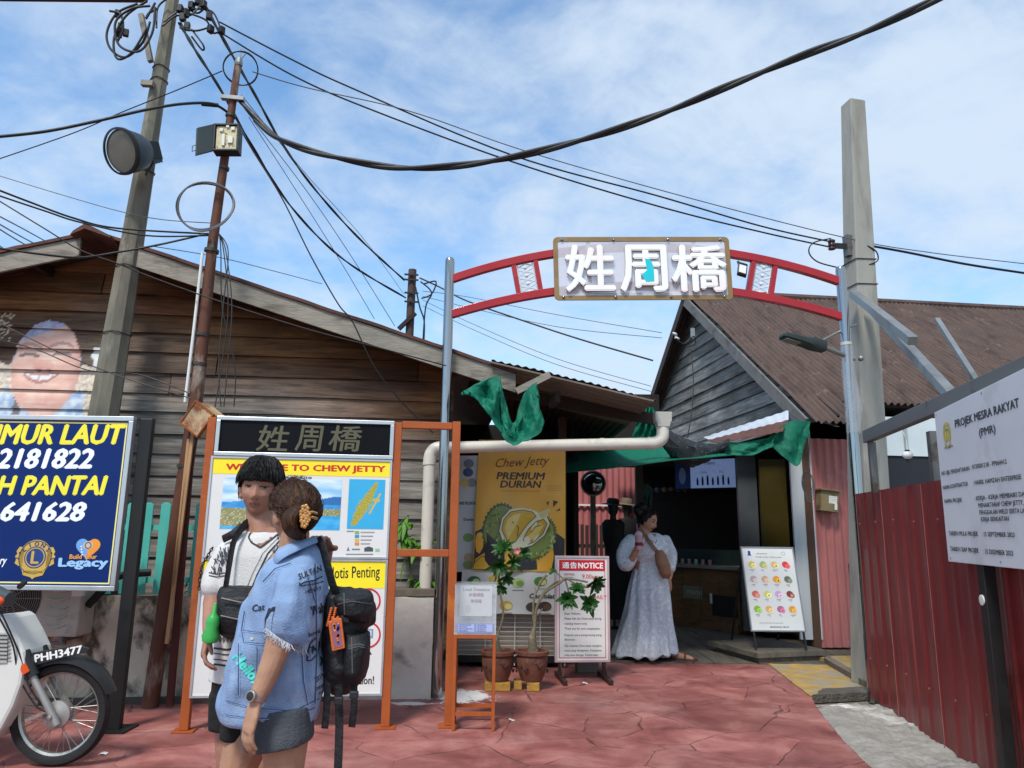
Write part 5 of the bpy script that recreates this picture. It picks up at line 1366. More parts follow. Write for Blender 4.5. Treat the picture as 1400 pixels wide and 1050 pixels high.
m_ = MB(); m_.tube([P(276, 142, DR - .05), P(298, 144, DR - .05)], 0.02, 8); tag(m_.build('cable_splice', BLACKC, smooth=True), 'black splice sleeve on the service cable left of the rusty pole', 'cable splice')
cable('thin wire crossing behind the concrete pole up to the top of the rusty pole', 0.005, [(-15, 222), (100, 182), (170, 152), (240, 124), (304, 97)], (6.4, DR))
cable('thin grey wire from the left edge passing the coil', 0.004, [(-15, 236), (70, 262), (160, 288), (220, 300), (290, 305)], (6.5, DR), GREYC)
for i, (pts, r) in enumerate(([(-12, 262), (40, 278), (100, 300), (160, 312), (290, 319)], .008), ([(-12, 255), (60, 286), (110, 302), (200, 323), (286, 322)], .007), ([(-12, 330), (60, 345), (90, 352), (140, 350), (200, 335), (285, 318)], .009)) if False else enumerate((([(-12, 256), (40, 276), (100, 298), (160, 312), (290, 320)], .008), ([(-12, 264), (60, 288), (110, 304), (200, 322), (286, 322)], .007), ([(-12, 338), (60, 348), (110, 352), (160, 345), (220, 334), (285, 319)], .009))):
    cable(['black wire from the left edge to the coil, upper of two close wires', 'black wire from the left edge to the coil, lower of two close wires', 'black wire dipping across the gable peak up to the coil'][i], r, pts, (5.3, DR))
cable('long black wire crossing the gable in front of the left pole to the lean-to', 0.006, [(-12, 268), (60, 312), (110, 342), (160, 360), (210, 380), (300, 412), (420, 450), (520, 476), (610, 500)], (5.6, 6.1))
for i, y in enumerate((292, 302, 308, 330)):
    cable('strand of black cable bundle over the left roof, %s from the top' % ('first', 'second', 'third', 'last')[i], 0.010 if i < 3 else .008, [(-12, y - 2), (30, y + 20 + 2 * i), (70, y + 42 + i), (115, y + 66)], (9.0, 16.0))
cable('thin wire across the forehead of the mural', 0.005, [(-12, 436), (60, 472), (110, 494), (180, 520), (262, 545)], (6.0, 5.75))
cable('thin wire across the mouth of the mural', 0.005, [(-12, 462), (50, 478), (120, 506), (190, 512), (260, 538)], (6.0, 5.75))
cable('faint grey wire from the coil sloping behind the roof to the right', 0.004, [(205, 336), (300, 352), (380, 372), (440, 388)], (DR, 8.5), GREYC)
for i, (x0, x1, x2) in enumerate(((306, 312, 300), (309, 318, 308), (302, 306, 318), (312, 308, 296))):
    cable('dark wire hanging from the coil against the boards, number %s from the pole' % ('one', 'two', 'three', 'four')[i], 0.005, [(300, 320), (x0, 345), (x1 - i, 420), (x2 + 3, 500), (x2 - 6 + 4 * i, 556)], (DR - .05, 5.75), group='hanging wires')
for i, (pts, r) in enumerate((([(574, 380), (600, 392), (640, 412), (720, 440), (800, 466), (893, 493)], .016), ([(578, 398), (640, 406), (760, 430), (905, 455)], .006), ([(578, 405), (660, 425), (770, 448), (905, 462)], .006), ([(578, 410), (640, 440), (760, 490), (890, 528)], .006), ([(578, 418), (650, 452), (760, 498), (890, 535)], .006))):
    cable(['heavy black cable from the distant pole to the gable of the right house', 'highest thin wire from the distant pole to the right house', 'second thin wire from the distant pole to the right house', 'third thin wire from the distant pole to the right house', 'lowest thin wire from the distant pole to the right house'][i], r, pts, (13, 12), BLACKC if i == 0 else GREYC)
for i, pts in enumerate(([(575, 385), (590, 400), (582, 420), (578, 470)], [(580, 388), (596, 385), (590, 402), (576, 408)], [(568, 392), (574, 420), (580, 440), (579, 475)])):
    cable(['black lead dangling down the right side of the distant pole', 'curl of wire beside the top of the distant pole', 'black lead hugging the distant pole'][i], .014, pts, 12.8, group='leads of the distant pole')
cable('wire running down the grey gable boards', 0.008, [(945, 478), (948, 520), (946, 560), (940, 598)], (12.0, 10.8))
gi = thing('gable_insulator', 'white cable insulator and bracket fixed high on the grey gable', 'insulator', P(935, 470, 12.2))
for x, y in ((922, 458), (925, 464)):
    m_ = MB(); m_.lathe([(.02, 0), (.045, .01), (.045, .03), (.02, .04)], P(x, y, 12.0), (.5, 0, 1), 12); m_.build('insulator', WHITE, gi, smooth=True)
m_ = MB(); m_.cube(P(947, 456, 12.0), .06, .06, .18); m_.build('bracket', STEEL, gi)
m_ = MB(); m_.tube(smooth_([P(924, 463, 11.9), P(935, 470, 11.9), P(948, 460, 11.9), P(950, 470, 11.9), P(938, 474, 11.9)]), .012, 5); m_.build('lead', BLACKC, gi)

# ================================================================== BY THE HOUSE WALL
# rusty tilted metal box
bxc = P(271, 573, DR - .16); bf_ = Frame(bxc, (0.80, 0.12, 0.58), None, (-0.05, -0.96, 0.25)); bf_.ey = bf_.ez.cross(bf_.ex)
rb = thing('metal_box', 'rust-stained cream metal box hung askew on the rusty pole', 'box', bxc)
m_ = MB(); s_ = 0.10
bf2 = Frame(bxc, (0.62, 0.55, -0.56), None, None)
bfx = V((0.66, -0.35, 0.0)).normalized()
bff = Frame(bxc, (0.80, -0.18, -0.57), (0.50, -0.10, 0.86), None)
bff.ey = (bff.ey - bff.ex * bff.ey.dot(bff.ex)).normalized(); bff.ez = bff.ex.cross(bff.ey)
m_.box(bff, -0.10, 0.10, -0.105, 0.105, -0.20, 0.02)
m_.build('box', M('rusted_cream_sheet', '#b59a77', 0.65, 0.2, 5, dirt=[('#7a3f1c', 5, .50, .62), ('#c9b796', 3, .56, .7)]), rb, bevel=0.004)
m_ = MB(); rim(m_, bff, -0.107, 0.107, -0.112, 0.112, 0.012, 0.0, 0.028); m_.build('rusty_edge', M('orange_rust', '#8a4a20', .8, .3, 9), rb)
# teal picket fence
TEAL = M('teal_paint', '#55bcb0', 0.55, 0.12, 5, stretch=(1, 1, .4), dirt=('#2d6d66', 5, .6, .75))
tf = thing('picket_fence', 'low teal painted picket fence standing on the plaster wall', 'fence', LW(3.4, 0.8, -.03))
TFR = LW.at(0, 0, -0.02)
for pxx in (27, 52, 77, 102, 127, 152, 176, 198, 222, 246, 270):
    x_ = TFR.hit(pxx, 750)[0]; yt, yb_ = TFR.hit(pxx, 687)[1], TFR.hit(pxx, 812)[1]; w_ = 0.038
    m_ = MB(); m_.prism([(x_ - w_, yb_), (x_ + w_, yb_), (x_ + w_, yt - .02), (x_ + w_ * .6, yt - .004), (x_, yt), (x_ - w_ * .6, yt - .004), (x_ - w_, yt - .02)], TFR, 0, 0.018); m_.build('picket', TEAL, tf, bevel=0.003)
for y in (721, 793):
    z_ = TFR.hit(200, y)[1]; xa = TFR.hit(0, 750)[0]; xb_ = TFR.hit(283, 750)[0]
    m_ = MB(); m_.box(TFR, xa, xb_, z_ - .022, z_ + .022, -.022, -.002); m_.build('rail', TEAL, tf)
# air conditioner unit
AF = Frame((0, LW(4.4, 0, 0).y - 0.06, 0), (1, 0.06, 0))
a0, a1 = AF.hit(-60, 872), AF.hit(108, 806); axe = AF.hit(108, 840)[0]
ac = thing('air_conditioner', 'cream outdoor air conditioner unit mounted below the blue signboard', 'air conditioner', AF(axe - .4, .5, -.15))
CREAM = M('aged_cream_metal', '#b7b0a4', 0.5, 0.1, 4, dirt=('#8d8478', 4, .56, .72))
z0_, z1_ = AF.hit(60, 871)[1], AF.hit(60, 871)[1] + 0.56
ax0 = axe - 0.80
m_ = MB(); m_.box(AF, ax0, axe, z0_, z1_, -0.25, 0.0); m_.build('casing', CREAM, ac, bevel=0.012)
m_ = MB(); c_ = AF(ax0 + .27, (z0_ + z1_) / 2, 0.004)
for r_ in [.03 + .016 * i for i in range(14)]:
    m_.tube([c_ + AF.ex * (r_ * math.cos(a * R(15))) + V((0, 0, r_ * math.sin(a * R(15)))) for a in range(25)], .0025, 4, cap=False)
for i in range(12): m_.tube([c_ + AF.ex * (.03 * math.cos(i * R(30))) + V((0, 0, .03 * math.sin(i * R(30)))), c_ + AF.ex * (.24 * math.cos(i * R(30))) + V((0, 0, .24 * math.sin(i * R(30))))], .003, 4)
m_.build('fan_guard', M('grey_wire_guard', '#8a8780', .5, .1), ac)
m_ = MB(); m_.lathe([(.235, 0), (.235, .002)], AF(ax0 + .27, (z0_ + z1_) / 2, 0.0005), AF.ez, 32); m_.build('fan_opening', M('fan_shadow', '#2b2a28', .8, .2), ac)
for i in range(7):
    m_ = MB(); z_ = z0_ + .08 + i * .065; xa = ax0 + .56
    m_.tube([AF(xa, z_ + .01, .004), AF(xa + .05, z_ - .008, .008), AF(xa + .10, z_ - .008, .008), AF(xa + .15, z_ + .01, .004)], .008, 5); m_.build('louvre', CREAM, ac)
m_ = MB(); m_.box(AF, axe - .06, axe + .02, z0_ + .30, z0_ + .36, -.02, .03); m_.build('valve_cover', WHITE, ac, bevel=.006)
m_ = MB()
for xx in (ax0 + .1, axe - .12): m_.box(AF, xx, xx + .03, z0_ - .035, z0_ - .002, -.3, .02)
m_.box(AF, ax0 + .1, axe - .09, z0_ - .06, z0_ - .036, -.05, -.02); m_.build('wall_bracket', DSTEEL, ac)
m_ = MB(); m_.tube(smooth_([AF(axe + .01, z0_ + .22, -.1), AF(axe + .10, z0_ + .33, -.1), AF(axe + .2, z0_ + .44, -.15), AF(axe + .42, z0_ + .47, -.2)]), .03, 8); m_.build('hose', BLACKC, ac, smooth=True)

# white rain pipe in front of the house end
PIPE = M('aged_white_pvc', '#cfc9bc', 0.45, 0.08, 5, dirt=('#9c9484', 3, .58, .75))
DPI = 6.76
pp = [P(586, 812, DPI), P(582, 640, DPI)]; e0 = P(583, 640, DPI); e1 = P(612, 612, DPI); e2 = P(893, 606, DPI + .05)
dp = thing('rain_pipe', 'fat white plastic rain pipe bending across in front of the durian banner', 'pipe', (pp[0].x, pp[0].y, .8))
m_ = MB(); vert_x = (pp[0].x + pp[1].x) / 2
el = [V((vert_x, DPI, e1.z - .14)), V((vert_x + .012, DPI, e1.z - .06)), V((vert_x + .055, DPI, e1.z - .012)), V((vert_x + .13, DPI, e1.z))]
m_.tube([V((vert_x, DPI, .81)), V((vert_x, DPI, e1.z - .15))], .054, 18); m_.build('vertical_pipe', PIPE, dp, smooth=40)
m_ = MB(); m_.tube(smooth_([V((vert_x, DPI, e1.z - .16))] + el + [V((vert_x + .17, DPI, e1.z))]), .060, 18); m_.build('elbow', PIPE, dp, smooth=40)
m_ = MB(); m_.tube([V((vert_x + .16, DPI, e1.z)), e2], .054, 18); m_.build('horizontal_pipe', PIPE, dp, smooth=40)
m_ = MB(); u_ = P(906, 583, DPI + .05); m_.tube(smooth_([e2 - V((.05, 0, 0)), e2 + V((.02, 0, .005)), V((u_.x - .01, u_.y, e2.z + .05)), V((u_.x, u_.y, u_.z))]), .058, 18); m_.build('elbow', PIPE, dp, smooth=40)
m_ = MB(); hz = u_.z - .01
m_.loft([[V((u_.x + sx * a, u_.y + sy * .06, hz + h)) for sx, sy in ((-1, -1), (1, -1), (1, 1), (-1, 1))] for h, a in ((0, .055), (.05, .065), (.05, .075), (.14, .08))]); m_.build('hopper', M('grey_pvc', '#a8a69e', .5, .08), dp, bevel=.004)
for xx in (.35, .75):
    c_ = V((vert_x + .16, DPI, e1.z)).lerp(e2, xx); m_ = MB(); m_.lathe([(.058, -.02), (.058, .02)], c_, (1, 0, 0), 18); m_.build('joint_ring', PIPE, dp, smooth=40)

# green shade nets
NETG = translucent_mat('green_shade_net', '#128065', 0.6, 0.4, 0.45, 26)
def hang(pxs_a, pxs_b, da, db, nu, nv, sag, seed, fold=.03):
    A = smooth_([P(*p, da) for p in pxs_a], 6); B = smooth_([P(*p, db) for p in pxs_b], 6)
    pick = lambda L, t: L[min(int(t * (len(L) - 1)), len(L) - 2)].lerp(L[min(int(t * (len(L) - 1)), len(L) - 2) + 1], t * (len(L) - 1) - min(int(t * (len(L) - 1)), len(L) - 2))
    mb = MB()
    def f(u, v):
        p = pick(A, u).lerp(pick(B, u), v)
        w_ = math.sin(math.pi * v)
        return p + V((0.4 * fold * fbm(u * 5 + seed, v * 3), fold * 1.6 * fbm(u * 9 + seed, v * 1.5, 2) * w_ + fold * 1.2 * math.sin(u * 22 + 3 * v + seed) * w_, -sag * w_ + fold * .6 * fbm(u * 6, v * 6 + seed)))
    mb.grid(f, nu, nv); return mb
m_ = hang([(630, 538), (652, 524), (672, 516), (684, 514), (686, 530), (692, 556), (698, 578), (706, 572), (712, 550), (722, 528), (734, 522)], [(642, 540), (654, 548), (664, 562), (674, 578), (684, 592), (692, 602), (704, 607), (720, 602), (736, 592), (744, 580), (738, 560)], 6.34, 6.2, 110, 40, .0, 3, .05)
tag(m_.build('shade_net', NETG, smooth=True, solid=.004), 'crumpled green shade net hanging in a V from the lean-to eave', 'shade net', 'green shade nets')
m_ = hang([(772, 646), (830, 641), (900, 632), (1000, 622)], [(778, 618), (840, 612), (900, 606), (965, 606)], 7.8, 10.0, 60, 30, .04, 8, .012)
tag(m_.build('shade_net', NETG, smooth=True, solid=.003), 'flat green shade net stretched as a canopy over the walkway', 'shade net', 'green shade nets')
m_ = hang([(880, 560), (888, 556), (896, 562)], [(862, 600), (880, 604), (900, 600)], 8.2, 8.3, 24, 16, 0, 5)
tag(m_.build('shade_net', NETG, smooth=True, solid=.003), 'small dark green net scrap behind the pipe hopper', 'shade net', 'green shade nets')
m_ = hang([(992, 606), (1020, 604), (1050, 598), (1062, 588), (1080, 576), (1108, 576)], [(990, 624), (1025, 622), (1055, 612), (1062, 616), (1090, 637), (1100, 606)], 8.45, 8.4, 60, 20, .02, 12, .03)
tag(m_.build('shade_net', NETG, smooth=True, solid=.004), 'green net tied in a twisted bunch under the corner of the gable roof', 'shade net', 'green shade nets')
m_ = MB(); pts = smooth_([P(905, 592, 8.2), P(925, 612, 8.25), (P(960, 622, 8.3)), P(995, 606, 8.4)], 9)
rings = []
for i, p in enumerate(pts):
    t_ = i / (len(pts) - 1); r_ = .06 + .08 * math.sin(math.pi * min(1, t_ * 1.15))
    rings.append([p + V((.3 * r_ * math.sin(a * R(22.5)), r_ * (1 + .3 * fbm(t_ * 9, a * .7)) * math.cos(a * R(22.5)), r_ * (1 + .35 * fbm(t_ * 9, a * .8, 4)) * math.sin(a * R(22.5)))) for a in range(16)])
m_.loft(rings); tag(m_.build('net_bundle', M('black_net', '#22252a', .7, .4, 18, bump=.6, dirt=('#5a5e63', 20, .56, .66)), smooth=True), 'rolled bundle of black netting slung under the grey gable', 'net bundle')
# small awning under the gable
aw = thing('small_awning', 'narrow rusty and translucent sheet awning below the grey gable boards', 'awning', P(1010, 590, 9.2))
A_, B_, C_, D_ = P(962, 598, 9.7), P(1078, 561, 8.87), P(1078, 574, 8.6), P(975, 604, 8.95)
m_ = MB(); m_.grid(lambda u, v: A_.lerp(B_, u).lerp(D_.lerp(C_, u), v) + V((0, 0, .004 * math.sin(u * 60))), 120, 4); m_.build('clear_sheet', M('pale_translucent_sheet', '#b5bcc4', .4, .15, 4), aw, smooth=True, solid=.003)
A_, B_, C_, D_ = P(966, 602, 8.94), P(1078, 574, 8.58), P(1070, 590, 8.35), P(980, 606, 8.45)
m_ = MB(); m_.grid(lambda u, v: A_.lerp(B_, u).lerp(D_.lerp(C_, u), v) + V((0, 0, .004 * math.sin(u * 60))), 120, 4); m_.build('rusty_sheet', RUST_EDGE, aw, smooth=True, solid=.003)

# ================================================================== MOTORBIKE
RUB = M('tyre_rubber', '#1c1b1b', 0.8, 0.2, 12, bump=.2); CHR = M('dull_chrome', '#a9a6a0', 0.35, 0.15, 8, metal=.8, dirt=('#6b5a4b', 9, .58, .72))
CASTA = M('cast_aluminium', '#9f9d98', 0.5, 0.12, 8, metal=.6, dirt=('#6f6a62', 7, .55, .72)); BPL = M('black_plastic', '#202325', 0.5, 0.15, 8)
BWH = M('white_bike_plastic', '#cfd0ca', 0.35, 0.06, 3, dirt=('#a3927d', 5, .62, .78), coat=.2)
mo = G(74, 1047); MK = Frame(mo, (1, 0.03, 0))
mt = thing('motorbike', 'white underbone motorbike with spoked front wheel parked at the left edge', 'motorbike', mo)
def wheel(cx, r, full=True):
    c = MK(cx, r, 0)
    m_ = MB(); k_ = r - .045
    m_.lathe([(k_ - .012, -.024), (k_ + .005, -.036), (k_ + .03, -.036), (r - .008, -.024), (r, -.008), (r, .008), (r - .008, .024), (k_ + .03, .036), (k_ + .005, .036), (k_ - .012, .024)], c, MK.ez, 56, cap=False)
    wh = m_.build('wheel', RUB, mt, smooth=40)
    m_ = MB(); m_.lathe([(k_ - .006, -.022), (k_ - .024, -.014), (k_ - .024, .014), (k_ - .006, .022), (k_, 0), (k_ - .006, -.022)], c, MK.ez, 56, cap=False); m_.build('rim', CHR, wh, smooth=40)
    m_ = MB()
    for i in range(32):
        a = R(i * 11.25); b_ = a + R(24) * (1 if i % 4 < 2 else -1); z = .028 * (1 if i % 2 else -1)
        m_.tube([c + MK.ex * (.055 * math.cos(b_)) + MK.ey * (.055 * math.sin(b_)) + MK.ez * z, c + MK.ex * ((k_ - .02) * math.cos(a)) + MK.ey * ((k_ - .02) * math.sin(a))], .0022, 4)
    m_.build('spokes', CHR, wh)
    m_ = MB(); m_.lathe([(.02, -.06), (.05, -.05), (.058, -.03), (.058, .02), (.076, .03), (.076, .048), (.045, .056), (.02, .066)], c, MK.ez, 32); m_.build('hub', CASTA, wh, smooth=35)
wr = MK.hit(92, 904)[1] / 2
wheel(0.0, wr); WBS = -1.21; wheel(WBS, wr)
for sz in (.085, -.085):
    a_, b_ = MK.hit(91, 985, sz), MK.hit(50, 924, sz); a_ = (0.012, wr - .012); dd = V((-.55, .83)).normalized(); b_ = (a_[0] + dd.x * .27, a_[1] + dd.y * .27); c_ = (a_[0] + dd.x * .42, a_[1] + dd.y * .42)
    m_ = MB(); m_.tube([MK(a_[0] + .02, a_[1] - .035, sz), MK(*a_, sz), MK(*b_, sz)], .021, 14); m_.build('fork_leg', CASTA, mt, smooth=40)
    m_ = MB(); m_.tube([MK(*b_, sz), MK(*c_, sz)], [.033, .04], 12, flat=1.2); m_.build('fork_cover', BPL, mt, smooth=40)
    m_ = MB(); q_ = (b_[0] + dd.x * .06, b_[1] + dd.y * .06); f_ = Frame(MK(*q_, sz + (.036 if sz > 0 else -.036)), MK.ex * dd.x + MK.ey * dd.y, None, MK.ez); f_.ey = f_.ez.cross(f_.ex)
    m_.box(f_, -.03, .025, -.02, .02, -.004, .008); m_.build('reflector', M('orange_reflector', '#d1531c', .25, .1), mt, bevel=.003)
    m_ = MB(); m_.lathe([(.012, 0), (.012, .014), (.006, .016)], MK(0, wr, sz + (.016 if sz > 0 else -.03)), MK.ez, 8); m_.build('axle_nut', CHR, mt)
m_ = MB(); rings = []
for i in range(23):
    a = R(22 + 128 * i / 22); r_ = wr + .028; fl_a = .075 * (1 if i > 3 else .6 + .1 * i)
    c_ = lambda rr, z: MK(rr * math.cos(a), wr + rr * math.sin(a), z)
    rings.append([c_(r_ - .03, -fl_a * .75), c_(r_, -fl_a * .7), c_(r_ + .012, -fl_a * .35), c_(r_ + .014, fl_a * .35), c_(r_, fl_a * .7), c_(r_ - .03, fl_a * .75), c_(r_ - .033, fl_a * .7), c_(r_ - .004, fl_a * .6), c_(r_ + .006, 0), c_(r_ - .004, -fl_a * .6), c_(r_ - .033, -fl_a * .7)])
m_.loft(rings); m_.build('front_fender', BPL, mt, smooth=40)
NPF = MK.at(0, 0, .06)
pl_ = [NPF.hit(*p) for p in ((45, 892), (108, 881), (124, 886), (121, 891), (52, 909))]
m_ = MB(); m_.prism(pl_[::-1], NPF, 0, .012); plo = m_.build('number_plate', BPL, mt, bevel=.003)
a_ = Art(NPF, z=.0135); tpx(a_, 'PHH3477', (50, 905), (114, 892), 894.5, '#e9e9e6', 1, .035); a_.build('plate_lettering', PRINT, plo)
SH = MK.at(0, 0, .10)
out_ = [SH.hit(*p) for p in ((-34, 846), (0, 842), (6, 840), (14, 846), (26, 868), (36, 890), (38, 905), (33, 935), (22, 965), (6, 995), (-8, 1012), (-34, 1016))]
m_ = MB(); m_.prism(out_[::-1], SH, -.26, .03); m_.build('leg_shield', BWH, mt, bevel=.02)
m_ = MB(); g_ = [SH.hit(*p) for p in ((-30, 862), (12, 864), (16, 872), (15, 905), (-30, 908))]; m_.prism(g_[::-1], SH, .0315, .038); m_.build('side_panel', M('dusty_plastic', '#a9a9a2', .5, .1), mt, bevel=.003)
for i in range(7):
    m_ = MB(); y_ = 868 + i * 5.4; p_, q_ = SH.hit(-28, y_, .038), SH.hit(14, y_ + .5, .038); m_.bar(SH(*p_, .040), SH(*q_, .040), .004, .005, MK.ez); m_.build('vent_slot', BPL, mt)
hb_ = MK.hit(6, 818, .18)
m_ = MB(); m_.tube([MK(hb_[0] - .30, hb_[1] + .02, .06), MK(hb_[0] - .1, hb_[1] + .02, .14), MK(hb_[0] + .045, hb_[1] - .005, .2)], [.06, .05, .035], 14, flat=1.2); hco = m_.build('handlebar_cowl', M('grey_plastic', '#3a4346', 0.5, 0.15, 8), mt, smooth=True)
m_ = MB(); m_.ball(MK(hb_[0] - .005, hb_[1] - .01, .235), .034, 12, 9, (1.2, .8, .5), MK); m_.build('indicator', M('orange_reflector', '#d1531c'), hco, smooth=True)
m_ = MB(); m_.tube([MK(hb_[0] - .12, hb_[1] + .04, .15), MK(hb_[0] - .22, hb_[1] + .05, .36)], .017, 10); m_.tube([MK(hb_[0] - .12, hb_[1] + .04, -.15), MK(hb_[0] - .22, hb_[1] + .05, -.36)], .017, 10); m_.build('handlebar_grips', RUB, mt, smooth=True)
for pts in ([MK(hb_[0] - .05, hb_[1] - .02, .2), MK(hb_[0] + .02, hb_[1] - .1, .2), MK(-.20, .62, .13), MK(-.13, .45, .12), MK(-.03, wr + .03, .09)], [MK(hb_[0] - .08, hb_[1] - .02, .18), MK(-.24, .70, .16), MK(-.2, .5, .11), MK(-.09, wr + .06, .10), MK(-.02, wr + .02, .085)]):
    m_ = MB(); m_.tube(smooth_(pts), .0045, 6); m_.build('brake_cable', BLACKC, mt, smooth=True)
m_ = MB(); m_.bar(MK(-.03, wr + .03, .07), MK(-.16, wr - .03, .06), .012, .02); m_.build('brake_arm', CHR, mt)
# body, seat, engine and tail beyond the left edge
m_ = MB(); rings = []
for x_, y_, h_, w_ in ((-.38, .50, .16, .16), (-.6, .52, .12, .2), (-.85, .62, .16, .26), (-1.1, .68, .16, .26), (-1.5, .76, .08, .12)):
    rings.append([MK(x_, y_ + h_ * math.sin(a * R(30)), w_ / 2 * math.cos(a * R(30))) for a in range(12)])
m_.loft(rings); m_.build('body', BWH, mt, smooth=True)
m_ = MB(); rings = []
for x_, y_, h_, w_ in ((-.62, .68, .03, .16), (-.7, .75, .05, .24), (-1.0, .79, .05, .27), (-1.35, .83, .05, .22), (-1.42, .83, .03, .14)):
    rings.append([MK(x_, y_ + h_ * math.sin(a * R(30)), w_ / 2 * math.cos(a * R(30))) for a in range(12)])
m_.loft(rings); m_.build('seat', RUB, mt, smooth=True)
m_ = MB(); m_.box(MK, -.78, -.48, .22, .42, -.12, .12); m_.build('engine', CASTA, mt, bevel=.03)
m_ = MB(); m_.tube([MK(-.5, .26, .13), MK(-.8, .2, .15), MK(-1.4, .32, .15)], [.02, .03, .045], 12); m_.build('exhaust', CHR, mt, smooth=True)
m_ = MB(); m_.bar(MK(-.75, .3, .1), MK(WBS, wr, .09), .03, .05); m_.build('swing_arm', BPL, mt)

# ================================================================== BANNERS
BD = 7.78
BN = Frame((0, BD, 0), (1, 0.015, 0))
def wv(s=1.0, k=0.0): return lambda x, y: s * (0.014 * math.sin(x * 7 + y * 2.5 + k) + 0.008 * math.sin(x * 17 - y * 4 + k) + 0.006 * nz(x * 5, y * 5, k))
def sheet(fr, pxs, mat, name, parent, warp, col, nu=30, nv=40):
    tl, tr, br, bl = [V(fr.hit(*p)) for p in pxs]
    mb = MB(); mb.cur = (*lin(col), 1)
    mb.grid(lambda u, v: (lambda q: fr(q.x, q.y, warp(q.x, q.y)))(bl.lerp(br, u).lerp(tl.lerp(tr, u), v)), nu, nv)
    return mb.build(name, mat, parent, smooth=True)
ban = thing('durian_banner', 'tall yellow vinyl banner advertising premium durian with cut fruit picture', 'banner', BN(.1, .9, 0))
w1 = wv(1.0); sheet(BN, ((655, 601), (773, 603), (773, 782), (646, 780)), VINYL, 'sheet', ban, w1, '#eeb23a')
a_ = Art(BN, z=.003, step=.0016, warp=w1); a_.recalc = False
def px2(pts): return [a_.fr.hit(*p) for p in pts]
def fan(pts, col, layer):          # star-shaped outline filled from its middle, follows the folds
    q = px2(pts); c = (sum(p[0] for p in q) / len(q), sum(p[1] for p in q) / len(q))
    for i in range(len(q)):
        a, b_ = q[i], q[(i + 1) % len(q)]
        m1, m2 = ((a[0] + c[0]) / 2, (a[1] + c[1]) / 2), ((b_[0] + c[0]) / 2, (b_[1] + c[1]) / 2)
        a_.shape([c, m1, m2], col, layer); a_.shape([m1, a, b_, m2], col, layer)
def pov(cx, cy, rx, ry, rot=0, spikes=0, amp=.1, n=34):
    pts = []; n = spikes * 2 if spikes else n
    for i in range(n):
        a = 2 * math.pi * i / n; k_ = 1 + (amp * (i % 2) if spikes else 0); x, y = rx * k_ * math.cos(a), ry * k_ * math.sin(a); c_, s_ = math.cos(R(rot)), math.sin(R(rot))
        pts.append((cx + x * c_ - y * s_, cy + x * s_ + y * c_))
    return pts
tpx(a_, 'Chew Jetty', (678, 643), (752, 639), 627, '#6b3c14', 1, -.006, .45)
tpx(a_, 'PREMIUM', (679, 655), (745, 656), 645.5, '#33201a', 1, .028, .18)
tpx(a_, 'DURIAN', (684, 666.5), (740, 667), 657, '#33201a', 1, .028, .18)
tpx(a_, 'Freshly cut at Chew Jetty', (686, 672), (738, 672.5), 670, '#7a5316', 1)
for k_ in range(3): a_.line(px2([(748 + i * 3, 664 + k_ * 3 + (i % 2)) for i in range(8)]), .004, '#b98420', 1)
ppx_ = lambda pts, c, l: a_.shape(px2(pts), c, l)
for pts in ([(647, 779), (650, 727), (660, 722), (660, 779)], [(660, 722), (690, 752), (690, 779), (660, 779)], [(690, 740), (730, 740), (730, 779), (690, 779)], [(730, 752), (757, 726), (757, 779), (730, 779)], [(757, 726), (772, 737), (772, 779), (757, 779)]): ppx_(pts, '#2b2a2f', 0)
for pts in ([(747, 687), (751, 685), (749, 692)], [(756, 684), (763, 686), (756, 694)], [(765, 695), (759, 699), (766, 698)]): ppx_(pts, '#4a2a18', 1)
rn = random.Random(5)
fan(pov(683, 722, 22, 33, 12, 30, .10), '#4d5a22', 1); fan(pov(683, 722, 20.5, 31, 12), '#7d8b3c', 2)
for i in range(70):
    a, r_ = rn.uniform(0, 6.28), math.sqrt(rn.random()); x, y = 683 + 19 * r_ * math.cos(a), 722 + 29 * r_ * math.sin(a)
    ppx_([(x - 1.7, y + 1.4), (x + 1.7, y + 1.4), (x + .3, y - 2.2)], rn.choice(('#5c6b2a', '#97a552', '#48551f')), 3)
fan(pov(728, 736, 34, 27, -42, 44, .10), '#5d6a26', 3); fan(pov(727, 735, 33, 26, -42), '#8b9a42', 4)
for i in range(60):
    a = rn.uniform(-.6, 2.2); r_ = rn.uniform(.8, 1.0); x, y = 728 + 30 * r_ * math.cos(a), 736 + 26 * r_ * math.sin(a)
    ppx_([(x - 1.8, y + 1.6), (x + 1.8, y + 1.2), (x + 1, y - 2.4)], rn.choice(('#c3ca7a', '#6d7a2c', '#aab65c')), 5)
fan([(682, 726), (686, 708), (696, 697), (712, 694), (728, 697), (737, 701), (746, 697), (751, 699), (748, 706), (752, 716), (745, 732), (728, 746), (706, 752), (690, 748)], '#efe8bf', 6)
ppx_([(736, 704), (749, 695), (753, 698), (743, 710)], '#d8cf8c', 7)
fan([(686, 724), (689, 710), (698, 700), (714, 697), (728, 700), (733, 706), (722, 716), (713, 728), (705, 740), (694, 742)], '#d9b02e', 7)
fan([(690, 722), (694, 710), (702, 704), (712, 702), (708, 714), (700, 728), (695, 736)], '#efd878', 8)
fan([(715, 738), (722, 724), (733, 713), (743, 710), (748, 716), (742, 730), (730, 741), (720, 745)], '#d9ab28', 7)
fan([(722, 734), (730, 722), (739, 715), (743, 719), (736, 730), (728, 738)], '#f0d56a', 8)
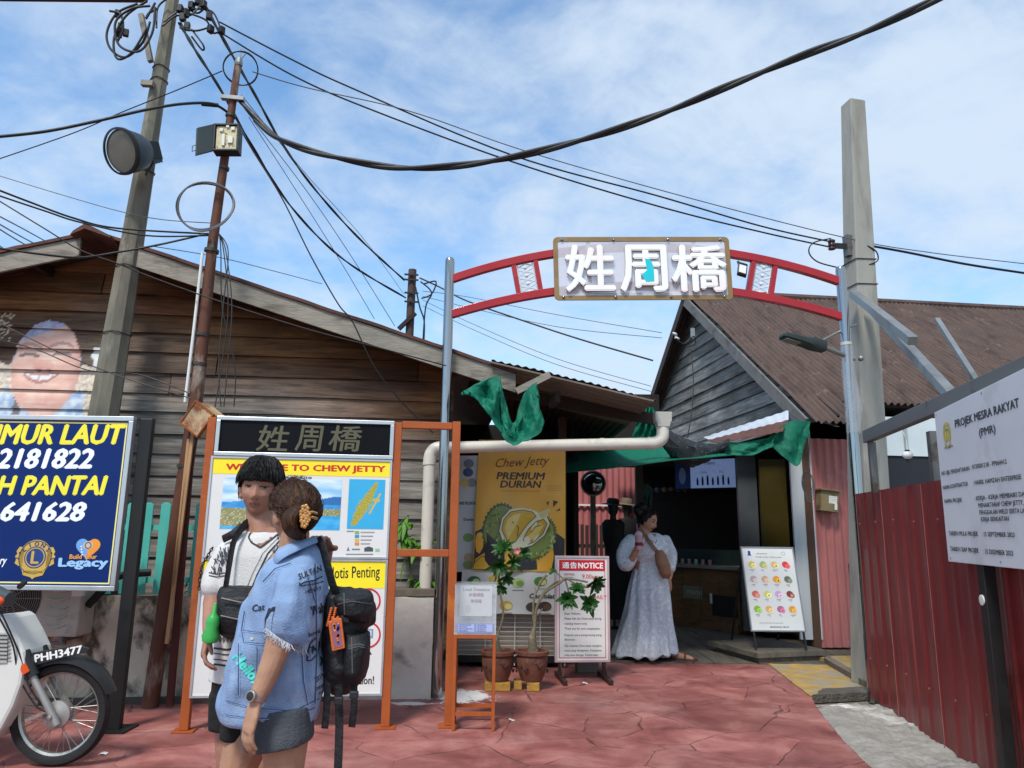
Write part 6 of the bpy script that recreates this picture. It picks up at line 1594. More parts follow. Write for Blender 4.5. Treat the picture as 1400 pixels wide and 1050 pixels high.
for pts in ([(686, 724), (689, 710), (698, 700), (714, 697), (728, 700), (733, 706), (722, 716), (713, 728), (705, 740), (694, 742), (686, 724)], [(715, 738), (722, 724), (733, 713), (743, 710), (748, 716), (742, 730), (730, 741), (720, 745), (715, 738)], [(700, 713), (709, 721), (707, 733)], [(726, 728), (732, 720), (740, 718)], [(748, 706), (752, 716), (745, 732), (728, 746), (706, 752), (690, 748), (682, 726), (686, 708), (696, 697)]):
    a_.line(px2(pts), .007, '#4a3312', 9)
fan([(647, 778), (650, 764), (662, 756), (676, 754), (679, 778)], '#d8ac2c', 1); fan([(684, 778), (692, 762), (706, 762), (716, 778)], '#e3bb3e', 1)
a_.line(px2([(648, 770), (658, 761), (668, 760), (678, 766)]), .008, '#5b3f10', 2); a_.line(px2([(688, 778), (696, 766), (708, 768)]), .008, '#5b3f10', 2)
a_.build('print', VINYL, ban)
# white fruit poster hung below
fpst = thing('fruit_poster', 'white poster of cut fruit hanging below the yellow durian banner', 'poster', BN(.1, .6, 0))
BN2 = BN.at(0, 0, -.02); w2 = wv(.8, 2.0); sheet(BN2, ((632, 779), (790, 781), (790, 841), (628, 838)), VINYL, 'sheet', fpst, w2, '#d5d8d2')
a_ = Art(BN2, z=.003, step=.0016, warp=w2)
for i, (x, y, c, c2) in enumerate(((648, 794, '#2f6b35', '#c9e0a0'), (677, 792, '#d8c24a', '#efe08f'), (708, 797, '#b9cf86', '#7ea254'), (739, 795, '#4f8a3a', '#d9d27a'), (768, 796, '#d8a43c', '#f0dc9c'), (655, 829, '#c9a24a', '#efe0a8'), (692, 828, '#c7a53a', '#e8d98a'), (728, 830, '#4a4238', '#2f2a25'), (745, 829, '#4a3a30', '#6a5240'), (770, 828, '#9f4a4a', '#d08a80'))):
    fan(pov(x, y, 9, 6.5), c, 1); fan(pov(x + 3, y + 1, 5, 4), c2, 2); a_.line(px2([(x - 8, y + 10), (x + 8, y + 10)]), .006, '#6a6a66', 1)
tpx(a_, 'Local Fruit', (640, 818), (678, 818), 812, '#33373a', 2, .03, .15); tpx(a_, 'Chocolate', (724, 818), (762, 818), 811.5, '#2b2b2b', 2, .03, .2)
a_.build('print', VINYL, fpst)
sp_ = thing('side_poster', 'narrow white poster with small fruit pictures left of the durian banner', 'poster', BN(-.4, .9, 0))
BN3 = BN.at(0, 0, -.03); w3 = wv(.5, 5.0); sheet(BN3, ((627, 623), (659, 623), (655, 782), (622, 782)), VINYL, 'sheet', sp_, w3, '#c9cfd0')
a_ = Art(BN3, z=.003, step=.0016, warp=w3)
tpx(a_, '100% PRESERVED', (628, 690), (652, 690), 686, '#27304a', 1, .03); tpx(a_, 'Durian', (634, 712), (648, 712), 708, '#5a3030', 1, .02)
for x, y, c in ((641, 634, '#6d7b93'), (640, 646, '#2e4f86'), (636, 660, '#d0c172'), (645, 660, '#7f8894'), (640, 735, '#7fa05a'), (641, 762, '#b8a480'), (640, 772, '#8a9a5a')):
    fan(pov(x, y, 7, 6), c, 1)
a_.build('print', VINYL, sp_)
# white wire rack below
wr_ = thing('wire_rack', 'white wire display rack standing under the fruit poster', 'rack', BN(0, 0, .1))
RK = BN.at(0, 0, -.10); a0, a1 = RK.hit(622, 912), RK.hit(772, 838)
WWH = M('white_wire', '#c9c6bf', .45, .1, 8)
m_ = MB(); m_.box(RK, a0[0], a1[0], .10, a1[1], -.4, -.06); m_.build('back_panel', M('cream_panel', '#a59c8c', .6, .12, 4), wr_)
m_ = MB(); y_ = .12
while y_ < a1[1] + .1: m_.tube([RK(a0[0], y_, 0), RK(a1[0], y_, 0)], .004, 5); y_ += .045
for x_ in (a0[0], a0[0] + .3, a0[0] + .6, a1[0] - .25, a1[0]): m_.tube([RK(x_, 0.02, 0), RK(x_, a1[1] + .1, 0)], .007, 6)
m_.build('wire_front', WWH, wr_, smooth=True)
m_ = MB(); m_.box(RK, a0[0] - .01, a1[0] + .01, .05, .11, -.42, .012); m_.build('plinth', BLK, wr_)

# ================================================================== DONATION STAND
def post4(parent, fr, w_, d_, h_, s_, mat):
    for x_ in (0, w_ - s_):
        for z_ in (0, -(d_ - s_)):
            m_ = MB(); m_.box(fr, x_, x_ + s_, .002, h_, z_ - s_, z_); m_.build('leg', mat, parent, bevel=.002)
dl = G(617, 1000); DS = Frame(dl, (1, 0.03, 0)); dw = DS.hit(676, 1000)[0]; dh = DS.hit(640, 868)[1]
ds = thing('steel_stand', 'small orange steel stand carrying the clear collection box', 'stand', DS(dw / 2, 0, -.14))
post4(ds, DS, dw, .27, dh, .022, ORANGE)
for y_ in (.10, dh - .024):
    for nm, (xa, xb_, za, zb) in (('rail', (.0225, dw - .0225, -.022, 0)), ('rail', (.0225, dw - .0225, -.27, -.248)), ('rail', (0, .022, -.2475, -.0225)), ('rail', (dw - .022, dw, -.2475, -.0225))):
        m_ = MB(); m_.box(DS, xa, xb_, y_, y_ + .024, za, zb); m_.build(nm, ORANGE, ds)
DB = DS.at(0, dh + .002, 0); bh = DS.hit(640, 800)[1] - dh
dbx = thing('collection_box', 'clear acrylic collection box with blue slips inside on the orange stand', 'box', DB(dw / 2, 0, -.13))
ACR = clear_mat('box_acrylic', '#dfe6ea', 0.80, 0.05)
for nm, q in (('side_pane', (.0, dw, 0, bh, -.004, 0)), ('side_pane', (0, dw, 0, bh, -.27, -.266)), ('side_pane', (0, .004, 0, bh, -.2655, -.0045)), ('side_pane', (dw - .004, dw, 0, bh, -.2655, -.0045)), ('lid', (0, dw, bh + .001, bh + .006, -.27, 0)), ('floor_pane', (.005, dw - .005, 0, .004, -.265, -.005))):
    m_ = MB(); m_.box(DB, *q); m_.build(nm, ACR, dbx)
a_ = Art(DB, z=.0015)
a_.rect(.02, .012, dw - .015, .075, '#7d8fc0'); a_.rect(.03, .02, dw * .48, .07, '#a8b4da', 1); a_.rect(dw * .53, .02, dw - .025, .07, '#a8b4da', 1)
for i in range(4): a_.lines(.035, .062 - i * .013, dw * .42, 1, 1, .005, '#2e4280', 2, i); a_.lines(dw * .55, .062 - i * .013, dw * .36, 1, 1, .005, '#2e4280', 2, i + 9)
a_.build('blue_notices', PRINT, dbx)
a_ = Art(DB.at(0, 0, -.235), z=.0015)
a_.rect(.03, .10, dw - .03, bh - .02, '#cfcfcc'); a_.text('Local Donation', .05, bh - .06, .022, '#2d3a3c', 1, .03, .1, wide=dw - .1)
a_.text('修橋補路', dw / 2, bh - .10, .026, '#7a3a3a', 1, .02, align='c'); a_.text('樂捐箱', dw / 2, bh - .145, .026, '#7a3a3a', 1, .02, align='c'); a_.oval(.09, .15, .022, .03, '#b9b9a8', 1)
a_.build('back_card', PRINT, dbx)
for i in range(3):
    m_ = MB(); m_.cube(DB(.07 + i * .075, .02 + .006 * i, -.13), .075, .12, .028, .3 * i); m_.build('slips', M('pale_blue_paper', '#8fa6cf', .7, .15, 20), dbx)

# ================================================================== POTTED PLANTS
LEAF = translucent_mat('plant_leaf', '#2f5a28', 0.4, 0.25, 0.35, 20)
LEAF2 = translucent_mat('bright_leaf', '#5a8f2e', 0.45, 0.3, 0.3, 14)
BARK = M('pale_bark', '#6f6553', .85, .25, 12, bump=.4, dirt=('#a59a84', 9, .55, .7))
TERRA = M('terracotta', '#6c4233', .75, .2, 8, bump=.3, dirt=[('#4b2f25', 7, .52, .66), ('#9d7a64', 5, .6, .75)])
def leaf(mb, p, d, l, w_, up=V((0, 0, 1)), droop=.3, n=5):
    d = d.normalized(); s_ = d.cross(up)
    if s_.length < .1: s_ = d.cross(V((0, 1, 0)))
    s_.normalize(); nrm = s_.cross(d)
    prev = None
    for i in range(n + 1):
        t = i / n; c = p + d * (l * t) - V((0, 0, 1)) * (droop * l * t * t) + nrm * (.05 * l * math.sin(math.pi * t))
        hw = w_ / 2 * (math.sin(math.pi * min(1, t * .92 + .06)) ** .7) * (.55 + .6 * t)
        cur = (mb.vert(c - s_ * hw + nrm * hw * .35), mb.vert(c), mb.vert(c + s_ * hw + nrm * hw * .35))
        if prev:
            mb.face((prev[0], prev[1], cur[1], cur[0])); mb.face((prev[1], prev[2], cur[2], cur[1]))
        prev = cur
def rosette(mb, c, ax, n, l, w_, rn, spread=(.5, 1.25)):
    ax = ax.normalized(); u = ax.cross(V((0, 1, 0.3))).normalized(); v = ax.cross(u)
    for i in range(n):
        a = i * 2.4 + rn.uniform(-.2, .2); t = i / n; th = spread[0] + (spread[1] - spread[0]) * (1 - t) + rn.uniform(-.15, .15)
        d = ax * math.cos(th) + (u * math.cos(a) + v * math.sin(a)) * math.sin(th)
        leaf(mb, c + ax * .01 * t, d, l * rn.uniform(.8, 1.1) * (.75 + .25 * (1 - t)), w_ * rn.uniform(.85, 1.1), ax, .15)
def pot(root, fr_c, r, h):
    m_ = MB(); m_.lathe([(r * .62, 0), (r * .74, h * .18), (r * .90, h * .5), (r * .93, h * .75), (r * .88, h * .84), (r * 1.02, h * .86), (r * 1.03, h * .97), (r * .96, h), (r * .86, h * .97), (r * .82, h * .8)], fr_c, (0, 0, 1), 36)
    p_ = m_.build('pot', TERRA, root, smooth=40)
    m_ = MB()
    for k_ in range(7):
        a0 = k_ * .9 + .3; z_ = h * (.35 + .1 * (k_ % 3))
        m_.tube([fr_c + V((math.cos(a0 + t * .09) * r * (.86 + .012 * t + .02), math.sin(a0 + t * .09) * r * (.86 + .012 * t + .02), z_ + h * .07 * math.sin(t * 1.1))) for t in range(7)], .006, 5)
    m_.build('relief', M('dark_glaze', '#37261f', .6, .2, 9), p_, smooth=True)
    m_ = MB(); m_.lathe([(.001, h * .9), (r * .84, h * .88)], fr_c, (0, 0, 1), 24, cap=False); m_.build('soil', M('soil', '#4a3a2c', .95, .3, 30, bump=.8), p_)
YB = M('ochre_block', '#a9813a', .85, .25, 9, bump=.4, dirt=('#5e4a2e', 7, .55, .7))
def block(px, py, w_, lab_, rz=0.0, h=.07):
    c = G(px, py) + V((0, .08, h / 2 + .001)); m_ = MB(); m_.cube(c, w_, .14, h, rz); tag(m_.build('paving_block', YB, bevel=.006), lab_, 'block', 'blocks under the plant pots'); return c
c1 = block(680, 946, .22, 'ochre paving block under the left plant pot'); c2 = block(729, 946, .11, 'ochre paving block under the right plant pot, nearer the notice sign')
c2b = block(708, 944, .07, 'dark half block under the left edge of the right plant pot')
rn = random.Random(21)
pr = V((0, 0, .075)); pd = c2.y + .03
pr_c = P(727, 928, pd); pr_c = V((pr_c.x, pd, .075)); rR = (P(750, 890, pd).x - P(704, 890, pd).x) / 2; hP = P(727, 888, pd).z - .075
pp2 = thing('potted_plant', 'desert rose in terracotta pot with bare forked stems arching over the notice sign', 'potted plant', pr_c, 'potted plants by the banner')
pot(pp2, pr_c, rR, hP)
t0 = V((pr_c.x + .01, pd, .075 + hP * .85))
def pq(x, y, d=None): return P(x, y, d or pd - .02)
m_ = MB()
m_.tube(smooth_([t0, pq(728, 872), pq(731, 855), pq(734, 830), pq(745, 808)]), [.05 - .037 * min(1, i / 14) for i in range(29)], 10)
for pts, r_ in (([(731, 855), (729, 840), (731, 815), (740, 795), (748, 786)], .011), ([(737, 822), (748, 808), (765, 797), (772, 791), (776, 792)], .012), ([(745, 808), (757, 798), (776, 792), (795, 794), (803, 796)], .009), ([(771, 792), (762, 784), (759, 781)], .006), ([(772, 791), (776, 803), (777, 810)], .008), ([(776, 792), (790, 800), (800, 808)], .008), ([(731, 845), (737, 838), (742, 832)], .006)):
    m_.tube(smooth_([pq(*p) for p in pts]), r_, 7)
m_.ball(t0 + V((0, 0, .02)), .05, 12, 8, (1, 1, .9)); m_.build('stem', BARK, pp2, smooth=True)
m_ = MB()
for (x, y, n, l, ax) in ((776, 818, 20, .115, (-.1, -1, .1)), (804, 824, 20, .115, (.2, -1, .0)), (790, 807, 12, .10, (0, -.7, .6)), (812, 794, 22, .125, (.3, -.6, -.4)), (757, 782, 4, .05, (-.4, -.6, .5))):
    rosette(m_, pq(x, y, pd - .05), V(ax), n, l, .046, rn)
m_.build('leaves', LEAF, pp2, smooth=True)
pl_d = c1.y + .04; plc = V((P(680, 925, pl_d).x, pl_d, .075)); rL = rR * 1.02; hL = P(680, 888, pl_d).z - .075
pp1 = thing('potted_plant', 'desert rose in terracotta pot with leafy crown and pink flower before the banner', 'potted plant', plc, 'potted plants by the banner')
pot(pp1, plc, rL, hL)
m_ = MB(); t0 = V((plc.x, pl_d, .075 + hL * .85))
pq1 = lambda x, y: P(x, y, pl_d - .03)
m_.tube(smooth_([t0, pq1(676, 870), pq1(668, 848), pq1(664, 822), pq1(671, 805), pq1(678, 790), pq1(680, 768)]), [.04 - .03 * min(1, i / 20) for i in range(43)], 9)
m_.tube(smooth_([pq1(680, 870), pq1(688, 840), pq1(684, 810), pq1(682, 785), pq1(690, 765)]), .01, 7); m_.build('stem', BARK, pp1, smooth=True)
m_ = MB()
for (x, y, n, l, ax) in ((690, 752, 18, .15, (-.3, -.7, .5)), (682, 772, 14, .13, (0, -1, -.2)), (700, 768, 13, .12, (.5, -.8, 0)), (692, 788, 12, .10, (.2, -1, -.5)), (686, 800, 9, .09, (-.2, -1, -.6)), (716, 756, 13, .08, (.5, -.8, .2))):
    rosette(m_, pq1(x, y), V(ax), n, l, .042, rn)
m_.build('leaves', LEAF, pp1, smooth=True)
m_ = MB()
for i in range(5):
    a = i * 1.257; leaf(m_, P(707, 753, pl_d - .12), V((math.cos(a), -.5, math.sin(a))), .035, .03, V((0, -1, 0)), 0)
m_.build('flower', M('pink_petal', '#c26b72', .5, .15, 20), pp1, smooth=True)
# leafy plant behind the orange frame, growing on the wall
lpd = 6.8
lpl = thing('leafy_plant', 'bright green leafy plant growing behind the empty orange frame', 'plant', P(570, 812, lpd))
m_ = MB(); m_.tube(smooth_([P(566, 814, lpd), P(560, 770, lpd), P(556, 730, lpd), P(558, 704, lpd)]), .008, 6); m_.tube(smooth_([P(568, 814, lpd), P(578, 790, lpd), P(586, 768, lpd)]), .007, 6); m_.build('stem', M('green_stem', '#4d5a2c', .7, .2, 9), lpl, smooth=True)
m_ = MB(); rn = random.Random(8)
for (x, y) in ((558, 706), (554, 716), (562, 724), (556, 738), (566, 742), (574, 748), (584, 742), (560, 756), (550, 728)):
    for k_ in range(3): leaf(m_, P(x, y, lpd), V((rn.uniform(-1, 1), rn.uniform(-.8, -.1), rn.uniform(-.7, .5))), rn.uniform(.12, .19), rn.uniform(.05, .075), droop=.5)
for (x, y) in ((585, 792), (574, 800), (590, 806), (560, 806), (566, 798)):
    for k_ in range(3): leaf(m_, P(x, y, lpd), V((rn.uniform(-1, 1), rn.uniform(-.8, -.1), rn.uniform(-.2, .9))), rn.uniform(.1, .16), .045, droop=.4)
m_.build('leaves', LEAF2, lpl, smooth=True)
lp2 = thing('low_shrub', 'dark low leaves poking out behind the teal fence and rusty pole', 'plant', P(250, 815, 6.1))
m_ = MB()
for i in range(46):
    x = rn.choice((rn.uniform(175, 192), rn.uniform(236, 264), rn.uniform(110, 165))); leaf(m_, P(x, rn.uniform(800, 816), 6.45), V((rn.uniform(-1, 1), rn.uniform(-.4, .2), rn.uniform(.1, 1))), rn.uniform(.05, .1), .03)
m_.build('leaves', LEAF, lp2, smooth=True)

# ================================================================== NOTICE STAND
nl, nr_ = G(766, 930), G(838, 924)
NS = panel(nl, V((nr_.x, nl.y + (nr_.x - nl.x) * .10, 0))); NS.o = nl - NS.ex * .02
ns = thing('notice_stand', 'white notice sign with red header in a frame on two brown floor feet', 'sign', NS(.25, 0, 0))
u0, v0 = NS.hit(759, 905); u1, v1 = NS.hit(832, 761)
m_ = MB(); m_.box(NS, u0, u1, v0, v1, -.02, 0); m_.build('panel', WHITE, ns)
m_ = MB(); rim(m_, NS, u0 - .004, u1 + .004, v0 - .004, v1 + .004, .022, -.024, .008); m_.build('frame', M('pink_white_trim', '#c9b6b8', .4, .08, 4, metal=.3), ns, bevel=.003)
BRN = M('brown_steel', '#3a2622', .55, .2, 8, metal=.2)
for x_ in (u0 + .03, u1 - .07):
    m_ = MB(); m_.box(NS, x_, x_ + .035, .045, v0 - .006, -.03, .0); m_.build('leg', BRN, ns)
    m_ = MB(); m_.box(NS, x_, x_ + .04, .004, .044, -.24, .26); m_.build('foot', BRN, ns, bevel=.003)
    m_ = MB(); m_.bar(NS(x_ + .02, .044, .14), NS(x_ + .02, v0 - .02, .0), .012, .02); m_.build('stay', BRN, ns)
a_ = Art(NS); W_n, H_n = u1 - u0, v1 - v0
fx = lambda t: u0 + W_n * t
fy = lambda t: v0 + H_n * t
def frame_line(x0, x1, y0, y1, w_, col, l):
    a_.rect(x0, y0, x1, y0 + w_, col, l); a_.rect(x0, y1 - w_, x1, y1, col, l); a_.rect(x0, y0 + w_, x0 + w_, y1 - w_, col, l); a_.rect(x1 - w_, y0 + w_, x1, y1 - w_, col, l)
frame_line(fx(.07), fx(.93), fy(.035), fy(.965), .006, '#b5384a', 0)
a_.rect(fx(.07), fy(.86), fx(.93), fy(.965), '#c41f2d', 1)
a_.text('通告', fx(.13), fy(.882), .058, '#f2eeee', 2, .03, wide=W_n * .27, spacing=1.15); a_.text('NOTICE', fx(.43), fy(.884), .052, '#f2eeee', 2, .04, wide=W_n * .46)
a_.text('VISITING', fx(.16), fy(.815), .018, '#b03a48', 1, .02); a_.text('Jetty Hours', fx(.16), fy(.785), .017, '#3a3a52', 1, .01); a_.text('9.00am', fx(.50), fy(.785), .040, '#cf3a44', 1, .01, wide=W_n * .3)
a_.text('-', fx(.58), fy(.75), .006, '#cf3a44', 1, .02); a_.text('9.00pm', fx(.50), fy(.69), .04, '#cf3a44', 1, .01, wide=W_n * .3); a_.text('DAILY', fx(.70), fy(.59), .034, '#cf3a44', 1, .01)
for i, t in enumerate(('Dear Visitors,', 'Please visit the Chew Jetty during', 'visiting hours only.', 'Thank you for your cooperation.')):
    a_.text(t, fx(.17), fy(.435 - .047 * i), .026, '#4a4a70', 1, .004, ref='Dyg', wide=W_n * (.30, .68, .42, .66)[i])
for i, t in enumerate(('Kepada para pengunjung yang', 'dihormati.', 'Sila melawat Chew Jetty mengikut', 'masa yang ditetapkan. Kerjasama', 'anda amat dihargai. Terima kasih.')):
    a_.text(t, fx(.17), fy(.235 - .043 * i - (.015 if i > 1 else 0)), .025, '#3f6b52', 1, .004, ref='Dyg', wide=W_n * (.68, .2, .68, .68, .62)[i])
a_.build('lettering', PRINT, ns)
m_ = MB(); m_.cube(G(806, 925) + V((0, .25, .06)), .22, .16, .12, .1); tag(m_.build('stone_weight', M('grey_stone', '#6b6560', .9, .2, 9, bump=.5), bevel=.01), 'squat grey stone block behind the notice stand', 'stone')

# ================================================================== MENU BOARD on the platform
mb0 = G(1036, 889, .12)
ABX = Frame(mb0, (1, .03, 0), (-.10, .24, .965)); ABX.ey = (ABX.ey - ABX.ex * ABX.ey.dot(ABX.ex)).normalized(); ABX.ez = ABX.ex.cross(ABX.ey)
u0, v0 = ABX.hit(1028, 862); u1, v1 = ABX.hit(1083, 748); uw = ABX.hit(1101, 863)[0] - u0
ab = thing('menu_board', 'white A-frame board with rows of cut fruit pictures on the timber platform', 'menu board', ABX(.3, 0, .1))
v1 = ABX.hit(1046, 749)[1]
m_ = MB(); m_.box(ABX, u0, u0 + uw, v0, v1, -.015, 0); m_.build('panel', WHITE, ab)
m_ = MB(); rim(m_, ABX, u0 - .01, u0 + uw + .01, v0 - .01, v1 + .01, .014, -.02, .007); m_.build('frame', M('grey_trim', '#8d9092', .4, .1, 5, metal=.4), ab)
for x_ in (u0 + .01, u0 + uw - .03):
    m_ = MB(); m_.box(ABX, x_, x_ + .02, 0, v0 - .012, -.015, .003); m_.build('leg', BLK, ab)
    m_ = MB(); t_ = ABX(x_ + .01, v1 - .02, -.02); m_.bar(t_, V((t_.x - .02, t_.y + .52, .12)), .02, .02); m_.build('rear_leg', BLK, ab)
a_ = Art(ABX); H_ = v1 - v0
cols = ['#cfc06a', '#a8ad6a', '#d9b878', '#d83a3a', '#b8a0a0', '#c9a284', '#e0992a', '#6a6a5a', '#c9675a', '#d8cf7a', '#c9a8c9', '#8a3a3a', '#8fb83a', '#e0b070', '#b86a8a', '#e09a28']
rn = random.Random(2)
for i in range(16):
    x = u0 + uw * (.17 + .22 * (i % 4)); y = v1 - H_ * (.22 + .18 * (i // 4))
    a_.oval(x - .008, y + .01, .040, .036, cols[i], 1, rot=rn.uniform(-.5, .5)); a_.oval(x + .015, y - .006, .028, .026, tuple(min(1, c * 1.5 + .05) for c in lin(cols[i])), 2); a_.oval(x + .012, y - .006, .010, .010, cols[(i + 5) % 16], 3)
    a_.lines(x - .035, y - .055, .075, 1, .01, .007, '#7a7a78', 1, i); a_.lines(x - .018, y - .068, .04, 1, .01, .006, '#9a9a98', 1, i + 30)
bl = '#2e4f9a'
a_.oval(u0 + uw * .14, v1 - H_ * .06, .016, .02, bl, 1); a_.shape([(u0 + uw * .14 - .022, v1 - H_ * .10), (u0 + uw * .14 + .022, v1 - H_ * .10), (u0 + uw * .14 + .012, v1 - H_ * .07), (u0 + uw * .14 - .012, v1 - H_ * .07)], bl, 1)
a_.ring(u0 + uw * .80, v1 - H_ * .07, .018, .022, '#9a9a98', 1)
a_.lines(u0 + uw * .28, v1 - H_ * .08, uw * .42, 1, .01, .009, '#8a9a92', 1, 3); a_.text('Freshly made, 7 days a week', u0 + uw * .26, v1 - H_ * .125, .014, '#5a5a5a', 1, .02, wide=uw * .5)
a_.lines(u0 + uw * .16, v0 + H_ * .085, uw * .7, 1, .01, .006, '#9a9a98', 1, 5); a_.text('SEASONAL FRUIT', u0 + uw * .35, v0 + H_ * .035, .014, '#5a5a5a', 1, .03, wide=uw * .36)
a_.build('print', PRINT, ab)

# ================================================================== BY THE PINK WALL
mw_ = FW.hit(1134, 685, .1)
mtb = thing('meter_box', 'small brown card box with white label fixed on the pink wall', 'box', FW(mw_[0], mw_[1], .08))
KR = M('weathered_card', '#7a6a4e', .8, .2, 7, dirt=('#4e432f', 6, .55, .7))
m_ = MB(); f_ = FW.at(mw_[0], mw_[1], .02); f_.ex = (f_.ex * .98 + f_.ey * -.1).normalized(); f_.ey = (f_.ey * .98 + FW.ex * .1).normalized()
m_.box(f_, -.13, .10, -.13, .12, 0, .12); m_.build('casing', KR, mtb, bevel=.004)
m_ = MB(); m_.box(f_, -.15, .12, .121, .135, -.01, .15); m_.build('lid', KR, mtb)
a_ = Art(f_, z=.122); a_.rect(-.03, -.03, .075, .06, '#d5d3cb'); a_.rect(.045, -.10, .08, -.03, '#d5d3cb'); a_.lines(-.02, .04, .085, 4, .02, .006, '#8a8a86', 1); a_.build('paper_label', PRINT, mtb)
# white door leaf and thin gate post near the corner
wd = P(1100, 740, 9.2); x0_, x1_ = P(1086, 740, 9.2).x, P(1116, 740, 9.2).x
m_ = MB(); m_.box(WORLD, x0_, x1_, 9.19, 9.23, .13, P(1100, 596, 9.2).z); tag(m_.build('door_panel', M('pale_grey_paint', '#aeb2b5', .5, .08, 3, stretch=(3, 1, .3)), bevel=.004), 'pale grey door panel standing open at the shop corner', 'door')
rb0, rb1 = P(1164, 772, 8.6), P(1164, 905, 8.6)
m_ = MB(); m_.bar(V((rb0.x, 8.6, .0)), V((rb0.x, 8.6, rb0.z)), .05, .05, (0, 1, 0)); m_.bar(V((rb0.x - .02, 8.6, rb0.z)), V((rb0.x + .16, 8.6, rb0.z)), .05, .03); m_.bar(V((rb0.x + .12, 8.6, 0)), V((rb0.x + .12, 8.6, rb0.z)), .05, .05, (0, 1, 0)); tag(m_.build('rusty_gate', M('red_rust_steel', '#4e211b')), 'narrow rusty steel frame leaning beside the pink wall', 'gate')
hs = thing('wire_hank', 'hank of pale wire hanging at the corner of the shop', 'wire', P(1105, 655, 8.8))
for k_ in range(4):
    m_ = MB(); c_ = P(1104 + k_, 660 + 2 * k_, 8.75); m_.tube([c_ + V((.06 * math.cos(a * R(18)), .02 * math.sin(a * R(9)), (.14 + .01 * k_) * math.sin(a * R(18)))) for a in range(21)], .004, 5); m_.build('turn', GREYC, hs, smooth=True)
cable('pale cable drooping from the gable corner to the wire hank', .008, [(1075, 555), (1082, 566), (1098, 578), (1106, 590), (1107, 640)], 8.5, GREYC)

# ================================================================== SHOP UNDER THE GABLE
sc = thing('shop_counter', 'dark shop counter with worn timber front and pale worktop', 'counter', P(960, 850, 10.8))
cf = P(905, 740, 10.2); 
CF = Frame((P(1012, 800, 10.5).x, 10.5, 0), (-.93, .36, 0)); CF = Frame((P(888, 800, 11.9).x, 11.9, 0), (P(1010, 800, 10.5).x - P(888, 800, 11.9).x, 10.5 - 11.9, 0))
cw = (V((P(1010, 800, 10.5).x, 10.5, 0)) - CF.o).length; ch = CF.hit(1005, 775)[1]
WDF = M('worn_timber_front', '#6b4a2e', .75, .3, 5, stretch=(1, 1, 4), bump=.2, dirt=('#3a2a1c', 4, .52, .7))
m_ = MB(); m_.box(CF, 0, cw, .14, ch - .05, -.7, 0); m_.build('front', WDF, sc)
m_ = MB(); m_.box(CF, -.05, cw + .05, ch - .048, ch, -.74, .05); m_.build('worktop', M('grey_worktop', '#74756f', .4, .15, 4), sc, bevel=.005)
m_ = MB(); m_.box(CF, 0, cw, .02, .138, -.6, .06); m_.build('plinth', WDF, sc)
a_ = Art(CF, z=.004); a_.rect(cw * .72, .22, cw * .98, .50, '#191919'); a_.rect(cw * .40, .42, cw * .62, .60, '#6f705f'); a_.text('menu', cw * .45, .48, .06, '#9a9a86', 1, .01, .2); a_.rect(cw * .70, .38, cw * .725, .52, '#c9c9c0', 1)
for i in range(5): a_.rect(cw * i / 5, .14, cw * i / 5 + .008, ch - .06, '#2a1d14', 2)
a_.build('front_details', PAINT, sc)
m_ = MB(); m_.box(CF, .1, cw - .2, ch + .003, ch + .22, -.45, -.1); tag(m_.build('glass_case', clear_mat('counter_glass', '#3a4a48', .55, .05)), 'low glass display case on the shop counter', 'display case')
rn = random.Random(6)
for i in range(9):
    x_ = .15 + i * .13; m_ = MB(); c_ = CF(x_, ch + .002, -.03); m_.lathe([(.02, 0), (.026, .06), (.024, .07), (.01, .075)], c_, (0, 0, 1), 10)
    tag(m_.build('paper_cup', M('cup_' + ('white', 'beige', 'pink')[i % 3], ('#a9a9a6', '#9a8a70', '#a87a7a')[i % 3], .6, .1), smooth=40), 'small cup in the row along the front of the shop counter', 'cup', 'row of cups on the counter')
# lit menu screen
s0_, s1_, s2_ = P(924, 668, 11.0), P(1006, 663, 10.5), P(925, 632, 11.0 )
SCF = Frame(s0_, V((s1_.x - s0_.x, s1_.y - s0_.y, 0))); swd = (V((s1_.x - s0_.x, s1_.y - s0_.y, 0))).length; sht = SCF.hit(930, 630)[1]
ms = thing('menu_screen', 'lit pale blue menu screen hanging inside the dark shop', 'screen', SCF(swd / 2, 0, 0))
m_ = MB(); m_.box(SCF, -.02, swd + .02, -.02, sht + .02, -.05, -.003); m_.build('housing', BLK, ms)
m_ = MB(); m_.box(SCF, 0, swd, 0, sht, -.002, 0.001); m_.build('display', emit_mat('screen_glow', '#7f97c9', .2), ms)
a_ = Art(SCF, z=.002)
a_.rect(0, 0, swd * .26, sht, '#35508f'); a_.oval(swd * .12, sht * .45, swd * .06, sht * .3, '#8fa6d8', 1)
a_.text('Menu', swd * .5, sht * .82, .05, '#3d5590', 1, .01); a_.text('Coffee', swd * .42, sht * .52, .03, '#3d5590', 1); a_.text('Tea', swd * .74, sht * .52, .03, '#3d5590', 1)
for i in range(7): a_.rect(swd * (.36 + .085 * i), sht * .1, swd * (.36 + .085 * i) + .03, sht * (.3 + .04 * (i % 3)), '#20305e', 1); a_.oval(swd * (.36 + .085 * i) + .015, sht * (.33 + .04 * (i % 3)), .012, .015, '#3a4a78', 1)
a_.build('graphics', PRINT, ms)
